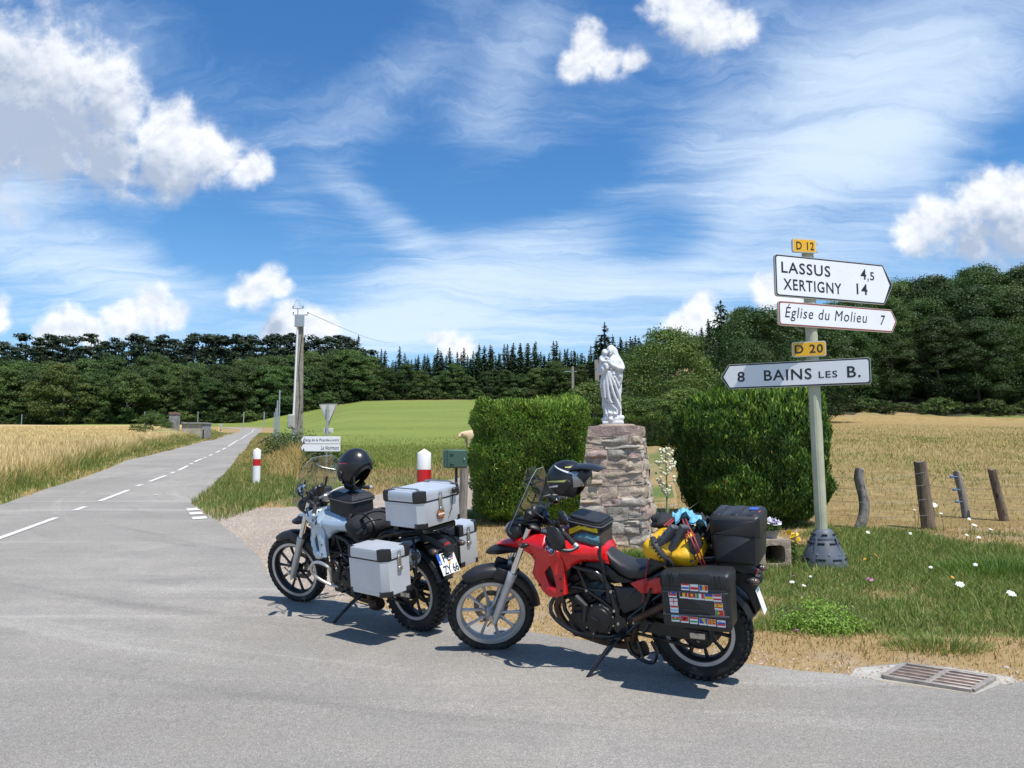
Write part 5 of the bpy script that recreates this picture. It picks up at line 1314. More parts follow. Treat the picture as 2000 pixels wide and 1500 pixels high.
# ------------------------------------------------------------------ drain grate
def build_drain():
    A, B, C, D = [G(*q) for q in grate_px]; o = (A + B + C + D) / 4
    e = thing('drain', 'rusty cast iron drain grate sunk in the concrete apron at the road edge', 'drain', o)
    RUST = mat('rusty_iron', (.115, .070, .050), .85, var=.45, vscale=9, bump=.3); PALE = mat('worn_iron', (.30, .265, .235), .6, .3, var=.25, vscale=16)
    ux = (D + C - A - B) / 2; L = ux.length; ux = ux / L; uy = (B + C - A - D) / 2; W = uy.length; uy /= W
    P = lambda s, t, z=0.0: tuple((A - o).lerp(D - o, s).lerp((B - o).lerp(C - o, s), t) + Vector((0, 0, z)))
    mb = MB(); q = [P(0, 0, -.02), P(1, 0, -.02), P(1, 1, -.02), P(0, 1, -.02)]; d = [(a, b, c - .55) for a, b, c in q]; mb.add(q + d, [(0, 1, 5, 4), (1, 2, 6, 5), (2, 3, 7, 6), (3, 0, 4, 7), (4, 5, 6, 7)]); mb.build('pit', mat('pit_mud', (.045, .038, .032), 1.0), e, smooth=0)
    def bar(a, b, w, h, nm, mm, z=0): 
        a, b = Vector(a), Vector(b); dd = b - a; ang = math.atan2(dd.y, dd.x); mb = MB(); mb.box((a + b) / 2 + Vector((0, 0, z)), (dd.length, w, h), rot=(0, -math.asin(dd.z / dd.length), ang), bev=.004); mb.build(nm, mm, e)
    for a, b in ((P(0, 0), P(1, 0)), (P(0, 1), P(1, 1)), (P(0, 0), P(0, 1)), (P(1, 0), P(1, 1)), (P(.5, 0), P(.5, 1))): bar(a, b, .035, .05, 'frame_bar', PALE, .0)
    for i in range(1, 5): bar(P(.01, i / 5), P(.99, i / 5), .014, .03, 'long_bar', PALE, .008)
    for i in range(1, 14):
        if i == 7: continue
        bar(P(i / 14, .02), P(i / 14, .98), .058, .045, 'cross_bar', RUST, -.008)
build_drain()

# ------------------------------------------------------------------ clay block with flower pot
def build_pot():
    b = G(1516, 1112); Y = b.y; k = Y / 1500; z = lambda py: at(1516, py, Y).z - b.z; CL = mat('clay_block', (.30, .235, .18), .95, var=.25, vscale=12, bump=.5, bscale=40)
    zt = z(1054); w = 64 * k; e = thing('clay_block', 'square hollow clay flue block standing on the grass beside the signpost', 'clay block', b, R(6)); out = [(-w / 2, 0), (w / 2, 0), (w / 2, zt), (-w / 2, zt)]; hole = rounded([(-w * .31, zt * .17), (w * .31, zt * .17), (w * .31, zt * .80), (-w * .31, zt * .80)], .06, 4)
    mb = MB(); mb.panel(out, lambda x, q: .0, thick=.40, rnd=.012, step=.05, hole=hole, side=-1); bk = mb.build('block', CL, e, smooth=35); bk.location = (0, 0, 0)
    MB().box((0, .395, zt / 2), (w * .98, .02, zt * .98)).build('back_wall', mat('slot_dark2', (.025, .02, .018), .9), e)
    GP = mat('grey_pot', (.28, .29, .31), .6, var=.1); e2 = thing('flower_bowl', 'low grey flower bowl with lilac white pansies on the clay block', 'flower pot', b + Vector((-.01, .18, zt)), 0); rr = 21 * k
    MB().lathe([(rr * .62, 0), (rr * .98, 15 * k), (rr * 1.05, 16 * k), (rr * .9, 14 * k), (rr * .5, 8 * k)], 24).build('bowl', GP, e2)
    def flowers(e, n, rx, h0, h1, colmats, fn, seed, petal=.030):
        rg = np.random.default_rng(seed); c = unit(rg.normal(size=(fn, 3))) * rg.uniform(.3, 1, (fn, 1)) * np.array([rx, rx, (h1 - h0) * .5]) + np.array([0, 0, h0 + .02]); nn = unit(rg.normal(size=(fn, 3)) + np.array([0, 0, .6])); r = rg.uniform(0, 1, (fn, 1))
        link('foliage', leaves('foliage', c, np.cross(nn, rg.normal(size=(fn, 3))), nn, .045, .022, np.array([.05, .11, .02]) * (1 - r) + np.array([.16, .20, .05]) * r, [LEAF]), e)
        ms = []
        for cm in colmats:
            mb = MB()
            for i in range(5):
                a = i * 1.257; mb.ball((petal * .55 * math.cos(a), petal * .55 * math.sin(a), .004), (petal * .52, petal * .52, .005), 7, 4)
            mb.m(1).ball((0, 0, .008), (petal * .25, petal * .25, .005), 6, 4); ms.append(mb.mesh('flower', [cm, mat('pansy_eye', (.55, .35, .02), .6)]))
        for i in range(n):
            a = rg.uniform(0, 6.28); q = rx * math.sqrt(rg.uniform(0, 1)); zz = h1 - (h1 - h0) * .45 * (q / rx) ** 2 + rg.uniform(-.02, .02)
            link('flower', ms[i % len(ms)], e, loc=(q * math.cos(a), q * math.sin(a), zz), rot=(R(35) + rg.normal() * .4, rg.normal() * .35, rg.uniform(0, 6)))
    LIL = mat('pansy_lilac', (.55, .52, .72), .6); WHI = mat('pansy_white', (.78, .77, .80), .6); YEL = mat('pansy_yellow', (.80, .52, .02), .6)
    flowers(e2, 34, 25 * k, 16 * k, 36 * k, [LIL, WHI, LIL], 260, 3)
    e3 = thing('pansy_plant', 'trailing yellow pansies with a few white ones hanging beside the clay block', 'plant', b + Vector((w * .62, .10, 0)), 0); flowers(e3, 14, 11 * k, 26 * k, 74 * k, [YEL, YEL, WHI], 160, 8, .032)
    MB().tube([(0, 0, -.02), (.01, 0, 50 * k)], .006, 5).build('stem', mat('green_stem', (.07, .12, .03), .8), e3)
build_pot()

# ------------------------------------------------------------------ yucca in flower between pedestal and right hedge
def build_yucca():
    Y = 11.4; p = on(1300, Y); e = thing('yucca', 'flowering yucca with a tall stalk of cream bells between pedestal and right hedge', 'plant', p); k = Y / 1500; z = lambda py: at(1300, py, Y).z - p.z
    ST = mat('yucca_stalk', (.22, .27, .10), .7); MB().tube([(0, 0, 0), (.01, 0, z(950)), (.0, 0, z(872))], [.016, .013, .005], 7).build('stalk', ST, e)
    mb = MB(); mb.lathe([(.004, 0), (.018, -.006), (.027, -.022), (.024, -.042), (.014, -.060), (.002, -.066)], 8); bell = mb.mesh('flower', mat('yucca_bell', (.66, .65, .47), .6)); rg = random.Random(4)
    for i in range(105):
        t = rg.random(); zz = z(872) + (z(965) - z(872)) * t; rad = (4 + 20 * math.sin(math.pi * min(1, t * .9 + .12))) * k * rg.uniform(.4, 1.0); a = rg.uniform(0, 6.28)
        link('flower', bell, e, loc=(rad * math.cos(a), rad * math.sin(a), zz), rot=(rg.uniform(-.5, .5), rg.uniform(-.5, .5), 0), scale=(.74,) * 3)
    mb = MB()
    for i in range(16):
        t = i / 16; a = i * 2.4; rad = 17 * k * math.sin(math.pi * min(1, t + .15)); zz = z(968) + (z(880) - z(968)) * t; mb.tube([(0, 0, zz - .02), (rad * math.cos(a), rad * math.sin(a), zz + .02)], .004, 4)
    mb.build('branch', ST, e)
    n = 46; a = RNG.uniform(0, 6.28, n); link('leaf_rosette', blades('leaf_rosette', np.zeros((n, 3)) + np.column_stack([np.cos(a), np.sin(a), np.zeros(n)]) * .03, RNG.uniform(.28, .5, n), .035, np.column_stack([np.cos(a), np.sin(a)]) * RNG.uniform(.3, 1.3, (n, 1)), np.array([.09, .14, .07]) + RNG.uniform(0, .06, (n, 1)), [GRASS]), e)
build_yucca()

# ------------------------------------------------------------------ wild carrot heads and small verge flowers, stones
def build_wild():
    rg = random.Random(9); WC = mat('umbel_white', (.74, .74, .66), .8); ST = mat('green_stem', (.07, .12, .03), .8)
    mb = MB()
    for i in range(26):
        a = i * 2.4; q = .5 * math.sqrt(i / 26); mb.ball((q * math.cos(a), q * math.sin(a), .03 + .09 * (1 - q)), (.10, .10, .05), 6, 4)
    um = mb.mesh('umbel', WC)
    spots = [(1975, 1160, 22), (1875, 1142, 20), (1905, 1103, 11), (1823, 987, 19), (1903, 1026, 13), (1695, 1040, 10), (1888, 1045, 9), (1811, 975, 10), (1795, 986, 7), (1838, 1003, 8), (1912, 1050, 10), (1935, 1034, 9), (1547, 1137, 12), (1570, 1144, 10), (1583, 1126, 7), (1786, 996, 7), (1818, 1108, 9), (1778, 1042, 8), (1893, 1014, 9)]
    for (px, py, w) in spots:
        tall = py < 1060; base = G(px + rg.uniform(-8, 8), py + (45 if tall else 30)); hd = at(px, py, base.y)
        e = thing('wild_carrot', 'white wild carrot flower head on a thin stalk in the verge grass', 'flower', base, 0, 'wild carrots in the verge'); d = hd - base; MB().tube([(0, 0, 0), tuple(d * .5 + Vector((.01, 0, 0))), tuple(d)], .0035, 4).build('stem', ST, e)
        s = .78 * w / 1500 * base.y; o = link('umbel', um, e, loc=d, rot=(rg.uniform(.35, .8), rg.uniform(-.2, .2), rg.uniform(-.5, .5)), scale=(s, s, s * .8))
    PK = mat('pink_petal', (.55, .22, .42), .6); YE = mat('yellow_petal', (.75, .36, .02), .6); mb = MB()
    for i in range(5): mb.ball((.012 * math.cos(i * 1.257), .012 * math.sin(i * 1.257), .002), (.012, .010, .003), 6, 3)
    m1 = mb.mesh('petals', PK); m2 = m1.copy(); m2.materials.clear(); m2.materials.append(YE)
    for (px, py, c) in ((1549, 1126, 0), (1566, 1164, 0), (1695, 1130, 0), (1702, 1133, 0), (1710, 1084, 1), (1689, 1092, 1), (1860, 1128, 1), (1880, 1122, 1), (1915, 1100, 1), (1555, 1232, 0)):
        b = G(px, py + 14); h = at(px, py, b.y); e = thing('verge_flower', ['tiny pink flower in the verge grass', 'tiny orange flower in the verge grass'][c], 'flower', b, 0, ['pink verge flowers', 'orange verge flowers'][c])
        MB().tube([(0, 0, 0), tuple(h - b)], .002, 4).build('stem', ST, e); link('petals', [m1, m2][c], e, loc=h - b, rot=(.7, 0, px))
    SM = mat('pale_stone', (.42, .39, .36), .95, var=.25, vscale=30, bump=.3)
    sm = [MB().ball((0, 0, 0), (1, .75, .5), 9, 6, fn=lambda v, s=s: 1 + .3 * (float(fbm(v.x * 2 + s, v.y * 2 + v.z, s, 2)) - .5)).mesh('stone', SM, 60) for s in range(3)]
    for i, (px, py, w) in enumerate(((1506, 1216, 11), (1515, 1222, 6), (1636, 1268, 7), (1635, 1282, 6), (1965, 1305, 15), (1845, 1307, 6), (1290, 1160, 8), (1480, 1262, 7), (1600, 1290, 6), (995, 1150, 9), (1040, 1175, 7), (930, 1110, 8))):
        b = G(px, py); s = w / 1500 * b.y * .55; o = link('stone', sm[i % 3], loc=b, rot=(0, 0, i * 1.3), scale=(s, s, s)); props(o, 'small pale stone lying in the dry verge', 'stone', 'small stones in the verge')
build_wild()
def gravel_stuff():
    n = 15000
    def keep(x, y): return (inpoly(x, y, GRAVP) | ((pdist(x, y, ER, False) < .35) & ~inpoly(x, y, ROADP))) & (np.abs(x) < y) & (RNG.uniform(0, 1, x.shape) < np.clip(9 / y, .2, 1))
    P = scatter(n, -9, 6, 4.8, 17, keep); n = len(P); s = RNG.uniform(.005, .017, (n, 1)); b = np.column_stack([P, H(P[:, 0], P[:, 1])]); d = np.array([[1, 0, 0], [-.5, .87, 0], [-.5, -.87, 0], [0, 0, .9]]); rot = RNG.uniform(0, 6.28, n); c, q = np.cos(rot), np.sin(rot)
    dd = np.stack([np.stack([d[k, 0] * c - d[k, 1] * q, d[k, 0] * q + d[k, 1] * c, np.full(n, d[k, 2])], 1) for k in range(4)], 1) * s[:, None]; dd *= RNG.uniform(.7, 1.3, dd.shape)
    v = (b[:, None] + dd - np.array([0, 0, .001])).reshape(-1, 3); lo = (np.arange(n)[:, None] * 4 + np.array([[0, 1, 3, 1, 2, 3, 2, 0, 3]])).ravel(); r = RNG.uniform(0, 1, (n, 1)); cols = np.array([.22, .17, .15]) * (1 - r) + np.array([.46, .40, .33]) * r
    stuff('gravel', np_mesh('gravel', v, lo, np.arange(0, 9 * n, 3), np.repeat(cols, 4, 0), [leaf_mat('gravel_stone', trans=0.0, rough=.95)]), 'loose pinkish gravel on the driveway')
gravel_stuff()

# ------------------------------------------------------------------ cow
def build_cow():
    Y = 66; k = Y / 1500; p = on(918, Y); C = mat('cow_cream', (.56, .42, .27), .9, var=.1, vscale=3); e = thing('cow', 'cream coloured cow grazing half hidden behind the left hedge', 'cow', p, R(38))
    # one skin over a skeleton, head to the left
    V = [((1.25, 0, 1.28), .40), ((.75, 0, 1.22), .46), ((.15, 0, 1.2), .44), ((-.35, 0, 1.22), .40), ((-.72, 0, 1.22), .30), ((-1.02, -.04, 1.16), .215), ((-1.30, -.06, .93), .135),
         ((-.30, -.22, .80), .17), ((-.34, -.22, .42), .09), ((-.34, -.22, .04), .075), ((-.25, .22, .80), .17), ((-.20, .22, .42), .09), ((-.16, .22, .04), .075),
         ((1.28, -.24, .86), .22), ((1.40, -.24, .46), .10), ((1.34, -.24, .04), .075), ((1.22, .24, .86), .22), ((1.25, .24, .46), .10), ((1.18, .24, .04), .075), ((1.62, 0, 1.3), .06), ((1.66, 0, .75), .03)]
    E_ = [(0, 1), (1, 2), (2, 3), (3, 4), (4, 5), (5, 6), (3, 7), (7, 8), (8, 9), (3, 10), (10, 11), (11, 12), (0, 13), (13, 14), (14, 15), (0, 16), (16, 17), (17, 18), (0, 19), (19, 20)]
    me = bpy.data.meshes.new('body'); me.from_pydata([v for v, r in V], E_, []); o = bpy.data.objects.new('body', me); COL.objects.link(o); sk = o.modifiers.new('skin', 'SKIN'); sub = o.modifiers.new('sub', 'SUBSURF'); sub.levels = 2; sub.render_levels = 2
    if not me.skin_vertices: me.attributes
    for i, (v, r) in enumerate(V):
        sv = me.skin_vertices[0].data[i]; sv.radius = (r, r); sv.use_root = (i == 1)
    dg = bpy.context.evaluated_depsgraph_get(); dg.update(); nm = bpy.data.meshes.new_from_object(o.evaluated_get(dg)); bpy.data.objects.remove(o)
    for pl in nm.polygons: pl.use_smooth = True
    nm.name = 'body'; nm.materials.clear(); nm.materials.append(C); link('body', nm, e); PK = mat('cow_ear', (.50, .27, .17), .9)
    for s in (-1, 1): MB().ball((-1.02, -.04 + s * .30, 1.24), (.05, .15, .08), 8, 6).build('ear', PK, e)
    MB().ball((-1.38, -.065, .86), (.10, .115, .09), 10, 6).build('muzzle', PK, e)
    for s in (-1, 1): MB().ball((-1.18, -.05 + s * .15, 1.10), .03, 6, 4).build('eye', BLACK, e)
build_cow()
# ------------------------------------------------------------------ stone pedestal
def stone_mat(name, c1, c2, c3):
    m = bpy.data.materials.new(name); m.use_nodes = True; t = NT(m.node_tree); b = t.n['Principled BSDF']; co = t.new('ShaderNodeNewGeometry').outputs['Position']
    oi = t.new('ShaderNodeObjectInfo').outputs['Random']; n1 = t.noise(co, 9, 7, .68); n2 = t.noise(co, 34, 5, .7); n3 = t.noise(co, 2.7, 4, .6)
    c = t.mix(t.mr(n1, .3, .7), (*c1, 1), (*c2, 1)); c = t.mix(t.m('MULTIPLY', t.mr(n3, .5, .7), .6), c, (*c3, 1)); c = t.mix(t.m('MULTIPLY', t.mr(n2, .54, .74), .75), c, (.09, .07, .055, 1))
    hs = t.new('ShaderNodeHueSaturation'); t.put(hs.inputs['Color'], c); t.put(hs.inputs['Value'], t.mr(oi, 0, 1, .78, 1.22, 'LINEAR')); t.put(b.inputs['Base Color'], hs.outputs[0]); b.inputs['Roughness'].default_value = .95
    bn = t.new('ShaderNodeBump'); bn.inputs['Strength'].default_value = .9; bn.inputs['Distance'].default_value = .025; t.put(bn.inputs['Height'], t.m('ADD', n1, t.m('MULTIPLY', n2, .7))); t.put(b.inputs['Normal'], bn.outputs[0]); return m
ST_TAN = stone_mat('tan_sandstone', (.34, .265, .195), (.54, .45, .35), (.42, .335, .25)); ST_GREY = stone_mat('grey_sandstone', (.27, .245, .21), (.50, .455, .385), (.39, .335, .265))
ST_PINK = stone_mat('pink_sandstone', (.27, .19, .165), (.42, .32, .28), (.35, .265, .23)); MORTAR = stone_mat('lime_mortar', (.30, .225, .18), (.43, .34, .275), (.35, .265, .215))
def build_shrine():
    Y = 10.4; yaw = R(-17); base = on(1214, Y); base.y += .45; base.z = Hs(base.x, base.y)
    top = at(1207, 829, Y).z - base.z
    e = thing('stone_pedestal', 'tapered rubble stone pedestal carrying the white statue', 'pedestal', base, yaw); rg = random.Random(12)
    hw = lambda z: .505 - (.505 - .335) * (max(z, 0) / top) ** .9          # half width of the front
    core = MB(); core.loft([[(sx * (hw(z) + .002), sy * (hw(z) + .002), z) for sx, sy in ((-1, -1), (1, -1), (1, 1), (-1, 1))] for z in (-.2, top * .25, top * .5, top * .75, top - .05)]); core.build('mortar_core', MORTAR, e, smooth=0)
    courses = [.15, .13, .20, .20, .10, .18, .08, .13, .15, .14, .09, .10]; s = (top - .155 + .12) / sum(courses); z = -.12
    nx, nz = 5, 4
    def stone(face, x0, x1, z0, z1, hwz, depth, material, seed):
        # a pillow with rough front; face 0 front, 1 right, 2 back, 3 left
        r = random.Random(seed); vs = []; fs = []; gx, gz = nx, nz; jit = [(r.uniform(-.020, .020), r.uniform(-.022, .022)) for _ in range(4)]
        pr = r.uniform(.004, .022)
        for i in range(gz + 1):
            for j in range(gx + 1):
                u, w = j / gx, i / gz; x = x0 + (x1 - x0) * u; zz = z0 + (z1 - z0) * w
                cx = (1 - u) * (1 - w); jx = sum(q[0] * k for q, k in zip(jit, ((1 - u) * (1 - w), u * (1 - w), u * w, (1 - u) * w))); jz = sum(q[1] * k for q, k in zip(jit, ((1 - u) * (1 - w), u * (1 - w), u * w, (1 - u) * w)))
                edge = min(min(u, 1 - u) * (x1 - x0), min(w, 1 - w) * (z1 - z0)); rnd = .007 * max(0, 1 - edge / .02) ** 1.5
                rough = .066 * (float(fbm(x * 9 + seed, zz * 11 + face * 7, seed % 17, 4)) - .5) * 2 if edge > 1e-6 else 0
                vs.append((x + jx, -(hwz(zz) + pr - rnd + rough), zz + jz))
        n = len(vs)
        for i in range(gz):
            for j in range(gx): a = i * (gx + 1) + j; fs.append((a, a + 1, a + gx + 2, a + gx + 1))
        ring = [j for j in range(gx + 1)] + [i * (gx + 1) + gx for i in range(1, gz + 1)] + [gz * (gx + 1) + j for j in range(gx - 1, -1, -1)] + [i * (gx + 1) for i in range(gz - 1, 0, -1)]
        o = len(vs)
        for q in ring: vs.append((vs[q][0], vs[q][1] + depth, vs[q][2]))
        for k in range(len(ring)): k2 = (k + 1) % len(ring); fs.append((ring[k2], ring[k], o + k, o + k2))
        mb = MB(); mb.add(vs, fs); mb.xf(Matrix.Rotation(face * math.pi / 2, 4, 'Z')); return mb.build('stone', material, e, smooth=48)
    k = 0
    mats_by = {3: {0: ST_PINK, 1: ST_GREY, 2: ST_TAN}}
    for ci, ch in enumerate(courses):
        z0, z1 = z, z + ch * s; z = z1
        for face in range(4):
            w0 = hw((z0 + z1) / 2) + .012; x = -w0; target = [.30, .26, .34, .40, .26, .34, .30, .40, .30, .24, .34, .30][ci]
            while x < w0 - .02:
                w = target * rg.uniform(.55, 1.35); 
                if w0 - (x + w) < .12: w = w0 - x
                mm = rg.choices([ST_TAN, ST_GREY, ST_PINK], [.56, .30, .14])[0]
                if face == 0 and ci == 8 and x == -w0: mm = ST_PINK
                if face == 0 and ci in (2, 3) and x > -w0: mm = ST_GREY
                g = .008
                if ch * s > .16 and w < .26 and rg.random() < .5:
                    zm = z0 + (z1 - z0) * rg.uniform(.4, .6); stone(face, x + g, x + w - g, z0 + g, zm - g, hw, .09, mm, k); k += 1; stone(face, x + g, x + w - g, zm + g, z1 - g, hw, .09, rg.choice([ST_TAN, ST_PINK, ST_GREY]), k); k += 1
                else: stone(face, x + g, x + w - g, z0 + g, z1 - g, hw, .09, mm, k); k += 1
                x += w
    # capstone in one rough block
    def roughbox(hx, z0, z1, seed, name, mm):
        mb = MB(); bm = bmesh.new(); bmesh.ops.create_cube(bm, size=1.0); bmesh.ops.subdivide_edges(bm, edges=bm.edges[:], cuts=7, use_grid_fill=True)
        vs = []; 
        for v in bm.verts:
            p = Vector((v.co.x * 2 * hx, v.co.y * 2 * hx, z0 + (v.co.z + .5) * (z1 - z0))); d = v.co; rr = max(abs(d.x), abs(d.y)) * 2; ez = max(0, abs(d.z) * 2 - .7); kk = 1 - .05 * ez ** 2 - .03 * (abs(d.x * 2) * abs(d.y * 2)) ** 6
            q = 1 + .07 * (float(fbm(p.x * 8 + p.z * 6 + seed, p.y * 8 + p.z * 9, seed, 4)) - .5) * 2; vs.append((p.x * kk * q, p.y * kk * q, p.z + .012 * (float(fbm(p.x * 9, p.y * 9, seed + 3)) - .5)))
        fs = [tuple(v.index for v in f.verts) for f in bm.faces]; bm.free(); mb.add(vs, fs); return mb.build(name, mm, e, smooth=50)
    roughbox(hw(top) + .02, top - .15, top - .012, 5, 'capstone', ST_PINK)
    mb = MB(); mb.lathe([(.30, top - .02), (.27, top + .004), (.235, top + .02), (0, top + .022)], 18); mb.build('mortar_bed', MORTAR, e)
    return base, top, yaw
SB, STOP, SYAW = build_shrine()

# ------------------------------------------------------------------ statue: mother holding a child, white painted
def build_statue():
    base = SB + Vector((-.055, 0, STOP + .015)); Hh = 1.13; S = Hh / 1212.0
    e = thing('statue', 'white painted statue of a veiled mother holding a child on the stone pedestal', 'statue', base, R(-6))
    X = lambda px: (px - 478) * S; Z = lambda py: (1395 - py) * S
    mb = MB()
    # robe: stacked sections, folds run diagonally from the left hip
    rows = [(1260, 345, 605, .120), (1200, 350, 602, .115), (1100, 338, 598, .118), (1000, 330, 600, .122), (900, 322, 605, .125), (800, 312, 607, .13), (700, 318, 610, .13), (620, 330, 612, .13), (560, 335, 625, .13), (500, 345, 625, .125), (440, 360, 612, .115), (400, 380, 590, .10), (370, 410, 560, .08), (345, 432, 530, .062), (325, 440, 515, .055)]
    rings = []; n = 56
    for (py, l, r, dep) in rows:
        cx, w = (X(l) + X(r)) / 2, (X(r) - X(l)) / 2; rg = []
        for j in range(n):
            a = 2 * math.pi * j / n; ca, sa = math.cos(a), math.sin(a); low = max(0, min(1, (py - 560) / 250))
            ph = (py - 600) / 640.0
            f = .12 * low * math.sin(a * 9 + ph * 7.5) + .06 * low * math.sin(a * 15 - ph * 9 + 1)
            q = 1 + f; rg.append((cx + w * ca * q, dep * sa * q * (1.0 if sa > 0 else 1.0), Z(py)))
        rings.append(rg)
    mb.loft(rings)
    # drapery panel hanging from the left forearm, and the big diagonal folds in front
    def strip(p, r): mb.curve([(X(a), -d, Z(b)) for a, b, d in p], r, 8, 5)
    strip([(345, 640, .10), (325, 760, .10), (318, 850, .09)], [.030] * 11); strip([(370, 640, .125), (355, 800, .135), (365, 1000, .13)], .026); strip([(390, 620, .14), (400, 800, .15), (425, 1010, .145), (470, 1080, .13)], .024)
    strip([(405, 610, .145), (450, 780, .155), (500, 960, .15), (560, 1100, .12), (590, 1190, .09)], .022); strip([(420, 600, .145), (490, 740, .150), (550, 900, .14), (595, 1050, .10)], .020); strip([(440, 590, .14), (520, 700, .14), (580, 830, .115)], .020)
    strip([(370, 1015, .125), (440, 1080, .135), (520, 1160, .12), (585, 1200, .08)], .016)
    for px in (380, 420, 460, 500, 545): strip([(px, 1060, .10), (px - 6, 1160, .11), (px - 4, 1250, .12)], .016)
    # sleeve and arm on the right, hand across the breast
    strip([(575, 420, .03), (612, 500, .05), (622, 560, .07)], .052); strip([(622, 560, .07), (560, 550, .12), (490, 515, .15), (440, 480, .16)], [.050] * 6 + [.040] * 5 + [.026] * 5)
    strip([(600, 600, .07), (606, 680, .06), (585, 770, .05)], .032); strip([(570, 610, .10), (590, 690, .09)], .026)
    mb.ball((X(425), -.175, Z(462)), (.028, .018, .035), 10, 8)
    for q in range(4): strip([(430 - q * 7, 458, .185), (405 - q * 4, 430 + q * 11, .19)], .0075)
    # arm under the child
    strip([(360, 430, .03), (330, 520, .06), (345, 590, .11), (400, 560, .15)], .042)
    # veil: from the head to the shoulder on the right
    strip([(465, 190, -.02), (520, 250, -.01), (545, 330, .0), (585, 410, .01), (615, 490, .03)], [.030] * 5 + [.036] * 16)
    strip([(505, 240, .02), (522, 310, .03), (540, 380, .045)], .020); strip([(415, 250, -.01), (425, 330, .0), (430, 390, .03)], .018)
    mb.ball((X(462), .010, Z(262)), (.064, .075, .080), 18, 12)
    # face tilted to the child
    mb.ball((X(457), -.052, Z(284)), (.043, .048, .060), 16, 12, rot=(0, R(-8), 0)); mb.ball((X(452), -.102, Z(292)), (.007, .012, .014), 8, 6); mb.ball((X(455), -.094, Z(330)), (.016, .012, .010), 8, 6)
    for dx in (-17, 17): mb.ball((X(456 + dx), -.088, Z(268)), (.014, .008, .005), 8, 6)
    mb.ball((X(453), -.094, Z(313)), (.012, .007, .004), 8, 4)
    strip([(478, 330, .02), (470, 380, .04)], .034)
    # child: head, body, arms, legs on her arm
    mb.ball((X(368), -.10, Z(305)), (.044, .046, .050), 16, 12); mb.ball((X(374), -.135, Z(318)), (.030, .018, .026), 10, 8); mb.ball((X(376), -.153, Z(322)), (.006, .007, .008), 8, 6)
    for dx in (-12, 12): mb.ball((X(376 + dx), -.147, Z(308)), (.007, .005, .004), 6, 4)
    mb.ball((X(345), -.085, Z(420)), (.062, .060, .085), 14, 10); mb.ball((X(335), -.08, Z(500)), (.068, .062, .070), 14, 10)
    strip([(310, 385, .10), (330, 440, .14), (390, 450, .17)], [.026] * 6 + [.020] * 5); strip([(380, 380, .12), (410, 400, .16), (435, 420, .18)], .018)
    strip([(330, 520, .12), (385, 500, .17), (395, 570, .18)], .028); strip([(310, 530, .10), (345, 560, .15), (335, 640, .14)], .028)
    strip([(290, 500, .06), (285, 590, .07), (305, 640, .07)], .034); strip([(305, 520, .10), (315, 600, .11), (330, 640, .10)], .022)
    # flowers and bunched cloth at the waist, rose garland end
    for (a, b, r) in ((462, 560, .020), (478, 590, .016), (500, 640, .022), (515, 690, .018), (495, 610, .016)): mb.ball((X(a), -.15, Z(b)), r, 8, 6)
    # rocky, flowered base and plinth slab
    mb.box((X(480), 0, Z(1372)), (.30, .27, .046), bev=.01)
    rg = random.Random(3)
    for i in range(46):
        a = rg.uniform(0, 6.28); q = rg.uniform(.55, 1); py = rg.uniform(1255, 1350); mb.ball((X(478) + q * .150 * math.cos(a), q * .135 * math.sin(a), Z(py)), rg.uniform(.018, .036), 8, 6)
    mb.loft([[(X(478) + rx * math.cos(2 * math.pi * j / 20), ry * math.sin(2 * math.pi * j / 20), Z(py)) for j in range(20)] for py, rx, ry in ((1360, .150, .135), (1300, .150, .135), (1245, .118, .108))])
    mb.ball((X(430), -.135, Z(1228)), (.020, .03, .018), 8, 6); mb.ball((X(510), -.13, Z(1240)), (.020, .03, .016), 8, 6)
    me = mb.mesh('figure', WSTAT, 0); o = bpy.data.objects.new('figure', me); COL.objects.link(o)
    rm = o.modifiers.new('r', 'REMESH'); rm.mode = 'VOXEL'; rm.voxel_size = .0065; sm = o.modifiers.new('s', 'SMOOTH'); sm.factor = .5; sm.iterations = 1
    dg = bpy.context.evaluated_depsgraph_get(); dg.update(); nm = bpy.data.meshes.new_from_object(o.evaluated_get(dg)); bpy.data.objects.remove(o); nm.name = 'figure'
    nm.polygons.foreach_set('use_smooth', np.ones(len(nm.polygons), bool)); nm.materials.clear(); link('figure', nm, e, WSTAT)
WSTAT = mat('white_stone_paint', (.58, .595, .615), .6, var=.05, vscale=10, dirt=((.50, .51, .50), 14, .62))
build_statue()
# ------------------------------------------------------------------ motorcycles
PAINT_RED = mat('red_paint', (.60, .006, .008), .32, coat=.3, var=.05, vscale=3, dirt=((.42, .03, .025), 9, .74))
PAINT_SIL = mat('silver_blue_paint', (.42, .52, .62), .30, .35, coat=.5, var=.05, vscale=3)
BLK_PL = mat('black_plastic', (.013, .0135, .015), .46, var=.2, vscale=8, bump=.06, bscale=120, dirt=((.050, .046, .042), 9, .62))
BLK_GL = mat('black_gloss', (.012, .012, .014), .22, dirt=((.06, .055, .05), 10, .62))
ENGINE = mat('black_engine', (.017, .017, .018), .36, .3, var=.25, vscale=14, dirt=((.09, .075, .06), 11, .58))
SEATM = mat('seat_vinyl', (.018, .018, .020), .48, var=.15, vscale=5, bump=.12, bscale=260, dirt=((.09, .085, .08), 6, .63))
RUBBER = mat('tyre_rubber', (.017, .0165, .016), .85, var=.3, vscale=12, dirt=((.13, .115, .095), 8, .52))
RIM_SIL = mat('silver_rim', (.50, .50, .50), .36, .55, var=.1, vscale=9, dirt=((.20, .18, .15), 12, .60)); RIM_BLK = mat('black_rim', (.03, .03, .032), .4, .4, dirt=((.12, .11, .10), 12, .6))
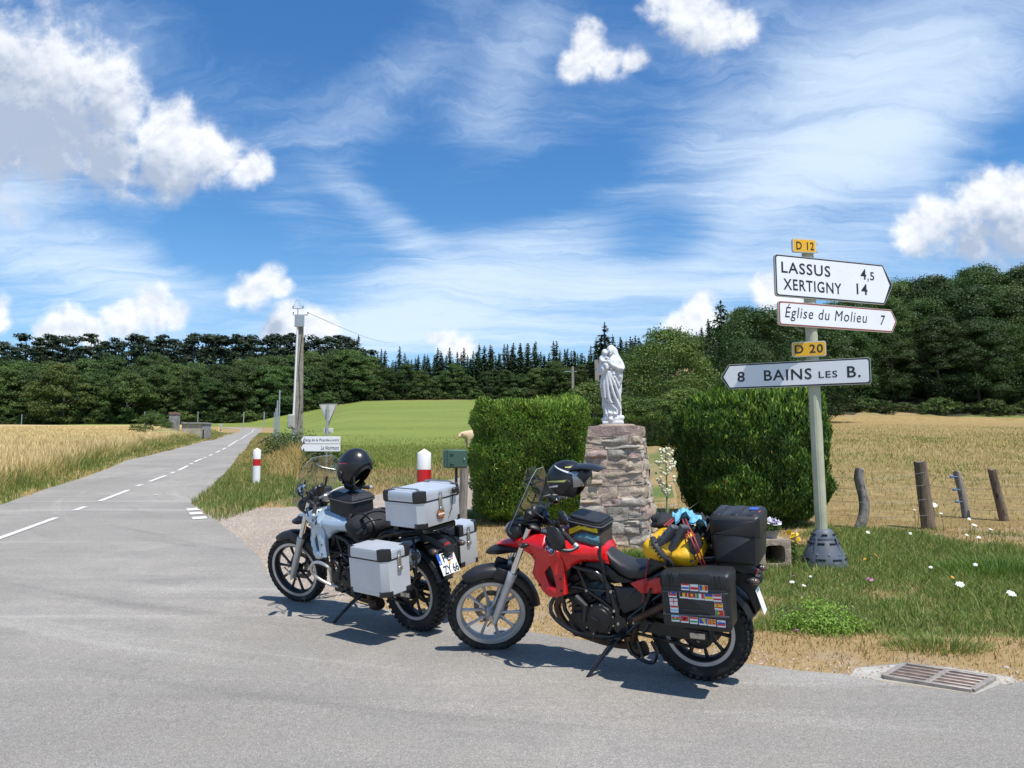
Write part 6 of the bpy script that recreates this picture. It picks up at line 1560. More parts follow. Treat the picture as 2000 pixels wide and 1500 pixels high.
STEEL = mat('brushed_steel', (.48, .46, .43), .33, .9, var=.15, vscale=10); DISC = mat('brake_disc_steel', (.22, .195, .175), .38, .9, var=.25, vscale=20)
BROWNPIPE = mat('heat_brown_pipe', (.075, .045, .03), .5, .6, var=.4, vscale=9); FORKM = mat('fork_grey', (.50, .50, .51), .42, .5, var=.1, dirt=((.2, .18, .15), 11, .62)); CHROME = mat('chrome', (.75, .75, .76), .12, 1.0)
ALUBOX = mat('aluminium_case', (.58, .60, .63), .45, .35, var=.05, vscale=4, dirt=((.36, .36, .35), 5, .64)); SCREEN = glass_mat('wind_screen_plastic', (.90, .93, .94), .13, .09); LENS = glass_mat('clear_lens', (.95, .95, .95), .2, .1); AMBER = mat('amber_lens', (.75, .24, .02), .2); TAILRED = mat('tail_lens', (.35, .01, .012), .2)

def patch(mb, c, r, th0, th1, ph0, ph1, n=14, m=8, rot=None, thick=0.0):
    """patch of an ellipsoid; th azimuth (0 = +x, degrees), ph elevation"""
    Mx = Euler([R(q) for q in rot]).to_matrix() if rot else Matrix.Identity(3); vs = []; fs = []; layers = [1.0] if not thick else [1.0, 1.0 - thick]
    for L in layers:
        for i in range(m + 1):
            ph = R(ph0 + (ph1 - ph0) * i / m)
            for j in range(n + 1):
                th = R(th0 + (th1 - th0) * j / n); p = Vector((r[0] * math.cos(ph) * math.cos(th), r[1] * math.cos(ph) * math.sin(th), r[2] * math.sin(ph))) * L; vs.append(Mx @ p + Vector(c))
    for L in range(len(layers)):
        o = L * (m + 1) * (n + 1)
        for i in range(m):
            for j in range(n): a = o + i * (n + 1) + j; fs.append((a, a + 1, a + n + 2, a + n + 1))
    if thick:
        o = (m + 1) * (n + 1); rim = [j for j in range(n + 1)] + [i * (n + 1) + n for i in range(1, m + 1)] + [m * (n + 1) + j for j in range(n - 1, -1, -1)] + [i * (n + 1) for i in range(m - 1, 0, -1)]
        for k in range(len(rim)): k2 = (k + 1) % len(rim); fs.append((rim[k], rim[k2], o + rim[k2], o + rim[k]))
    return mb.add(vs, fs)

def roundel(parent, c, nrm_rot, r, side=1):
    """dark ring with a quartered blue and white centre"""
    mb = MB(); n = 32
    def disc(r0, r1, a0, a1, y, k): 
        vs = []; fs = []; m = max(2, int(n * (a1 - a0) / (2 * math.pi)))
        for j in range(m + 1): a = a0 + (a1 - a0) * j / m; vs += [(r0 * math.cos(a), y, r0 * math.sin(a)), (r1 * math.cos(a), y, r1 * math.sin(a))]
        for j in range(m): fs.append((2 * j, 2 * j + 1, 2 * j + 3, 2 * j + 2))
        mb.m(k).add(vs, fs)
    disc(0.0001, r, 0, 2 * math.pi, 0, 3); disc(r * .60, r * .94, 0, 2 * math.pi, .001 * side, 0)
    for q in range(4): disc(.0001, r * .56, q * math.pi / 2, (q + 1) * math.pi / 2, .001 * side, 1 + (q % 2))
    mb.m(2)
    for q, ch in ((132, 'B'), (90, 'M'), (48, 'W')):
        st = len(mb.v); put_text(mb, ch, -r * .13, r * .13, -r * .13, r * .13, .0018 * side, .02)
        a = R(q); mb.xf(Matrix.Translation((r * .77 * math.cos(a) * (-1 if side > 0 else 1) * (-1 if side < 0 else 1) * 1, 0, r * .77 * math.sin(a))) @ Matrix.Rotation(-(a - math.pi / 2), 4, 'Y') @ Matrix.Scale(-1, 4, (1, 0, 0)), st)
    o = mb.build('roundel_badge', [BLK_GL, mat('roundel_blue', (.02, .16, .50), .3), mat('roundel_white', (.8, .8, .8), .3), CHROME], parent, smooth=0); o.location = c; o.rotation_euler = nrm_rot; return o

HEAD = Vector((1.165, 0, .95)); RAKE = R(27); AX = Vector((-math.sin(RAKE), 0, math.cos(RAKE)))
def build_bike(kind, M, steer=R(27)):
    red = kind == 'red'; body = PAINT_RED if red else PAINT_SIL
    e = thing('motorcycle', 'red touring motorcycle with black cases and flag stickers on its side stand' if red else 'silver blue touring motorcycle with aluminium cases on its side stand', 'motorcycle', mtx=M)
    ST = Matrix.Translation(HEAD) @ Matrix.Rotation(steer, 4, AX) @ Matrix.Translation(-HEAD); FA = Vector((1.565, 0, .322)); RA = Vector((0, 0, .33))
    # ---------------- wheels
    def wheel(c, Rt, w, Rr, rim_mat, T, disc_y, n_spk, lipmat=None):
        mb = MB(); ww = w * .36
        mb.lathe([(Rr - .022, -ww), (Rr + .004, -ww - .004), (Rr + .010, -ww + .004), (Rr - .008, -ww + .014), (Rr - .020, 0), (Rr - .008, ww - .014), (Rr + .010, ww - .004), (Rr + .004, ww + .004), (Rr - .022, ww), (Rr - .036, ww * .5), (Rr - .036, -ww * .5)], 56, 'Y', c, close=True)
        mb.lathe([(.0, -.052), (.030, -.052), (.048, -.030), (.042, 0), (.048, .030), (.030, .052), (0, .052)], 20, 'Y', c)
        for k in range(n_spk):
            a = 2 * math.pi * k / n_spk + .15; ca, sa = math.cos(a), math.sin(a); off = .018 * (1 if k % 2 else -1)
            mb.tube([c + Vector((.040 * ca, off, .040 * sa)), c + Vector(((Rr * .55) * ca, off * .6, (Rr * .55) * sa)), c + Vector(((Rr - .036) * ca, off * .25, (Rr - .036) * sa))], [.0150, .0110, .0140], 7)
        o = mb.xf(T).build('wheel', rim_mat, e, smooth=40)
        mb = MB(); h = w / 2
        mb.lathe([(Rr + .004, -h * .70), (Rr + .030, -h * .93), (Rr + (Rt - Rr) * .55, -h * 1.0), (Rt - .032, -h * .90), (Rt - .014, -h * .55), (Rt - .009, 0), (Rt - .014, h * .55), (Rt - .032, h * .90), (Rr + (Rt - Rr) * .55, h * 1.0), (Rr + .030, h * .93), (Rr + .004, h * .70)], 64, 'Y', c, close=True)
        nk = 40
        for k in range(nk):
            for row, (yy, tilt, wd, rad, tl) in enumerate(((-.33, 0, .30, -.006, .030), (.0, 0, .26, -.002, .030), (.33, 0, .30, -.006, .030), (-.80, 38, .26, -.022, .026), (.80, -38, .26, -.022, .026))):
                a = 2 * math.pi * (k + (.5 if row in (1, 3, 4) else 0)) / nk; rr = Rt + rad
                M1 = Matrix.Translation(c) @ Matrix.Rotation(-a, 4, 'Y') @ Matrix.Translation((rr - .004, yy * h, 0)) @ Matrix.Rotation(R(tilt), 4, 'Z'); st = len(mb.v)
                mb.box((0, 0, 0), (.020, wd * w, tl), taper=.9); mb.xf(M1, st)
        mb.xf(T).build('tyre', RUBBER, o, smooth=30)
        mb = MB(); y = disc_y
        mb.lathe([(.088, y - .0025), (.130, y - .0025), (.130, y + .0025), (.088, y + .0025)], 40, 'Y', c, close=True)
        for k in range(8): a = k * math.pi / 4; mb.tube([c + Vector((.045 * math.cos(a), y, .045 * math.sin(a))), c + Vector((.092 * math.cos(a + .4), y, .092 * math.sin(a + .4)))], .006, 5)
        mb.m(1)
        for k in range(26):
            a = k * 2 * math.pi / 26; rr = .109 + .010 * math.sin(k * 2.4)
            mb.lathe([(0, y - .0035), (.0055, y - .0035), (.0055, y + .0035), (0, y + .0035)], 6, 'Y', c + Vector((rr * math.cos(a), 0, rr * math.sin(a))))
        mb.xf(T).build('brake_disc', [DISC, BLK_PL], o, smooth=30)
        if lipmat: 
            mb = MB()
            for s in (-1, 1): mb.lathe([(Rr - .016, s * (ww + .003)), (Rr + .008, s * (ww + .005)), (Rr + .009, s * (ww + .0015)), (Rr - .016, s * (ww - .001))], 56, 'Y', c, close=True)
            mb.xf(T).build('rim_lip', lipmat, o)
        return o
    wheel(FA, .322, .102, .250, RIM_SIL if red else RIM_BLK, ST, -.070 * -1, 10, None if red else RIM_SIL)
    wheel(RA, .330, .148, .222, RIM_BLK, Matrix.Identity(4), .085, 10, RIM_SIL)
    # ---------------- fork, front mudguard
    for s in (-1, 1):
        y = s * .098; a = FA + Vector((-.03, y, -.02)); top = HEAD + Vector((.045, y, .05)); d = (top - a).normalized()
        mb = MB(); L = (top - a).length; mb.tube([a + d * (-.03), a + d * .05, a + d * .30, a + d * .40, a + d * .405], [.022, .029, .030, .037, .034], 14); mb.m(1).tube([a + d * .40, top], .0240, 14); mb.m(2).lathe([(.0, -.02), (.018, -.02), (.018, .02), (0, .02)], 10, 'Y', FA + Vector((0, y, 0)))
        if s < 0: mb.m(3).box(FA + Vector((-.105, y * .92, .045)), (.055, .05, .11), rot=(0, R(20), 0), bev=.012)
        mb.m(3).box(a + d * .41 + Vector((-.02, -s * .01, 0)), (.05, .05, .05), rot=(0, -RAKE, 0), bev=.01)
        mb.xf(ST).build('fork_leg', [FORKM, CHROME, STEEL, BLK_PL], e)
    mb = MB(); mb.lathe([(0, -.12), (.012, -.12), (.012, .12), (0, .12)], 10, 'Y', FA); mb.xf(ST).build('axle', STEEL, e)
    mb = MB()
    for zz in (-.06, .06): q = HEAD + AX * zz + Vector((.03, 0, 0)); mb.box(q, (.09, .27, .035), rot=(0, -RAKE, 0), bev=.012)
    mb.tube([HEAD - AX * .08, HEAD + AX * .08], .03, 10); mb.xf(ST).build('triple_clamp', BLK_PL, e)
    mb = MB(); rings = []
    for k in range(23):
        t = k / 22; a = R(60 + 118 * t); rr = .345 + .016 * math.sin(math.pi * t) + .012 * t; hwid = .068 * min(1, .45 + t * 4, .5 + (1 - t) * 3); ring = []
        for (yy, dr) in ((-1, -.052), (-.96, -.012), (-.7, .008), (0, .016), (.7, .008), (.96, -.012), (1, -.052), (.9, -.05), (.62, -.004), (0, .006), (-.62, -.004), (-.9, -.05)):
            ring.append(FA + Vector(((rr + dr) * math.cos(a), yy * hwid, (rr + dr) * math.sin(a))))
        rings.append(ring)
    mb.loft(rings)
    for s in (-1, 1): mb.box(FA + Vector((-.115, s * .082, .33)), (.10, .02, .10), rot=(0, -RAKE, 0), bev=.01)
    mb.xf(ST).build('front_mudguard', BLK_PL, e, smooth=50)
    # ---------------- body panels
    xs = [.55, .62, .70, .80, .90, 1.0, 1.10, 1.18, 1.30]; ys = [.140, .165, .185, .205, .222, .215, .180, .145, .095]
    def yf(x, z, inset=0.0):
        w = float(np.interp(x, xs, ys)); w -= max(0, z - .86) * 1.05 if x < 1.0 else max(0, z - .89) * .7; w += .018 * max(0, .75 - z) / .2
        w += .016 * (1 - min(1, abs((x - .965) - (z - .86) * .12) / .05)) * (1 if z < .93 else 0)              # crease running down through the badge
        w += .020 * max(0, 1 - abs(z - (.838 + .10 * (x - .9))) / .055) * (1 if x > .80 else max(0, (x - .62) / .18))   # sharp fold running back from the beak
        return w - inset
    shroud = [(1.285, .889), (1.20, .912), (1.116, .931), (.971, .945), (.915, .945), (.905, .87), (.875, .775), (.868, .700), (.862, .63), (.858, .552), (.92, .535), (.987, .527), (1.044, .562), (1.10, .628), (1.136, .665), (1.118, .715), (1.106, .767), (1.145, .79), (1.19, .806), (1.27, .822)]
    hole = [(1.022, .690), (.966, .746), (.945, .700), (.922, .604), (.948, .596), (.985, .612)]
    tank = [(.97, .947), (.807, .955), (.73, .918), (.628, .888), (.600, .83), (.577, .752), (.626, .768), (.738, .774), (.815, .745), (.868, .700), (.90, .78)]
    for s in (1, -1):
        MB().panel(shroud, lambda x, z: yf(x, z), thick=.035, rnd=.016, step=.026, hole=hole, side=s).build('fairing_panel', body, e, smooth=28)
        MB().panel(tank, lambda x, z: yf(x, z, .016), thick=.05, rnd=.03, step=.026, side=s).build('tank_side', body, e, smooth=45)
        MB().box((.965, s * .165, .665), (.12, .012, .17), rot=(0, R(-12), 0)).build('radiator_grille', BLK_PL, e)
    for s in (1, -1):
        for (x, z) in ((1.21, .895), (1.125, .80), (1.06, .60), (.885, .58), (.99, .925), (.89, .66)): MB().lathe([(0, 0), (.009, 0), (.008, -.004 * s), (0, -.005 * s)], 10, 'Y', (x, s * (yf(x, z) + .0005), z)).build('bolt', BLK_GL, e)
    roundel(e, (.948, yf(.948, .861) + .0015, .861), (R(4), 0, R(-4)), .036)
    mb = MB(); rings = []
    for x in np.linspace(.60, 1.16, 12):
        zt = float(np.interp(x, [.60, .628, .73, .807, .97, 1.16], [.83, .886, .916, .953, .945, .922])); w = yf(x, zt, .03); rings.append([(x, w * math.cos(a), zt - .012 + (.045 if x < 1.0 else .02) * math.sin(a)) for a in np.linspace(0, math.pi, 13)] + [(x, -w * .8, zt - .06), (x, w * .8, zt - .06)])
    mb.loft(rings); mb.build('tank_top', body, e, smooth=60)
    mb = MB(); mb.prism([(1.20, .90), (.64, .87), (.62, .79), (.84, .76), (.89, .60), (.98, .57), (1.10, .68), (1.2, .84)], -.125, .125, .02); mb.build('air_box', BLK_PL, e)
    # beak
    def beak(rows, nm, mm):
        mb = MB(); rings = []
        for (x, z0, z1, w0, w1) in rows: rings.append([(x, -w0, z0), (x, -w1, z0 + (z1 - z0) * .6), (x, -w1 * .75, z1), (x, 0, z1 + .010), (x, w1 * .75, z1), (x, w1, z0 + (z1 - z0) * .6), (x, w0, z0), (x, 0, z0 + .006)])
        mb.loft(rings); return mb.build(nm, mm, e, smooth=40)
    beak([(1.175, .815, .915, .13, .150), (1.28, .815, .888, .09, .120), (1.36, .818, .865, .065, .095), (1.43, .82, .846, .045, .07), (1.47, .815, .828, .03, .045)], 'beak', body)
    beak([(1.24, .785, .830, .07, .122), (1.36, .768, .826, .05, .099), (1.46, .748, .818, .045, .082), (1.535, .744, .790, .04, .062), (1.572, .748, .764, .025, .036)], 'beak_underside', BLK_PL)
    for s in ((-1, 1) if red else ()):
        mb = MB(); mb.tube([(1.20, s * .13, .86), (1.185, s * .165, .862)], .009, 6); mb.ball((1.18, s * .180, .863), (.036, .020, .018), 12, 8, rot=(0, R(12), 0)); mb.m(1).ball((1.192, s * .182, .863), (.029, .018, .015), 10, 6); mb.build('turn_signal', [BLK_PL, mat('smoked_lens', (.09, .06, .04), .2)], e)
    # headlight and cockpit
    mb = MB(); mb.ball((1.285, .055, .945), (.085, .088, .075), 16, 10); mb.ball((1.275, -.065, .940), (.075, .075, .065), 16, 10); mb.m(1); patch(mb, (1.30, .055, .945), (.080, .080, .066), -60, 60, -55, 55); patch(mb, (1.288, -.065, .940), (.07, .066, .056), -60, 60, -55, 55); mb.build('headlight', [BLK_PL, LENS], e)
    mb = MB(); mb.box((1.165, 0, 1.055), (.07, .24, .10), rot=(0, R(-35), 0), bev=.02); mb.ball((1.135, .055, 1.078), (.035, .055, .055), 12, 8); mb.box((1.225, 0, 1.00), (.16, .20, .05), bev=.02); mb.build('instrument_panel', BLK_PL, e)
    # wind screen
    mb = MB(); rows = []
    Z0, Z1 = (.900, 1.385) if red else (.930, 1.385)
    for i in range(17):
        t = i / 16; z = Z0 + (Z1 - Z0) * t; hw_ = float(np.interp(t, [0, .12, .3, .5, .7, .88, 1], [.11, .165, .195, .175, .165, .13, .062] if red else [.13, .19, .225, .225, .22, .19, .11])); xc = (1.335 - .54 * max(0, z - .955)) if red else (1.395 - .62 * max(0, z - .93))
        rows.append([(xc - 1.15 * y * y - (.0 if t > .1 else (.1 - t) * .5), y, z) for y in [hw_ * (-1 + 2 * j / 16) for j in range(17)]])
    vs = [p for r_ in rows for p in r_]; fs = [(i * 17 + j, i * 17 + j + 1, (i + 1) * 17 + j + 1, (i + 1) * 17 + j) for i in range(16) for j in range(16)]
    mb.add(vs, fs); ws = mb.build('wind_screen', SCREEN, e, smooth=80)
    edge = [r_[0] for r_ in rows] + rows[-1][1:-1] + [r_[-1] for r_ in rows[::-1]]; MB().tube(edge, .0022, 5).build('screen_edge', mat('screen_rim', (.30, .32, .33), .25), ws)
    if red:
        mb = MB(); vs = []; fs = []
        for i in range(7):
            t = i / 6; z = 1.25 + .145 * t; hw_ = .125 * (1 - .35 * t ** 3)
            for j in range(9): y = hw_ * (-1 + j / 4); vs.append((1.225 - .36 * (z - 1.25) - 1.0 * y * y, y, z))
        fs = [(i * 9 + j, i * 9 + j + 1, (i + 1) * 9 + j + 1, (i + 1) * 9 + j) for i in range(6) for j in range(8)]; mb.add(vs, fs); df = mb.build('wind_deflector', SCREEN, ws, smooth=80)
        mb = MB(); mb.tube([(1.13, .09, 1.28), (1.19, .085, 1.30), (1.10, .08, 1.33)], .010, 6); mb.tube([(1.13, -.09, 1.28), (1.19, -.085, 1.30)], .010, 6); mb.tube([(1.12, -.1, 1.285), (1.12, .1, 1.285)], .007, 6); mb.build('deflector_clamp', BLK_PL, ws)
    else:
        mb = MB(); mb.box((1.10, .055, 1.075), (.045, .075, .155), rot=(0, R(-18), R(10)), bev=.016); mb.m(1).box((1.076, .051, 1.07), (.004, .055, .10), rot=(0, R(-18), R(10))); mb.build('navigator', [BLK_PL, BLK_GL], e)
    for s in (-1, 1): MB().tube([(1.22, s * .10, .93), (1.27, s * .13, 1.06), (1.20, s * .12, 1.18)], .009, 6).build('screen_bracket', BLK_PL, e)
    # handlebar
    def bar(s): return [Vector((1.085, 0, 1.035)), Vector((1.08, s * .06, 1.04)), Vector((1.05, s * .17, 1.05)), Vector((.985, s * .28, 1.03)), Vector((.915, s * .405, .985))]
    mb = MB(); P = [p for p in bar(-1)[::-1]] + bar(1)[1:]; mb.curve(P, .0125, 10, 4); mb.box((1.085, 0, 1.02), (.06, .11, .07), bev=.012); mb.xf(ST).build('handlebar', BLK_GL if red else STEEL, e)
    for s in (-1, 1):
        q = bar(s); d = (q[4] - q[3]).normalized(); mb = MB(); mb.tube([q[3] + d * .005, q[4]], .018, 12); mb.m(1).tube([q[4], q[4] + d * .03], [.020, .017], 12); mb.xf(ST).build('hand_grip', [RUBBER, FORKM], e)
        mb = MB(); mb.box(q[3] + Vector((.0, -s * .02, .0)), (.05, .06, .05), rot=(0, 0, s * .4), bev=.012); mb.tube([q[3] + Vector((.05, s * .0, -.005)), q[3] + Vector((.055, s * .06, -.01)), q[4] + Vector((.075, -s * .02, -.015))], [.010, .007, .006], 7); mb.tube([q[3] + Vector((.02, -.03 * s, .01)), q[3] + Vector((.10, -.06 * s, -.03)), (1.16, s * .08, .93)], .006, 6); mb.xf(ST).build('lever', BLK_GL, e)
        mb = MB(); mb.lathe([(.022, 0), (.026, .004), (.026, .035), (.020, .045), (0, .046)], 12, 'Z', q[3] + Vector((.035, -s * .06, .015))); mb.xf(ST).build('fluid_reservoir', BLK_PL, e)
        if red:      # hand guard: a bent bar and a shell beside the grip
            tip = ST @ (q[4] + d * .025); ang = Matrix.Identity(4); mb = MB(); inn = ST @ (q[3] + Vector((.10, -s * .02, -.03)))
            fw = (ST.to_3x3() @ Vector((1, 0, 0))); sd = (ST.to_3x3() @ Vector((0, s, 0))); pt_ = lambda f, o, z: tip + fw * f + sd * o + Vector((0, 0, z))
            mb.curve([tip, pt_(.05, .035, .0), pt_(.12, .030, .012), pt_(.185, -.02, .022), pt_(.20, -.10, .03), inn], .012, 7, 5)
            vs = []; nn_ = 9
            prof = [(.085, .036, .028, .080), (.105, .042, .022, .125), (.128, .038, .018, .155), (.150, .028, .018, .165), (.172, .008, .020, .160), (.190, -.03, .024, .148), (.198, -.075, .028, .128), (.195, -.12, .035, .105)]
            for (f, o, za, zb) in prof:
                for j in range(nn_): tt = j / (nn_ - 1); vs.append(tuple(pt_(f, o + .014 * math.sin(math.pi * tt), za + (zb - za) * tt)))
            m_ = len(vs); vs += [tuple(Vector(p) - sd * .006 - fw * .004) for p in vs]; fs = []
            for i in range(len(prof) - 1):
                for j in range(nn_ - 1): k_ = i * nn_ + j; fs += [(k_, k_ + 1, k_ + nn_ + 1, k_ + nn_), (m_ + k_ + nn_, m_ + k_ + nn_ + 1, m_ + k_ + 1, m_ + k_)]
            rim = list(range(nn_)) + [i * nn_ + nn_ - 1 for i in range(1, len(prof))] + [(len(prof) - 1) * nn_ + j for j in range(nn_ - 2, -1, -1)] + [i * nn_ for i in range(len(prof) - 2, 0, -1)]
            for k_ in range(len(rim)): k2 = (k_ + 1) % len(rim); fs.append((rim[k2], rim[k_], m_ + rim[k_], m_ + rim[k2]))
            mb.add(vs, fs); mb.build('hand_guard', BLK_PL, e, smooth=50)
        m0 = q[3] + Vector((.015, -s * .03, .02)); m1 = m0 + Vector((-.02, s * .06, .09)) if red else m0 + Vector((.02, s * .10, .13)); mb = MB(); mb.curve([m0, m0 + Vector((.02, s * .01, .07)), m1], .007, 7, 4); mb.ball(m1 + Vector((-.005, s * .035, .022)), (.020, .078, .050), 16, 10, rot=(0, 0, s * .25)); mb.m(1).ball(m1 + Vector((-.016, s * .033, .022)), (.012, .070, .043), 16, 8, rot=(0, 0, s * .25))
        mb.xf(ST).build('mirror', [BLK_PL, CHROME], e)
    mb = MB()
    for s in (-1, 1): mb.curve([(1.10, s * .10, 1.03), (1.22, s * .12, 1.00), (1.19, s * .09, .80), (1.05, s * .06, .70)], .006, 5, 4)
    mb.curve([(.98, .25, 1.08), (1.12, .20, 1.13), (1.2, .1, 1.03)], .005, 5, 4); mb.build('cable', BLK_PL, e)
    # ---------------- seat, tail, side covers
    mb = MB(); rings = []
    for (x, zt, zb, w) in ((.655, .868, .80, .055), (.62, .856, .765, .085), (.565, .805, .715, .105), (.50, .768, .675, .125), (.43, .750, .650, .142), (.34, .757, .660, .150), (.265, .800, .715, .148), (.19, .826, .755, .145), (.05, .838, .775, .138), (-.08, .845, .79, .12), (-.15, .842, .80, .09)):
        rings.append([(x, w * math.copysign(abs(math.cos(a)) ** .65, math.cos(a)), (zt + zb) / 2 + (zt - zb) / 2 * math.copysign(abs(math.sin(a)) ** .6, math.sin(a))) for a in np.linspace(0, 2 * math.pi, 25)[:-1]])
    mb.loft(rings); mb.build('seat', SEATM, e, smooth=60)
    for s in (-1, 1):
        MB().panel([(.425, .638), (.335, .676), (.236, .690), (.06, .735), (-.14, .795), (-.17, .775), (.03, .66), (.237, .585), (.351, .578)], lambda x, z: .150 - .10 * max(0, .1 - x) * .8, thick=.03, rnd=.015, step=.03, side=s).build('tail_panel', body, e, smooth=40)
        MB().panel([(.545, .600), (.405, .605), (.335, .575), (.30, .50), (.371, .478), (.486, .425), (.53, .49)], lambda x, z: .135, thick=.03, rnd=.012, step=.035, side=s).build('side_cover', BLK_PL, e, smooth=40)
        MB().panel([(.74, .755), (.62, .755), (.52, .67), (.42, .635), (.55, .615), (.66, .62), (.78, .60), (.83, .70)], lambda x, z: .105, thick=.03, rnd=.02, step=.035, side=s).build('inner_cover', ENGINE, e, smooth=40)
    # frame
    for s in (-1, 1):
        y = s * .135; mb = MB()
        mb.curve([(1.02, s * .09, .80), (.90, y, .755), (.80, y, .722), (.66, y, .690), (.575, y, .58), (.53, y, .42), (.515, s * .12, .33)], .019, 10, 4)
        mb.tube([(1.06, s * .08, .70), (.90, y, .592), (.751, y, .575), (.62, y, .50), (.545, y, .44)], .017, 9); mb.tube([(.800, y, .715), (.735, y, .57)], .014, 8); mb.tube([(.751, y, .575), (.56, y, .575), (.52, y, .43)], .012, 8)
        mb.tube([(.53, s * .12, .45), (.38, s * .13, .62), (.20, s * .13, .73), (-.16, s * .12, .80)], .014, 8); mb.tube([(.50, s * .12, .36), (.30, s * .13, .52), (.02, s * .13, .72)], .013, 8)
        mb.tube([(.95, s * .10, .62), (.93, s * .09, .40), (.84, s * .08, .26), (.60, s * .08, .215), (.50, s * .10, .28)], .016, 8)
        for (x, z) in ((.60, .655), (.545, .445), (.735, .57), (.52, .36), (.56, .575), (.41, .38)): mb.m(1).lathe([(0, 0), (.011, 0), (.009, .006), (0, .007)] if s < 0 else [(0, 0), (.011, 0), (.009, -.006), (0, -.007)], 8, 'Y', (x, s * .152, z)); mb.m(0)
        mb.build('frame_rail', [BLK_GL, STEEL], e, smooth=40)
    # engine
    mb = MB(); mb.box((.70, 0, .375), (.36, .27, .24), bev=.05); mb.box((.80, 0, .52), (.20, .25, .20), rot=(0, R(28), 0), bev=.03); mb.box((.855, 0, .625), (.16, .22, .10), rot=(0, R(28), 0), bev=.03); mb.box((.68, 0, .245), (.34, .20, .06), bev=.02)
    for k in range(6): mb.box((.775 + k * .013, 0, .46 + k * .026), (.215, .275, .008), rot=(0, R(28), 0))
    mb.build('engine_block', ENGINE, e)
    for s in (1, -1):
        mb = MB(); mb.lathe([(.112, s * -.120), (.112, s * -.150), (.104, s * -.160), (.086, s * -.163), (.082, s * -.172), (.060, s * -.178), (0, s * -.179)] , 30, 'Y', (.655, 0, .375)); mb.lathe([(.075, s * -.115), (.075, s * -.150), (.066, s * -.158), (0, s * -.160)], 24, 'Y', (.805, 0, .345))
        mb.box((.73, s * .142, .27), (.26, .03, .06), bev=.012)
        for k in range(11): a = k * 2 * math.pi / 11; mb.m(1).ball((.655 + .106 * math.cos(a), s * .158, .375 + .106 * math.sin(a)), (.007, .006, .007), 6, 4); mb.m(0)
        mb.tube([(.655, s * .182, .375), (.70, s * .182, .40)], .010, 6); mb.build('engine_cover', [ENGINE, STEEL], e, smooth=35)
        mb = MB(); mb.tube([(.88, s * .10, .50), (.80, s * .17, .52), (.745, s * .165, .47), (.76, s * .17, .36)], [.022, .024, .022, .018], 9); mb.build('coolant_hose', BLK_PL, e)
    MB().box((.955, 0, .66), (.05, .26, .20), rot=(0, R(14), 0), bev=.01).build('radiator', ENGINE, e)
    # crash bars
    for s in (-1, 1):
        mb = MB()
        if red: mb.curve([(.86, s * .13, .60), (.925, s * .20, .555), (.968, s * .245, .475), (.945, s * .245, .395), (.845, s * .20, .300), (.72, s * .12, .25)], .0135, 9, 5)
        else: mb.curve([(.80, s * .14, .28), (.88, s * .22, .33), (.955, s * .29, .415), (.935, s * .315, .50), (.845, s * .315, .535), (.735, s * .30, .505), (.74, s * .27, .43), (.80, s * .22, .345)], .0135, 9, 5)
        mb.build('crash_bar', BLK_GL if red else mat('crash_bar_silver', (.55, .55, .53), .35, .8), e)
    # exhaust
    mb = MB(); mb.curve([(.90, .05, .52), (1.0, .06, .42), (.93, .05, .27), (.70, .06, .20), (.47, .09, .20), (.42, .12, .30), (.40, .14, .42)], .026, 10, 5); mb.curve([(.47, .07, .26), (.435, .08, .17), (.36, .08, .19)], .05, 10, 4); mb.build('exhaust_pipe', BROWNPIPE, e)
    mb = MB(); a, b = Vector((.10, .205, .585)), Vector((-.235, .225, .685)); d = (b - a).normalized(); mb.tube([a, a + d * .05, a + d * .10, b - d * .03, b], [.035, .055, .068, .070, .060], 20); mb.m(1).tube([b - d * .01, b + d * .028], [.034, .032], 16); mb.m(2).tube([b + d * .001, b + d * .029], .026, 14); mb.m(3).curve([(.40, .14, .40), (.30, .17, .46), a], .026, 10, 4); mb.build('muffler', [STEEL, BLK_GL, mat('slot_dark', (.01, .01, .012), .8), BROWNPIPE], e, smooth=40)
    # swing arm, chain side, shock
    mb = MB()
    for s in (-1, 1): mb.loft([[(x, s * y + dy * .022, z + dz * h) for dy, dz in ((-1, -1), (1, -1), (1, 1), (-1, 1))] for x, y, z, h in ((.46, .105, .36, .045), (.30, .105, .355, .042), (.10, .115, .335, .036), (-.07, .115, .33, .030))])
    mb.box((.36, 0, .36), (.08, .22, .08), bev=.02); mb.build('swing_arm', ENGINE, e)
    mb = MB(); mb.lathe([(0, -.150), (.016, -.150), (.018, -.130), (.030, -.128), (.030, -.10), (0, -.10)], 6, 'Y', RA); mb.box((-.005, .138, .33), (.10, .012, .045), bev=.006); mb.build('axle_adjuster', STEEL, e)
    mb = MB(); mb.lathe([(.060, -.086), (.098, -.086), (.104, -.090), (.098, -.094), (.060, -.094)], 44, 'Y', RA, close=True); mb.box((.26, .09, .425), (.42, .016, .018), rot=(0, R(6), 0)); mb.box((.26, .09, .265), (.44, .016, .016), rot=(0, R(-8), 0)); mb.prism([(.42, .455), (.10, .455), (.05, .42), (.42, .40)], .075, .11, .006); mb.build('chain_drive', ENGINE, e)
    mb = MB(); mb.tube([(.33, 0, .40), (.42, 0, .66)], .03, 10)
    for k in range(9): mb.lathe([(.036, -.006), (.046, 0), (.036, .006)], 14, 'Z', (.345 + k * .008, 0, .45 + k * .022), close=True)
    mb.build('rear_shock', mat('spring_dark', (.10, .10, .10), .4, .5), e)
    mb = MB(); rings = []
    for k in range(13):
        a = R(40 + 120 * k / 12); rings.append([RA + Vector(((.375 + dr) * math.cos(a), yy * .082, (.375 + dr) * math.sin(a))) for yy, dr in ((-1, -.03), (-.8, 0), (0, .01), (.8, 0), (1, -.03), (.8, -.012), (0, -.002), (-.8, -.012))])
    mb.loft(rings); mb.build('rear_mudguard', BLK_PL, e, smooth=50)
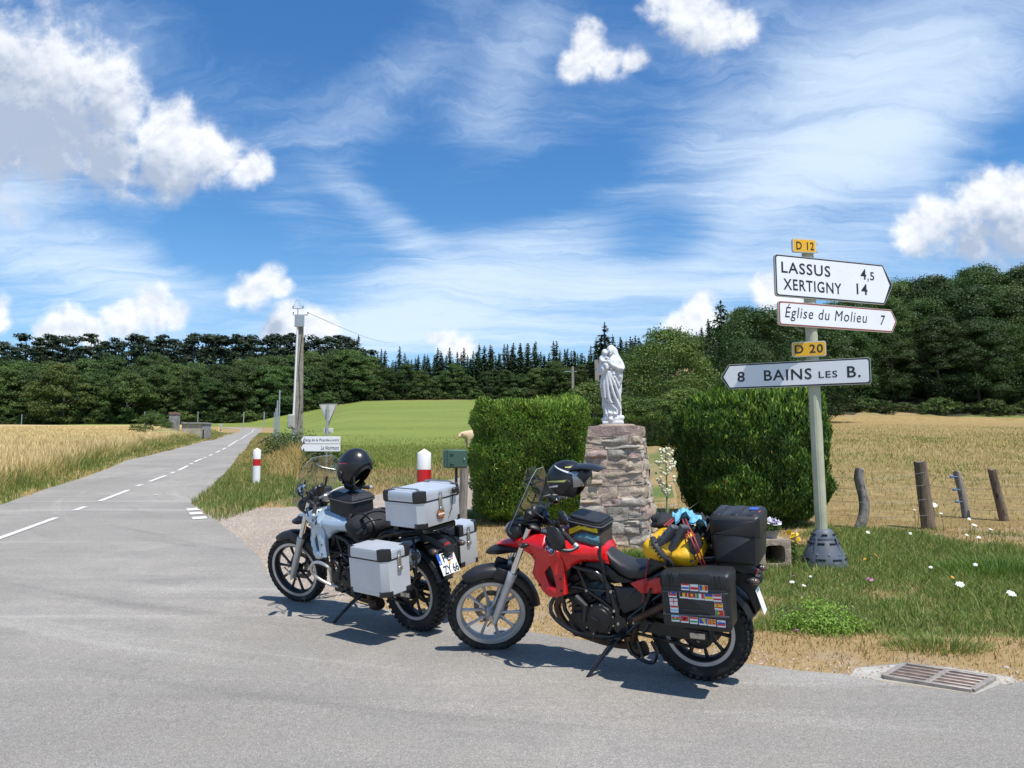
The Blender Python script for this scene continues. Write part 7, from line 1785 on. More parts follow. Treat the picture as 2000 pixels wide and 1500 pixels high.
    # stands, pegs, pedals
    ft = Vector((.715, .34, .012)); mb = MB(); mb.tube([(.55, .12, .24), (.60, .19, .185), ft], [.018, .015, .012], 9); mb.box(ft + Vector((.01, .02, -.004)), (.09, .05, .014), bev=.005, rot=(R(10), 0, 0)); mb.tube([(.53, .135, .25), (.60, .21, .16)], .008, 6); mb.build('side_stand', BLK_GL, e)
    if red: mb = MB(); mb.curve([(.47, .13, .235), (.44, .14, .165), (.33, .15, .120), (.275, .155, .145), (.265, .155, .225), (.30, .15, .265)], .011, 8, 4); mb.tube([(.40, .135, .25), (.36, .15, .140)], .010, 7); mb.tube([(.30, .15, .26), (.27, .155, .20), (.33, .15, .18)], .007, 6); mb.build('centre_stand', BLK_GL, e)
    for s in (-1, 1):
        mb = MB(); mb.box((.50, s * .20, .295), (.055, .10, .025), bev=.008); mb.prism([(.54, .42), (.47, .40), (.44, .30), (.52, .27), (.56, .33)], s * .135, s * .15, .003); mb.tube([(.50, s * .16, .30), (.58, s * .17, .27), (.68, s * .18, .275)], .008, 6); mb.tube([(.68, s * .155, .275), (.68, s * .22, .275)], .010, 6)
        mb.tube([(.46, s * .15, .30), (.36, s * .155, .40), (.28, s * .15, .62)], .011, 6); mb.box((.285, s * .18, .41), (.045, .08, .022), bev=.006); mb.tube([(.285, s * .15, .41), (.36, s * .15, .30)], .010, 6); mb.build('foot_rest', BLK_GL, e)
    # rear rack, grab rail, tail light, number plate carrier
    mb = MB()
    for s in (-1, 1): mb.curve([(.16, s * .15, .80), (-.06, s * .165, .842), (-.22, s * .14, .858), (-.34, s * .10, .86)], .013, 8, 4); mb.curve([(.10, s * .15, .78), (.13, s * .235, .66), (.08, s * .245, .46), (-.22, s * .245, .48), (-.26, s * .235, .70), (-.15, s * .15, .79)], .010, 7, 4)
    mb.box((-.20, 0, .862), (.30, .20, .014), bev=.004); mb.build('luggage_rack', BLK_GL, e)
    mb = MB(); rings = []
    for (x, z0, z1, w) in ((.05, .735, .80, .10), (-.12, .755, .825, .085), (-.24, .755, .80, .06), (-.345, .715, .765, .045), (-.40, .695, .735, .032)): rings.append([(x, -w, z0), (x, -w * .8, z1), (x, w * .8, z1), (x, w, z0)])
    mb.loft(rings); mb.m(1).box((-.372, 0, .735), (.03, .07, .035), rot=(0, R(25), 0), bev=.01); mb.m(0); mb.prism([(-.17, .735), (-.30, .745), (-.405, .725), (-.41, .685), (-.365, .635), (-.385, .50), (-.36, .47), (-.31, .60), (-.24, .66), (-.16, .69)], -.05, .05, .012); mb.build('tail_unit', [BLK_PL, TAILRED], e, smooth=40)
    for s in (-1, 1): mb = MB(); mb.tube([(-.36, s * .04, .705), (-.36, s * .12, .715)], .009, 6); mb.ball((-.365, s * .155, .717), (.040, .034, .026), 12, 8); mb.m(1).ball((-.385, s * .157, .717), (.030, .030, .022), 10, 6); mb.build('turn_signal', [BLK_PL, mat('smoked_lens', (.09, .06, .04), .2)], e)
    pw, ph = (.105, .16) if red else (.19, .17)
    pl = MB().box((0, 0, 0), (.004, pw, ph), bev=.0015).build('number_plate', mat('plate_white', (.74, .74, .72), .4, dirt=((.5, .48, .44), 10, .64)), e); pl.location = (-.392, 0, .553) if red else (-.400, .03, .605); pl.rotation_euler = (0, R(17 if red else 24), 0)
    mb = MB()
    def pt(s, y0, y1, z0, z1):      # text read from behind the bike (towards +x), left side of the plate is +y
        st = len(mb.v); put_text(mb, s, y0, y1, z0, z1, 0, .02); mb.v[st:] = [(-.0036, -p[0], p[2]) for p in mb.v[st:]]
    if not red:
        pt('PE', -.045, .035, .012, .080); pt('ZY 66', -.075, .088, -.080, -.012)
        mb.m(1).box((-.0032, .082, .045), (.001, .032, .085)); mb.m(2); st = len(mb.v); put_text(mb, 'D', -.09, -.074, .010, .030, 0, .02); mb.v[st:] = [(-.0046, -p[0], p[2]) for p in mb.v[st:]]
        for c_, y_, z_, k in ((3, -.012, .0, .012), (4, -.052, .03, .014)): mb.m(c_).lathe([(0, .003), (k, .003), (k, .0042), (0, .0042)], 14, 'X', (-.008, y_ - .0, z_))
        mb.build('plate_print', [BLACK, mat('plate_blue', (.02, .10, .42), .4), mat('roundel_white', (.8, .8, .8), .3), mat('plate_seal_orange', (.72, .38, .08), .5), mat('plate_seal_red', (.60, .22, .24), .5)], pl, smooth=0)
    # ---------------- cases
    if red:
        for s in (1, -1):
            x0, x1, z0, z1, yi, yo = -.288, .126, .478, .815, .235, .445; cx, cz = (x0 + x1) / 2, (z0 + z1) / 2; ym = s * (yi + yo) / 2
            mb = MB(); mb.prism(rounded([(x0, z0), (x1, z0), (x1 + .006, z1), (x0 - .0, z1 + .012)], .035), s * yi, s * yo, .022); pc = mb.build('side_case', BLK_PL, e, smooth=45)
            mb = MB(); mb.prism(rounded([(x0 - .004, z1 - .090), (x1 + .008, z1 - .096), (x1 + .009, z1 + .003), (x0 - .003, z1 + .016)], .03), s * (yi - .004), s * (yo + .006), .02)
            mb.prism(rounded([(cx - .10, z1 - .05), (cx + .09, z1 - .055), (cx + .09, z1 + .012), (cx - .10, z1 + .018)], .012), s * yo, s * (yo + .014), .006)
            for q in (-.15, -.125, .135, .155): mb.box((cx + q, s * (yo + .004), z1 - .035), (.008, .014, .085))
            mb.build('case_lid', BLK_PL, pc, smooth=45)
            mb = MB()
            for zz, sl in ((z1 - .106, 0), (z0 + .092, 0)): mb.tube([(x0 + .01, s * (yo + .001), zz + .008), (x1 - .01, s * (yo + .001), zz - .004)], .0065, 8)
            mb.tube([(cx - .085, s * (yo + .0), cz - .040), (cx + .085, s * yo, cz - .046)], .003, 6); mb.build('rib', mat('rib_grey', (.06, .062, .066), .35), pc)
            if s > 0: flags(pc, x0, x1, z0, z1, yo)
        x0, x1, z0, z1, hw_ = -.425, -.128, .812, 1.118, .170
        mb = MB(); mb.prism(rounded([(x0 + .012, z0), (x1 - .012, z0 + .006), (x1, z1 - .10), (x0, z1 - .10)], .018), -hw_, hw_, .018); tc = mb.build('top_case', BLK_PL, e, smooth=45)
        mb = MB(); mb.prism(rounded([(x0 - .006, z1 - .145), (x1 + .004, z1 - .135), (x1 + .002, z1 + .004), (x0 - .008, z1 + .004)], .030), -hw_ - .005, hw_ + .005, .026)
        for q in (-.11, 0, .11): mb.box(((x0 + x1) / 2 + q, 0, z1 + .004), (.055, hw_ * 1.75, .012), bev=.004)
        mb.m(1).box((x0 + .055, -.05, z1 + .0115), (.055, .075, .003)); mb.m(2).box((x0 + .018, .02, z1 + .0065), (.022, .05, .003)); mb.m(3).box((x0 + .018, .035, z1 + .0088), (.012, .012, .001)); mb.build('case_lid', [BLK_PL, mat('blue_sticker', (.02, .08, .42), .4), mat('red_sticker', (.6, .03, .03), .4), mat('yellow_sticker', (.7, .5, .04), .4)], tc, smooth=45)
    else:
        CORN = mat('black_corner', (.016, .016, .018), .42, dirt=((.07, .065, .06), 14, .6)); RIVET = mat('rivet', (.6, .6, .6), .3, .9)
        def alu_case(nm, x0, x1, yi, yo, z0, z1, s, lidh=.085, cham=.045):
            if s == 0: out = [(x0, -yo), (x1, -yo), (x1, yo), (x0 + cham, yo), (x0, yo - cham)] if False else [(x0 + cham, -yo), (x1, -yo), (x1, yo), (x0 + cham, yo), (x0, yo - cham), (x0, -yo + cham)]
            else: out = [(x0, s * yi), (x1, s * yi), (x1, s * (yo - .012)), (x1 - .012, s * yo), (x0 + cham, s * yo), (x0, s * (yo - cham))]
            n = len(out); cx = sum(p[0] for p in out) / n; cyy = sum(p[1] for p in out) / n; sc = lambda k, z: [(cx + (p[0] - cx) * k, cyy + (p[1] - cyy) * k, z) for p in out]
            mb = MB(); mb.loft([sc(.985, z0), sc(1, z0 + .006), sc(1, z1 - lidh)]); body_ = mb.build(nm, ALUBOX, e, smooth=25)
            mb = MB(); mb.loft([sc(1.018, z1 - lidh + .012), sc(1.018, z1 - .025), sc(1.010, z1 - .010), sc(.985, z1)]);
            for k in range(3): mb.loft([sc(1.026, z1 - .030 - k * .013), sc(1.026, z1 - .036 - k * .013)])
            lid = mb.build('case_lid', mat('aluminium_lid', (.60, .63, .67), .40, .45, var=.05, vscale=4), body_, smooth=25)
            MB().loft([sc(1.012, z1 - lidh), sc(1.012, z1 - lidh + .012)]).build('lid_seal', BLK_PL, body_, smooth=25)
            groups = [[0], [1], [2, 3], [4, 5]] if s else [[5, 0], [1], [2], [3, 4]]
            for gset in groups:
                pa, pb = Vector(out[gset[0]]), Vector(out[gset[-1]]); pp, pn = Vector(out[gset[0] - 1]), Vector(out[(gset[-1] + 1) % n]); dm = .050 if len(gset) == 1 else .028
                core = [pa + (pp - pa).normalized() * dm] + [Vector(out[q]) for q in gset] + [pb + (pn - pb).normalized() * dm]
                ctr = Vector((cx, cyy)); ex = lambda k, z, core=core, ctr=ctr: [(*(ctr + (q - ctr) * k), z) for q in core] + [(*(ctr + (sum(core, Vector((0, 0))) / len(core) - ctr) * .80), z)]
                mb = MB(); mb.loft([ex(1.026, z1 - .078), ex(1.036, z1 - .068), ex(1.036, z1 - .022), ex(1.012, z1 + .004)]); mb.build('corner_cap', CORN, body_, smooth=30)
                mb = MB(); mb.loft([ex(1.0, z0 - .006), ex(1.018, z0 + .002), ex(1.016, z0 + .034)]); mb.build('corner_cap', CORN, body_, smooth=30)
            mb = MB(); L = out[-2:] if s else out[3:5]
            for (a, b, k) in (((x0 + cham, s * yo if s else yo), (x1 - .02, s * yo if s else yo), 9),):
                for i in range(k): t = (i + .5) / k; y_ = (a[1] + .001 * (s or 1)); mb.ball((a[0] + (b[0] - a[0]) * t, y_, z0 + .022), .0045, 6, 4); mb.ball((a[0] + (b[0] - a[0]) * t, y_, z1 - lidh - .016), .0045, 6, 4)
            mb.build('rivet_row', RIVET, body_)
            # latch on the rear face
            yc = s * (yi + yo - cham) / 2 if s else .02; mb = MB(); mb.box((x0 - .008, yc, z1 - lidh - .035), (.010, .034, .12), bev=.004); mb.box((x0 - .014, yc, z1 - lidh - .07), (.012, .042, .03), bev=.004); mb.tube([(x0 - .010, yc - .015, z1 - lidh + .02), (x0 - .010, yc - .012, z1 - .022), (x0 - .010, yc + .012, z1 - .022), (x0 - .010, yc + .015, z1 - lidh + .02)], .003, 5)
            mb.build('latch', STEEL, body_); return body_
        alu_case('side_case', -.252, .150, .300, .555, .455, .800, 1); alu_case('side_case', -.252, .110, .275, .530, .475, .810, -1)
        tb = alu_case('top_case', -.345, .045, 0, .238, .905, 1.180, 0)
        mb = MB(); mb.lathe([(0, .0), (.042, 0), (.042, -.004), (0, -.005)], 24, 'X', (-.352, .028, .985)); mb.m(1).lathe([(0, -.005), (.030, -.005), (.026, -.007), (0, -.007)], 20, 'X', (-.352, .028, .985)); mb.m(2).box((-.3595, .028, .985), (.001, .07, .010)); mb.build('round_sticker', [mat('sticker_brown', (.16, .07, .045), .5), mat('sticker_orange', (.52, .19, .05), .5), mat('roundel_white', (.8, .8, .8), .3)], tb)
        mb = MB(); mb.box((-.372, -.13, 1.145), (.03, .07, .045), bev=.01); mb.tube([(-.37, -.10, 1.12), (-.36, -.09, 1.0), (-.36, -.06, .97)], .004, 5); mb.build('strap_buckle', BLK_PL, tb)
        mb = MB()
        for s in (-1, 1): mb = MB(); mb.tube([(-.28, s * .19, 1.198), (.0, s * .19, 1.198)], .006, 6); mb.box((-.28, s * .19, 1.188), (.02, .02, .016)); mb.box((0, s * .19, 1.188), (.02, .02, .016)); mb.build('lid_rail', STEEL, tb)
        for (x, z, dx) in ((.02, .87, .0), (-.30, .87, 0)): MB().box((x, 0, z), (.05, .34, .05), bev=.01).build('case_mount', BLK_GL, e)
    return e

def flags(parent, x0, x1, z0, z1, yo):
    """country flag stickers on the outside of the case (seen with the front of the bike to the left)"""
    col = {'r': (.62, .02, .03), 'w': (.78, .78, .78), 'b': (.02, .08, .42), 'k': (.015, .015, .018), 'y': (.80, .55, .02), 'g': (.03, .30, .06), 'l': (.22, .50, .78), 'o': (.75, .30, .02), 'd': (.45, .02, .03)}
    fm = {k: mat('flag_' + k, v, .4) for k, v in col.items()}; W, Hh = .0455, .0370; keys = list(col)
    def uv(u, v): return x1 + (x0 - x1) * u, z1 + (z0 - z1) * v    # u 0..1 from left to right in the picture, v from top down
    def flag(u, v, spec, tilt=.02):
        cx, cz = uv(u, v); mb = MB(); used = []; y = yo + .0085 if v < .27 else yo + .0022
        def rect(a, b, c, d, k, dy=0.0):          # a..b across (0 left), c..d down
            if k not in used: used.append(k)
            mb.m(used.index(k)); q = []
            for (s_, t_) in ((a, c), (b, c), (b, d), (a, d)): q.append((cx + W * (.5 - s_), y + dy, cz + Hh * (.5 - t_) + tilt * W * (.5 - s_) * -1))
            mb.add(q, [(0, 1, 2, 3)])
        rect(-.04, 1.04, -.04, 1.10, 'w', -.0006)
        typ, arg = spec[0], spec[1]
        hgt = .86
        if typ == 'h':
            for i, k in enumerate(arg): rect(0, 1, hgt * i / len(arg), hgt * (i + 1) / len(arg), k)
        if typ == 'v':
            for i, k in enumerate(arg): rect(i / len(arg), (i + 1) / len(arg), 0, hgt, k)
        for ex in spec[2:]: rect(*ex, .0004)
        mb.build('flag_sticker', [fm[k] for k in used], parent, smooth=0)
    dot = lambda k, a=.5, b=.43, r=.14: (a - r * .75, a + r * .75, b - r, b + r, k)
    flag(.370, .210, ('h', 'rwb')); flag(.500, .214, ('h', 'wr')); flag(.635, .218, ('v', 'byr', dot('o')))
    flag(.170, .362, ('h', 'wbr', dot('r', .3, .4, .2), dot('w', .3, .4, .1))); flag(.335, .365, ('v', 'kyr')); flag(.455, .368, ('h', 'd', dot('y', .5, .43, .2))); flag(.575, .370, ('v', 'gwr')); flag(.700, .372, ('h', 'by')); flag(.820, .376, ('h', 'rwr'))
    flag(.180, .510, ('h', 'w', (.44, .56, 0, .86, 'r'), (0, 1, .36, .50, 'r'), dot('r', .22, .18, .06), dot('r', .78, .18, .06), dot('r', .22, .68, .06), dot('r', .78, .68, .06))); flag(.835, .520, ('h', 'ryyr', dot('d', .32, .43, .12))); flag(.187, .640, ('h', 'rwl')); flag(.845, .652, ('v', 'grr', dot('y', .36, .43, .16), dot('w', .36, .43, .08)))
    flag(.195, .805, ('h', 'lrg', dot('w', .5, .43, .08))); flag(.330, .810, ('h', 'r', dot('k', .5, .43, .24), (.3, .7, .3, .42, 'k'))); flag(.465, .815, ('h', 'rwg')); flag(.600, .820, ('h', 'b', (.35, .55, .0, .3, 'y'), (.45, .72, .0, .55, 'y'), (.6, .8, .3, .86, 'y')))
    flag(.725, .824, ('h', 'r', (.44, .56, 0, .86, 'y'), (0, 1, .37, .49, 'y'), (.1, .3, .05, .17, 'y'), (.7, .9, .05, .17, 'y'), (.1, .3, .69, .81, 'y'), (.7, .9, .69, .81, 'y'), dot('o', .5, .43, .18))); flag(.860, .828, ('h', 'wbr', dot('b', .3, .32, .16), dot('w', .3, .34, .07)))

def bike_matrix(o, heading, lean, pitch, sc):
    return Matrix.Translation(o) @ Matrix.Rotation(R(heading), 4, 'Z') @ Matrix.Rotation(-R(pitch), 4, 'Y') @ Matrix.Rotation(-R(lean), 4, 'X') @ Matrix.Scale(sc, 4)
def drop(Mx):   # rest the two tyres on the road
    r = Mx @ Vector((0, 0, 0)); return Matrix.Translation((0, 0, Hs(r.x, r.y) - r.z))
MR = bike_matrix(Vector((1.28, 5.287, 0)), 153.35, 8, .1, 1.009); MR = drop(MR) @ MR
MS = bike_matrix(Vector((-.775, 6.6, .047)), 141.8, 8, 1.8, 1.03)
RED = build_bike('red', MR, R(30)); SILVER = build_bike('silver', MS, R(15))
# ------------------------------------------------------------------ luggage resting on the motorcycles (things of their own)
FABRIC = mat('black_fabric', (.015, .015, .017), .8, var=.3, vscale=20, bump=.35, bscale=30); LEATHER = mat('black_tank_bag', (.013, .013, .015), .5, var=.2, vscale=8, bump=.18, bscale=45)
def cushion(mb, rows, n=28, e=.6):
    """rows: (x, y centre, half width, z0, z1) lofted as rounded boxes"""
    rings = []
    for (x, yc, w, z0, z1) in rows: rings.append([(x, yc + w * math.copysign(abs(math.cos(a)) ** e, math.cos(a)), (z0 + z1) / 2 + (z1 - z0) / 2 * math.copysign(abs(math.sin(a)) ** e, math.sin(a))) for a in np.linspace(0, 2 * math.pi, n + 1)[:-1]])
    return mb.loft(rings)
def band(mb, x0, x1, hw_, z0a, z1a, z0b, z1b, r=.05):
    """bag body as horizontal bands: rounded rectangle in plan, front heights a, rear heights b"""
    pl = rounded([(x0, -hw_), (x1, -hw_), (x1, hw_), (x0, hw_)], r, 5); f = lambda x: (x - x0) / (x1 - x0)
    mb.loft([[(p[0], p[1], z0b + (z0a - z0b) * f(p[0])) for p in pl], [(p[0] * 1.0, p[1] * 1.015, ((z0b + z1b) / 2) + ((z0a + z1a) / 2 - (z0b + z1b) / 2) * f(p[0])) for p in pl], [(p[0], p[1], z1b + (z1a - z1b) * f(p[0])) for p in pl]])
def bag_red():
    e = thing('tank_bag', 'black tank bag with yellow and teal side pockets on the red motorcycle', 'tank bag', mtx=MR)
    x0, x1 = .615, .850; mb = MB(); band(mb, x0, x1, .135, .905, 1.005, .875, .970); mb.build('bag_body', mat('bag_brown', (.06, .048, .036), .85, var=.2, bump=.2), e, smooth=50)
    mb = MB(); mb.panel([(x0 + .015, .872), (x1 - .03, .905), (x1 - .03, .955), (x0 + .10, .965), (x0 + .015, .945)], lambda x, z: .150, thick=.03, rnd=.02, step=.03, side=1, puff=.01).build('side_pocket', mat('teal_fabric', (.085, .20, .25), .75, var=.15, vscale=10, bump=.4, bscale=14), e, smooth=60)
    mb = MB(); st = 0; put_text(mb, 'TOURATECH', -.22, -.10, .0, .022, 0, .01)
    mb.v[:] = [(.50 - p[0] * .9 - .0, .1655, p[2] + .893 + (.50 - p[0] - .6) * .12) for p in mb.v]; mb.build('pocket_print', mat('dark_print', (.03, .06, .075), .7), e, smooth=0)
    mb = MB(); band(mb, x0 - .004, x1 + .004, .140, 1.005, 1.028, .970, .988); mb.build('black_band', LEATHER, e, smooth=50)
    mb = MB(); mb.panel([(x0 + .02, .968), (x1 - .10, .990), (x1 - .01, .950), (x1 - .005, .985), (x1 - .09, 1.020), (x0 + .02, .998)], lambda x, z: .150, thick=.02, rnd=.008, step=.025, side=1).build('yellow_stripe', mat('yellow_fabric', (.72, .50, .015), .7, var=.1, bump=.2), e, smooth=50)
    mb = MB(); band(mb, x0 - .008, x1 + .012, .144, 1.028, 1.062, .988, 1.020); band(mb, x0 + .008, x1 - .005, .128, 1.062, 1.082, 1.020, 1.036); mb.build('bag_lid', LEATHER, e, smooth=50)
    mb = MB(); pl = rounded([(x0 - .010, -.147), (x1 + .014, -.147), (x1 + .014, .147), (x0 - .010, .147)], .05, 5); mb.tube([(p[0], p[1], 1.004 + (1.044 - 1.004) * (p[0] - x0) / (x1 - x0)) for p in pl + pl[:1]], .0055, 6); mb.build('zip_edge', mat('zip_grey', (.07, .07, .075), .5), e)
    mb = MB(); mb.tube([(.615, .145, .90), (.618, .168, .83), (.60, .165, .70), (.575, .155, .50)], .011, 6, ry=.3); mb.build('strap', FABRIC, e)
def bag_silver():
    e = thing('tank_bag', 'plain black tank bag with clear map pocket on the silver motorcycle', 'tank bag', mtx=MS); x0, x1 = .575, .90
    mb = MB(); band(mb, x0, x1, .130, .915, 1.035, .885, 1.010, .06); mb.build('bag_body', LEATHER, e, smooth=50)
    mb = MB(); band(mb, x0 - .008, x1 + .006, .140, 1.035, 1.07, 1.010, 1.038, .06); mb.loft([[(x0 + .0, -.13, 1.038), (x1 - .01, -.13, 1.07), (x1 - .01, .13, 1.07), (x0, .13, 1.038)], [(x0 + .03, -.10, 1.078), (x1 - .05, -.10, 1.105), (x1 - .05, .10, 1.105), (x0 + .03, .10, 1.078)]]); mb.build('bag_lid', LEATHER, e, smooth=50)
    mb = MB(); mb.add([(x0 + .05, -.085, 1.0825), (x1 - .07, -.085, 1.1065), (x1 - .07, .085, 1.1065), (x0 + .05, .085, 1.0825)], [(0, 1, 2, 3)]); mb.build('map_pocket', mat('map_window', (.035, .038, .045), .12), e, smooth=0)
    mb = MB(); pl = rounded([(x0 - .010, -.143), (x1 + .008, -.143), (x1 + .008, .143), (x0 - .010, .143)], .06, 5); mb.tube([(p[0], p[1], 1.022 + (1.050 - 1.022) * (p[0] - x0) / (x1 - x0)) for p in pl + pl[:1]], .0055, 6); mb.build('zip_edge', mat('zip_grey', (.07, .07, .075), .5), e)
    for s in (-1, 1): MB().tube([(.60, s * .132, .93), (.57, s * .15, .89), (.54, s * .15, .86)], .012, 6, ry=.35).build('strap', FABRIC, e)
bag_red(); bag_silver()

def helmet(label, Mx, loc, rot, stripe, accent, flip, visor_tint, sc=1.13):
    e = thing('helmet', label, 'helmet', mtx=Mx @ Matrix.Translation(loc) @ Euler([R(q) for q in rot]).to_matrix().to_4x4() @ Matrix.Scale(sc, 4)); SH = mat('helmet_black', (.014, .014, .016), .30, var=.2, vscale=6); r = (.155, .122, .135)
    # local: +x is where the wearer looks
    mb = MB(); patch(mb, (0, 0, 0), r, 48, 312, -38, 90, 40, 16, thick=.16); patch(mb, (0, 0, 0), r, -48, 48, 26, 90, 16, 8, thick=.16); mb.build('shell', SH, e, smooth=50)
    mb = MB(); patch(mb, (0, 0, -.02), (.130, .100, .115), 40, 320, -48, 80, 30, 12); mb.build('lining', FABRIC, e, smooth=60)
    ch = MB(); up = 40 if flip else 0
    patch(ch, (.012, 0, -.018), (.172, .118, .140), -58, 58, -48, -16, 22, 6, thick=.14); 
    if flip: ch.xf(Matrix.Rotation(R(-62), 4, 'Y'))
    ch.build('chin_bar', SH, e, smooth=50)
    vz = MB(); patch(vz, (.004, 0, 0), (.163, .126, .138), -62, 62, -16, 30, 22, 8)
    if flip: vz.xf(Matrix.Rotation(R(-12), 4, 'Y'))
    vz.build('visor', visor_tint, e, smooth=80)
    for s in (-1, 1): mb = MB(); mb.lathe([(0, 0), (.026, 0), (.022, -.012 * s), (.010, -.014 * s), (0, -.014 * s)], 14, 'Y', (.045, s * .117, .0)); mb.build('visor_pivot', BLK_PL, e)
    if flip:
        mb = MB(); vs = []; fs = []
        for i in range(8):
            t = i / 7; x = .04 + .20 * t; zz = .118 + .03 * math.sin(t * 2.2) - .02 * t
            for j in range(9): y = (.105 - .03 * t) * (-1 + j / 4); vs.append((x, y, zz - 1.9 * y * y)); 
        m_ = len(vs); vs += [(a, b, c - .008) for a, b, c in vs]
        for i in range(7):
            for j in range(8): q = i * 9 + j; fs += [(q, q + 1, q + 10, q + 9), (m_ + q + 9, m_ + q + 10, m_ + q + 1, m_ + q)]
        rim = list(range(9)) + [i * 9 + 8 for i in range(1, 8)] + [63 + j for j in range(7, -1, -1)] + [i * 9 for i in range(6, 0, -1)]
        for k in range(len(rim)): k2 = (k + 1) % len(rim); fs.append((rim[k2], rim[k], m_ + rim[k], m_ + rim[k2]))
        mb.add(vs, fs); mb.build('peak', SH, e, smooth=50)
    rr = tuple(q * 1.008 for q in r)
    for s in (-1, 1):
        mb = MB()
        for (t0, t1, p0, p1, k) in stripe:
            mb.m(k); a, b = (s * t0, s * t1); vs = []; n = 8
            for j in range(n + 1):
                th = R(a + (b - a) * j / n); ph = p0 + (p1 - p0) * j / n
                for dp in (-3.2, 3.2): pp = R(ph + dp * (1 - .6 * j / n)); vs.append((rr[0] * math.cos(pp) * math.cos(th), rr[1] * math.cos(pp) * math.sin(th), rr[2] * math.sin(pp)))
            mb.add(vs, [(2 * j, 2 * j + 1, 2 * j + 3, 2 * j + 2) for j in range(n)])
        mb.build('decal', accent, e, smooth=80)
    mb = MB(); mb.tube([(-.02, .09, -.09), (.03, .10, -.15), (.06, .06, -.17)], .008, 5, ry=.4); mb.build('chin_strap', FABRIC, e)
DKV = glass_mat('visor_glass', (.45, .48, .55), .22, .12); SMK = mat('smoked_visor', (.02, .022, .028), .06)
helmet('black flip up helmet with pale stripes and peak hung on the red motorcycle handlebar', MR, (.885, .0, 1.305), (0, 9, 180), [(60, 140, 30, 44, 0), (75, 160, 8, -14, 1), (40, 90, 56, 48, 1), (100, 150, -12, -30, 0)], [mat('decal_white', (.66, .67, .68), .3), mat('decal_yellow', (.55, .56, .16), .35)], True, DKV, 1.02)
helmet('matt black helmet with red stripe hung on the silver motorcycle handlebar', MS, (.690, -.02, 1.300), (0, 48, 4), [(75, 112, 46, 2, 0)], [mat('decal_red', (.60, .02, .02), .3)], False, SMK)

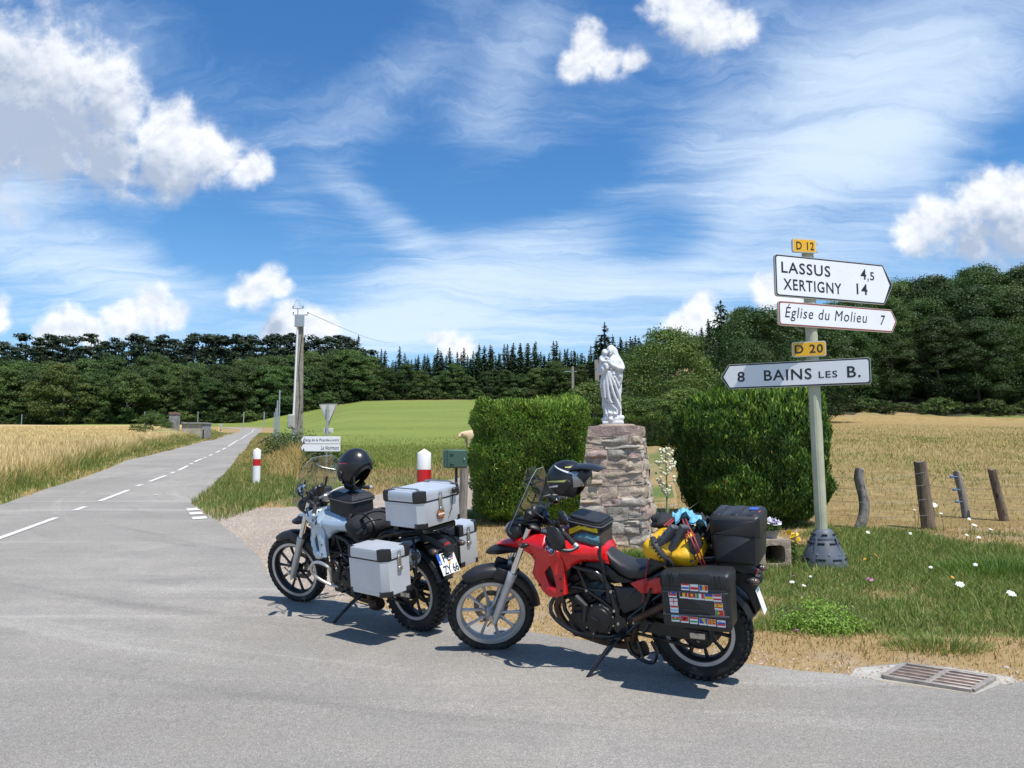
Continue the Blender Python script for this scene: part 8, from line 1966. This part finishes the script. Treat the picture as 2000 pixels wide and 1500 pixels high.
# ------------------------------------------------------------------ dry bag, bungee cord and clothes behind the rider's seat of the red motorcycle
def drybag():
    e = thing('dry_bag', 'yellow and black roll dry bag strapped across the red motorcycle seat', 'bag', mtx=MR); YB = mat('yellow_tarpaulin', (.72, .40, .008), .42, var=.12, vscale=7, bump=.5, bscale=11)
    c = Vector((.105, .045, .895)); mb = MB(); n = 36; rings = []; L = .50
    def ring(t, rad, sx=1.0):
        y = c.y + L * (.5 - t); out = []
        for j in range(n):
            a = 2 * math.pi * j / n; k = 1 + .055 * math.sin(3 * a + t * 9) + .04 * math.sin(7 * a - t * 13) + .05 * (float(fbm(math.cos(a) * 2 + 5, math.sin(a) * 2 + t * 5, 4, 3)) - .5) * 2
            z = c.z + rad * .86 * k * math.sin(a); out.append((c.x + rad * 1.22 * k * math.cos(a) * sx, y + .03 * math.sin(a * 2 + 1), max(z, .775 + .02 * abs(math.cos(a)))))
        return out
    for t, rad in ((0, .02), (.03, .095), (.09, .136), (.2, .150), (.4, .152), (.6, .148), (.8, .140), (.93, .118), (1, .03)): rings.append(ring(t, rad))
    mb.loft(rings); mb.build('bag_body', YB, e, smooth=70)
    mb = MB(); rb = [ring(t, r_) for t, r_ in ((.055, .112), (.09, .128), (.13, .136))]; mb2 = MB()
    # dark end panel seen on the right and dark belly
    BB = mat('dark_tarpaulin', (.025, .025, .028), .5, bump=.3, bscale=14); mb2.panel([(.02, .83), (-.055, .86), (-.075, .93), (-.045, 1.0), (-.01, .99), (-.03, .92), (-.005, .87)], lambda x, z: .305 - abs(x + .03) * .8, thick=.16, rnd=.015, step=.03, side=1); mb2.panel([(.25, .81), (.0, .80), (-.03, .83), (.05, .835), (.16, .825), (.24, .86)], lambda x, z: .285, thick=.1, rnd=.02, step=.03, side=1); mb2.build('end_patch', BB, e, smooth=50)
    # rolled closure and buckle
    mb = MB(); mb.curve([(.215, .26, .985), (.185, .318, .965), (.15, .330, .915), (.115, .315, .865), (.125, .30, .825)], [.020] * 21, 9, 5, ry=.55)
    for k in range(5): q = Vector((.19 - k * .012, .322, .965 - k * .020)); mb.box(q, (.05, .02, .012), rot=(0, R(35), 0), bev=.004)
    mb.curve([(.13, .32, .88), (.09, .325, .86), (.075, .31, .81)], .008, 6, 4); mb.build('closure_strap', BB, e)
    # lettering on the end of the bag
    mb = MB(); mb.curve([(.0, .275, 1.015), (-.03, .262, 1.03), (-.052, .25, 1.005), (-.015, .27, .985), (.0, .275, 1.015)], .0045, 5, 4); mb.build('red_emblem', mat('emblem_red', (.50, .04, .03), .5), e)
    # elastic cord
    e2 = thing('bungee_cord', 'red elastic cord over the yellow dry bag', 'cord', mtx=MR); mb = MB(); RC = mat('red_cord', (.30, .03, .035), .6)
    for dx in (0, -.022): mb.curve([(.15 + dx, .22, 1.055), (.085 + dx, .10, 1.100), (.02 + dx, .20, 1.06), (-.045 + dx, .29, .98), (-.075 + dx, .28, .88), (-.09 + dx, .24, .80)], .005, 6, 5)
    mb.curve([(.262, .10, .86), (.285, .165, .80), (.32, .175, .62), (.335, .17, .53)], .005, 6, 5); mb.build('cord', RC, e2)
    # jacket bundle: black with light blue parts
    def lump(name, label, cat, c, r, m, seed, amp=.35, rot=(0, 0, 0)):
        o = MB().ball((0, 0, 0), r, 30, 20, fn=lambda v: 1 + amp * (float(fbm(v.x * 2.6 + seed, v.y * 2.6 + v.z * 2.2, seed, 4)) - .5) * 2 + .10 * math.sin(v.x * 9 + v.z * 7 + seed)).build(name, m, None, smooth=70); o.matrix_world = MR @ Matrix.Translation(c) @ Euler(rot).to_matrix().to_4x4(); return props(o, label, cat)
    lump('jacket', 'crumpled black jacket stuffed behind the yellow dry bag', 'jacket', (.155, -.03, 1.03), (.135, .14, .055), FABRIC, 3)
    lump('jacket', 'crumpled black cloth between the dry bag and the black top case', 'cloth', (-.045, -.06, .955), (.075, .15, .085), FABRIC, 8)
    BL = mat('light_blue_fabric', (.13, .38, .56), .7, var=.25, vscale=12, bump=.3, bscale=22); e3 = thing('rain_jacket', 'light blue and black rain jacket bundled on top of the luggage', 'jacket', mtx=MR)
    rg = random.Random(5)
    for k in range(6):
        mb = MB(); n_ = 7; o = Vector((.065 - k * .020, .06 + .03 * math.sin(k * 2), 1.075 + .020 * math.sin(k * 1.7) - .008 * k)); ang = rg.uniform(-1, 1); vs = []
        for i in range(n_):
            for j in range(n_):
                u, v = i / (n_ - 1) - .5, j / (n_ - 1) - .5; vs.append(tuple(o + Vector((u * .14 * math.cos(ang) - v * .09 * math.sin(ang), u * .14 * math.sin(ang) + v * .12, .035 * math.sin(u * 9 + k) * math.cos(v * 7 + k * 2) + .03 * (1 - 4 * u * u)))))
        m_ = len(vs); vs += [(a, b, c_ - .012) for a, b, c_ in vs]; fs = []
        for i in range(n_ - 1):
            for j in range(n_ - 1): q = i * n_ + j; fs += [(q, q + 1, q + n_ + 1, q + n_), (m_ + q + n_, m_ + q + n_ + 1, m_ + q + 1, m_ + q)]
        mb.add(vs, fs); mb.build('fold', [BL, BL, FABRIC][k % 3], e3, smooth=80)
    # sandals clipped on top of the dry bag
    SD = mat('grey_sandal', (.07, .075, .085), .6); e4 = thing('sandals', 'dark grey strap sandals clipped on the yellow dry bag', 'sandals', mtx=MR)
    for k, (x, z, a) in enumerate(((.135, .985, .55), (.06, .975, .75))):
        mb = MB(); mb.prism(rounded([(-.11, -.022), (.11, -.03), (.12, .012), (.0, .020), (-.11, .02)], .015), -.035, .035, .008); mb.box((.095, -.02, -.035), (.055, .075, .03), bev=.01); mb.xf(Matrix.Translation((x, .265 - k * .02, z)) @ Matrix.Rotation(a + .3, 4, 'Y') @ Matrix.Rotation(.5, 4, 'X')); mb.build('sole', SD, e4)
        mb = MB()
        for q in (-.05, .0, .05): mb.curve([(q, -.036, .0), (q + .015, -.02, .035), (q + .015, .02, .035), (q, .036, 0)], .006, 5, 4, ry=.5)
        mb.xf(Matrix.Translation((x, .265 - k * .02, z)) @ Matrix.Rotation(a + .3, 4, 'Y') @ Matrix.Rotation(.5, 4, 'X')); mb.build('strap', SD, e4)
drybag()
# black roll bag strapped behind the tank bag of the silver motorcycle
def rollbag():
    e = thing('roll_bag', 'black roll bag with straps and buckles lying on the silver motorcycle seat', 'bag', mtx=MS); mb = MB(); n = 26; rings = []
    for (t, rad) in ((0, .02), (.04, .075), (.15, .098), (.5, .105), (.85, .098), (.96, .075), (1, .02)):
        y = .30 - .60 * t; rings.append([(.39 + rad * 1.5 * math.cos(a) * (1 + .06 * math.sin(5 * a + t * 8)), y, .855 + rad * math.sin(a) * (1 + .05 * math.sin(4 * a + t * 6))) for a in np.linspace(0, 2 * math.pi, n + 1)[:-1]])
    mb.loft(rings); mb.build('bag_body', FABRIC, e, smooth=60)
    for y in (.19, -.05): MB().lathe([(.112, -.014), (.116, 0), (.112, .014)], 26, 'Y', (0, y, 0), close=True).xf(Matrix.Translation((.39, 0, .855)) @ Matrix.Diagonal((1.48, 1, .98, 1))).build('strap', LEATHER, e)
    mb = MB(); mb.box((.50, .235, .90), (.05, .02, .06), rot=(0, .4, 0), bev=.006); mb.box((.27, .27, .84), (.06, .03, .05), rot=(0, .4, 0), bev=.01); mb.tube([(.27, .285, .86), (.33, .29, .82)], .018, 8); mb.build('buckle', BLK_PL, e)
    mb = MB(); mb.curve([(.34, .25, .92), (.22, .26, .99), (.16, .20, 1.0), (.13, .12, .97)], .016, 8, 5, ry=.4); mb.curve([(.30, .27, .88), (.20, .27, .93), (.12, .22, .94)], .014, 8, 4, ry=.4); mb.build('carry_handle', FABRIC, e)
    mb = MB(); cushion(mb, [(.50, .0, .10, .77, .86), (.55, 0, .145, .74, .885), (.60, 0, .15, .74, .89), (.635, 0, .12, .77, .88)]); mb.build('front_pouch', FABRIC, e, smooth=60)
rollbag()
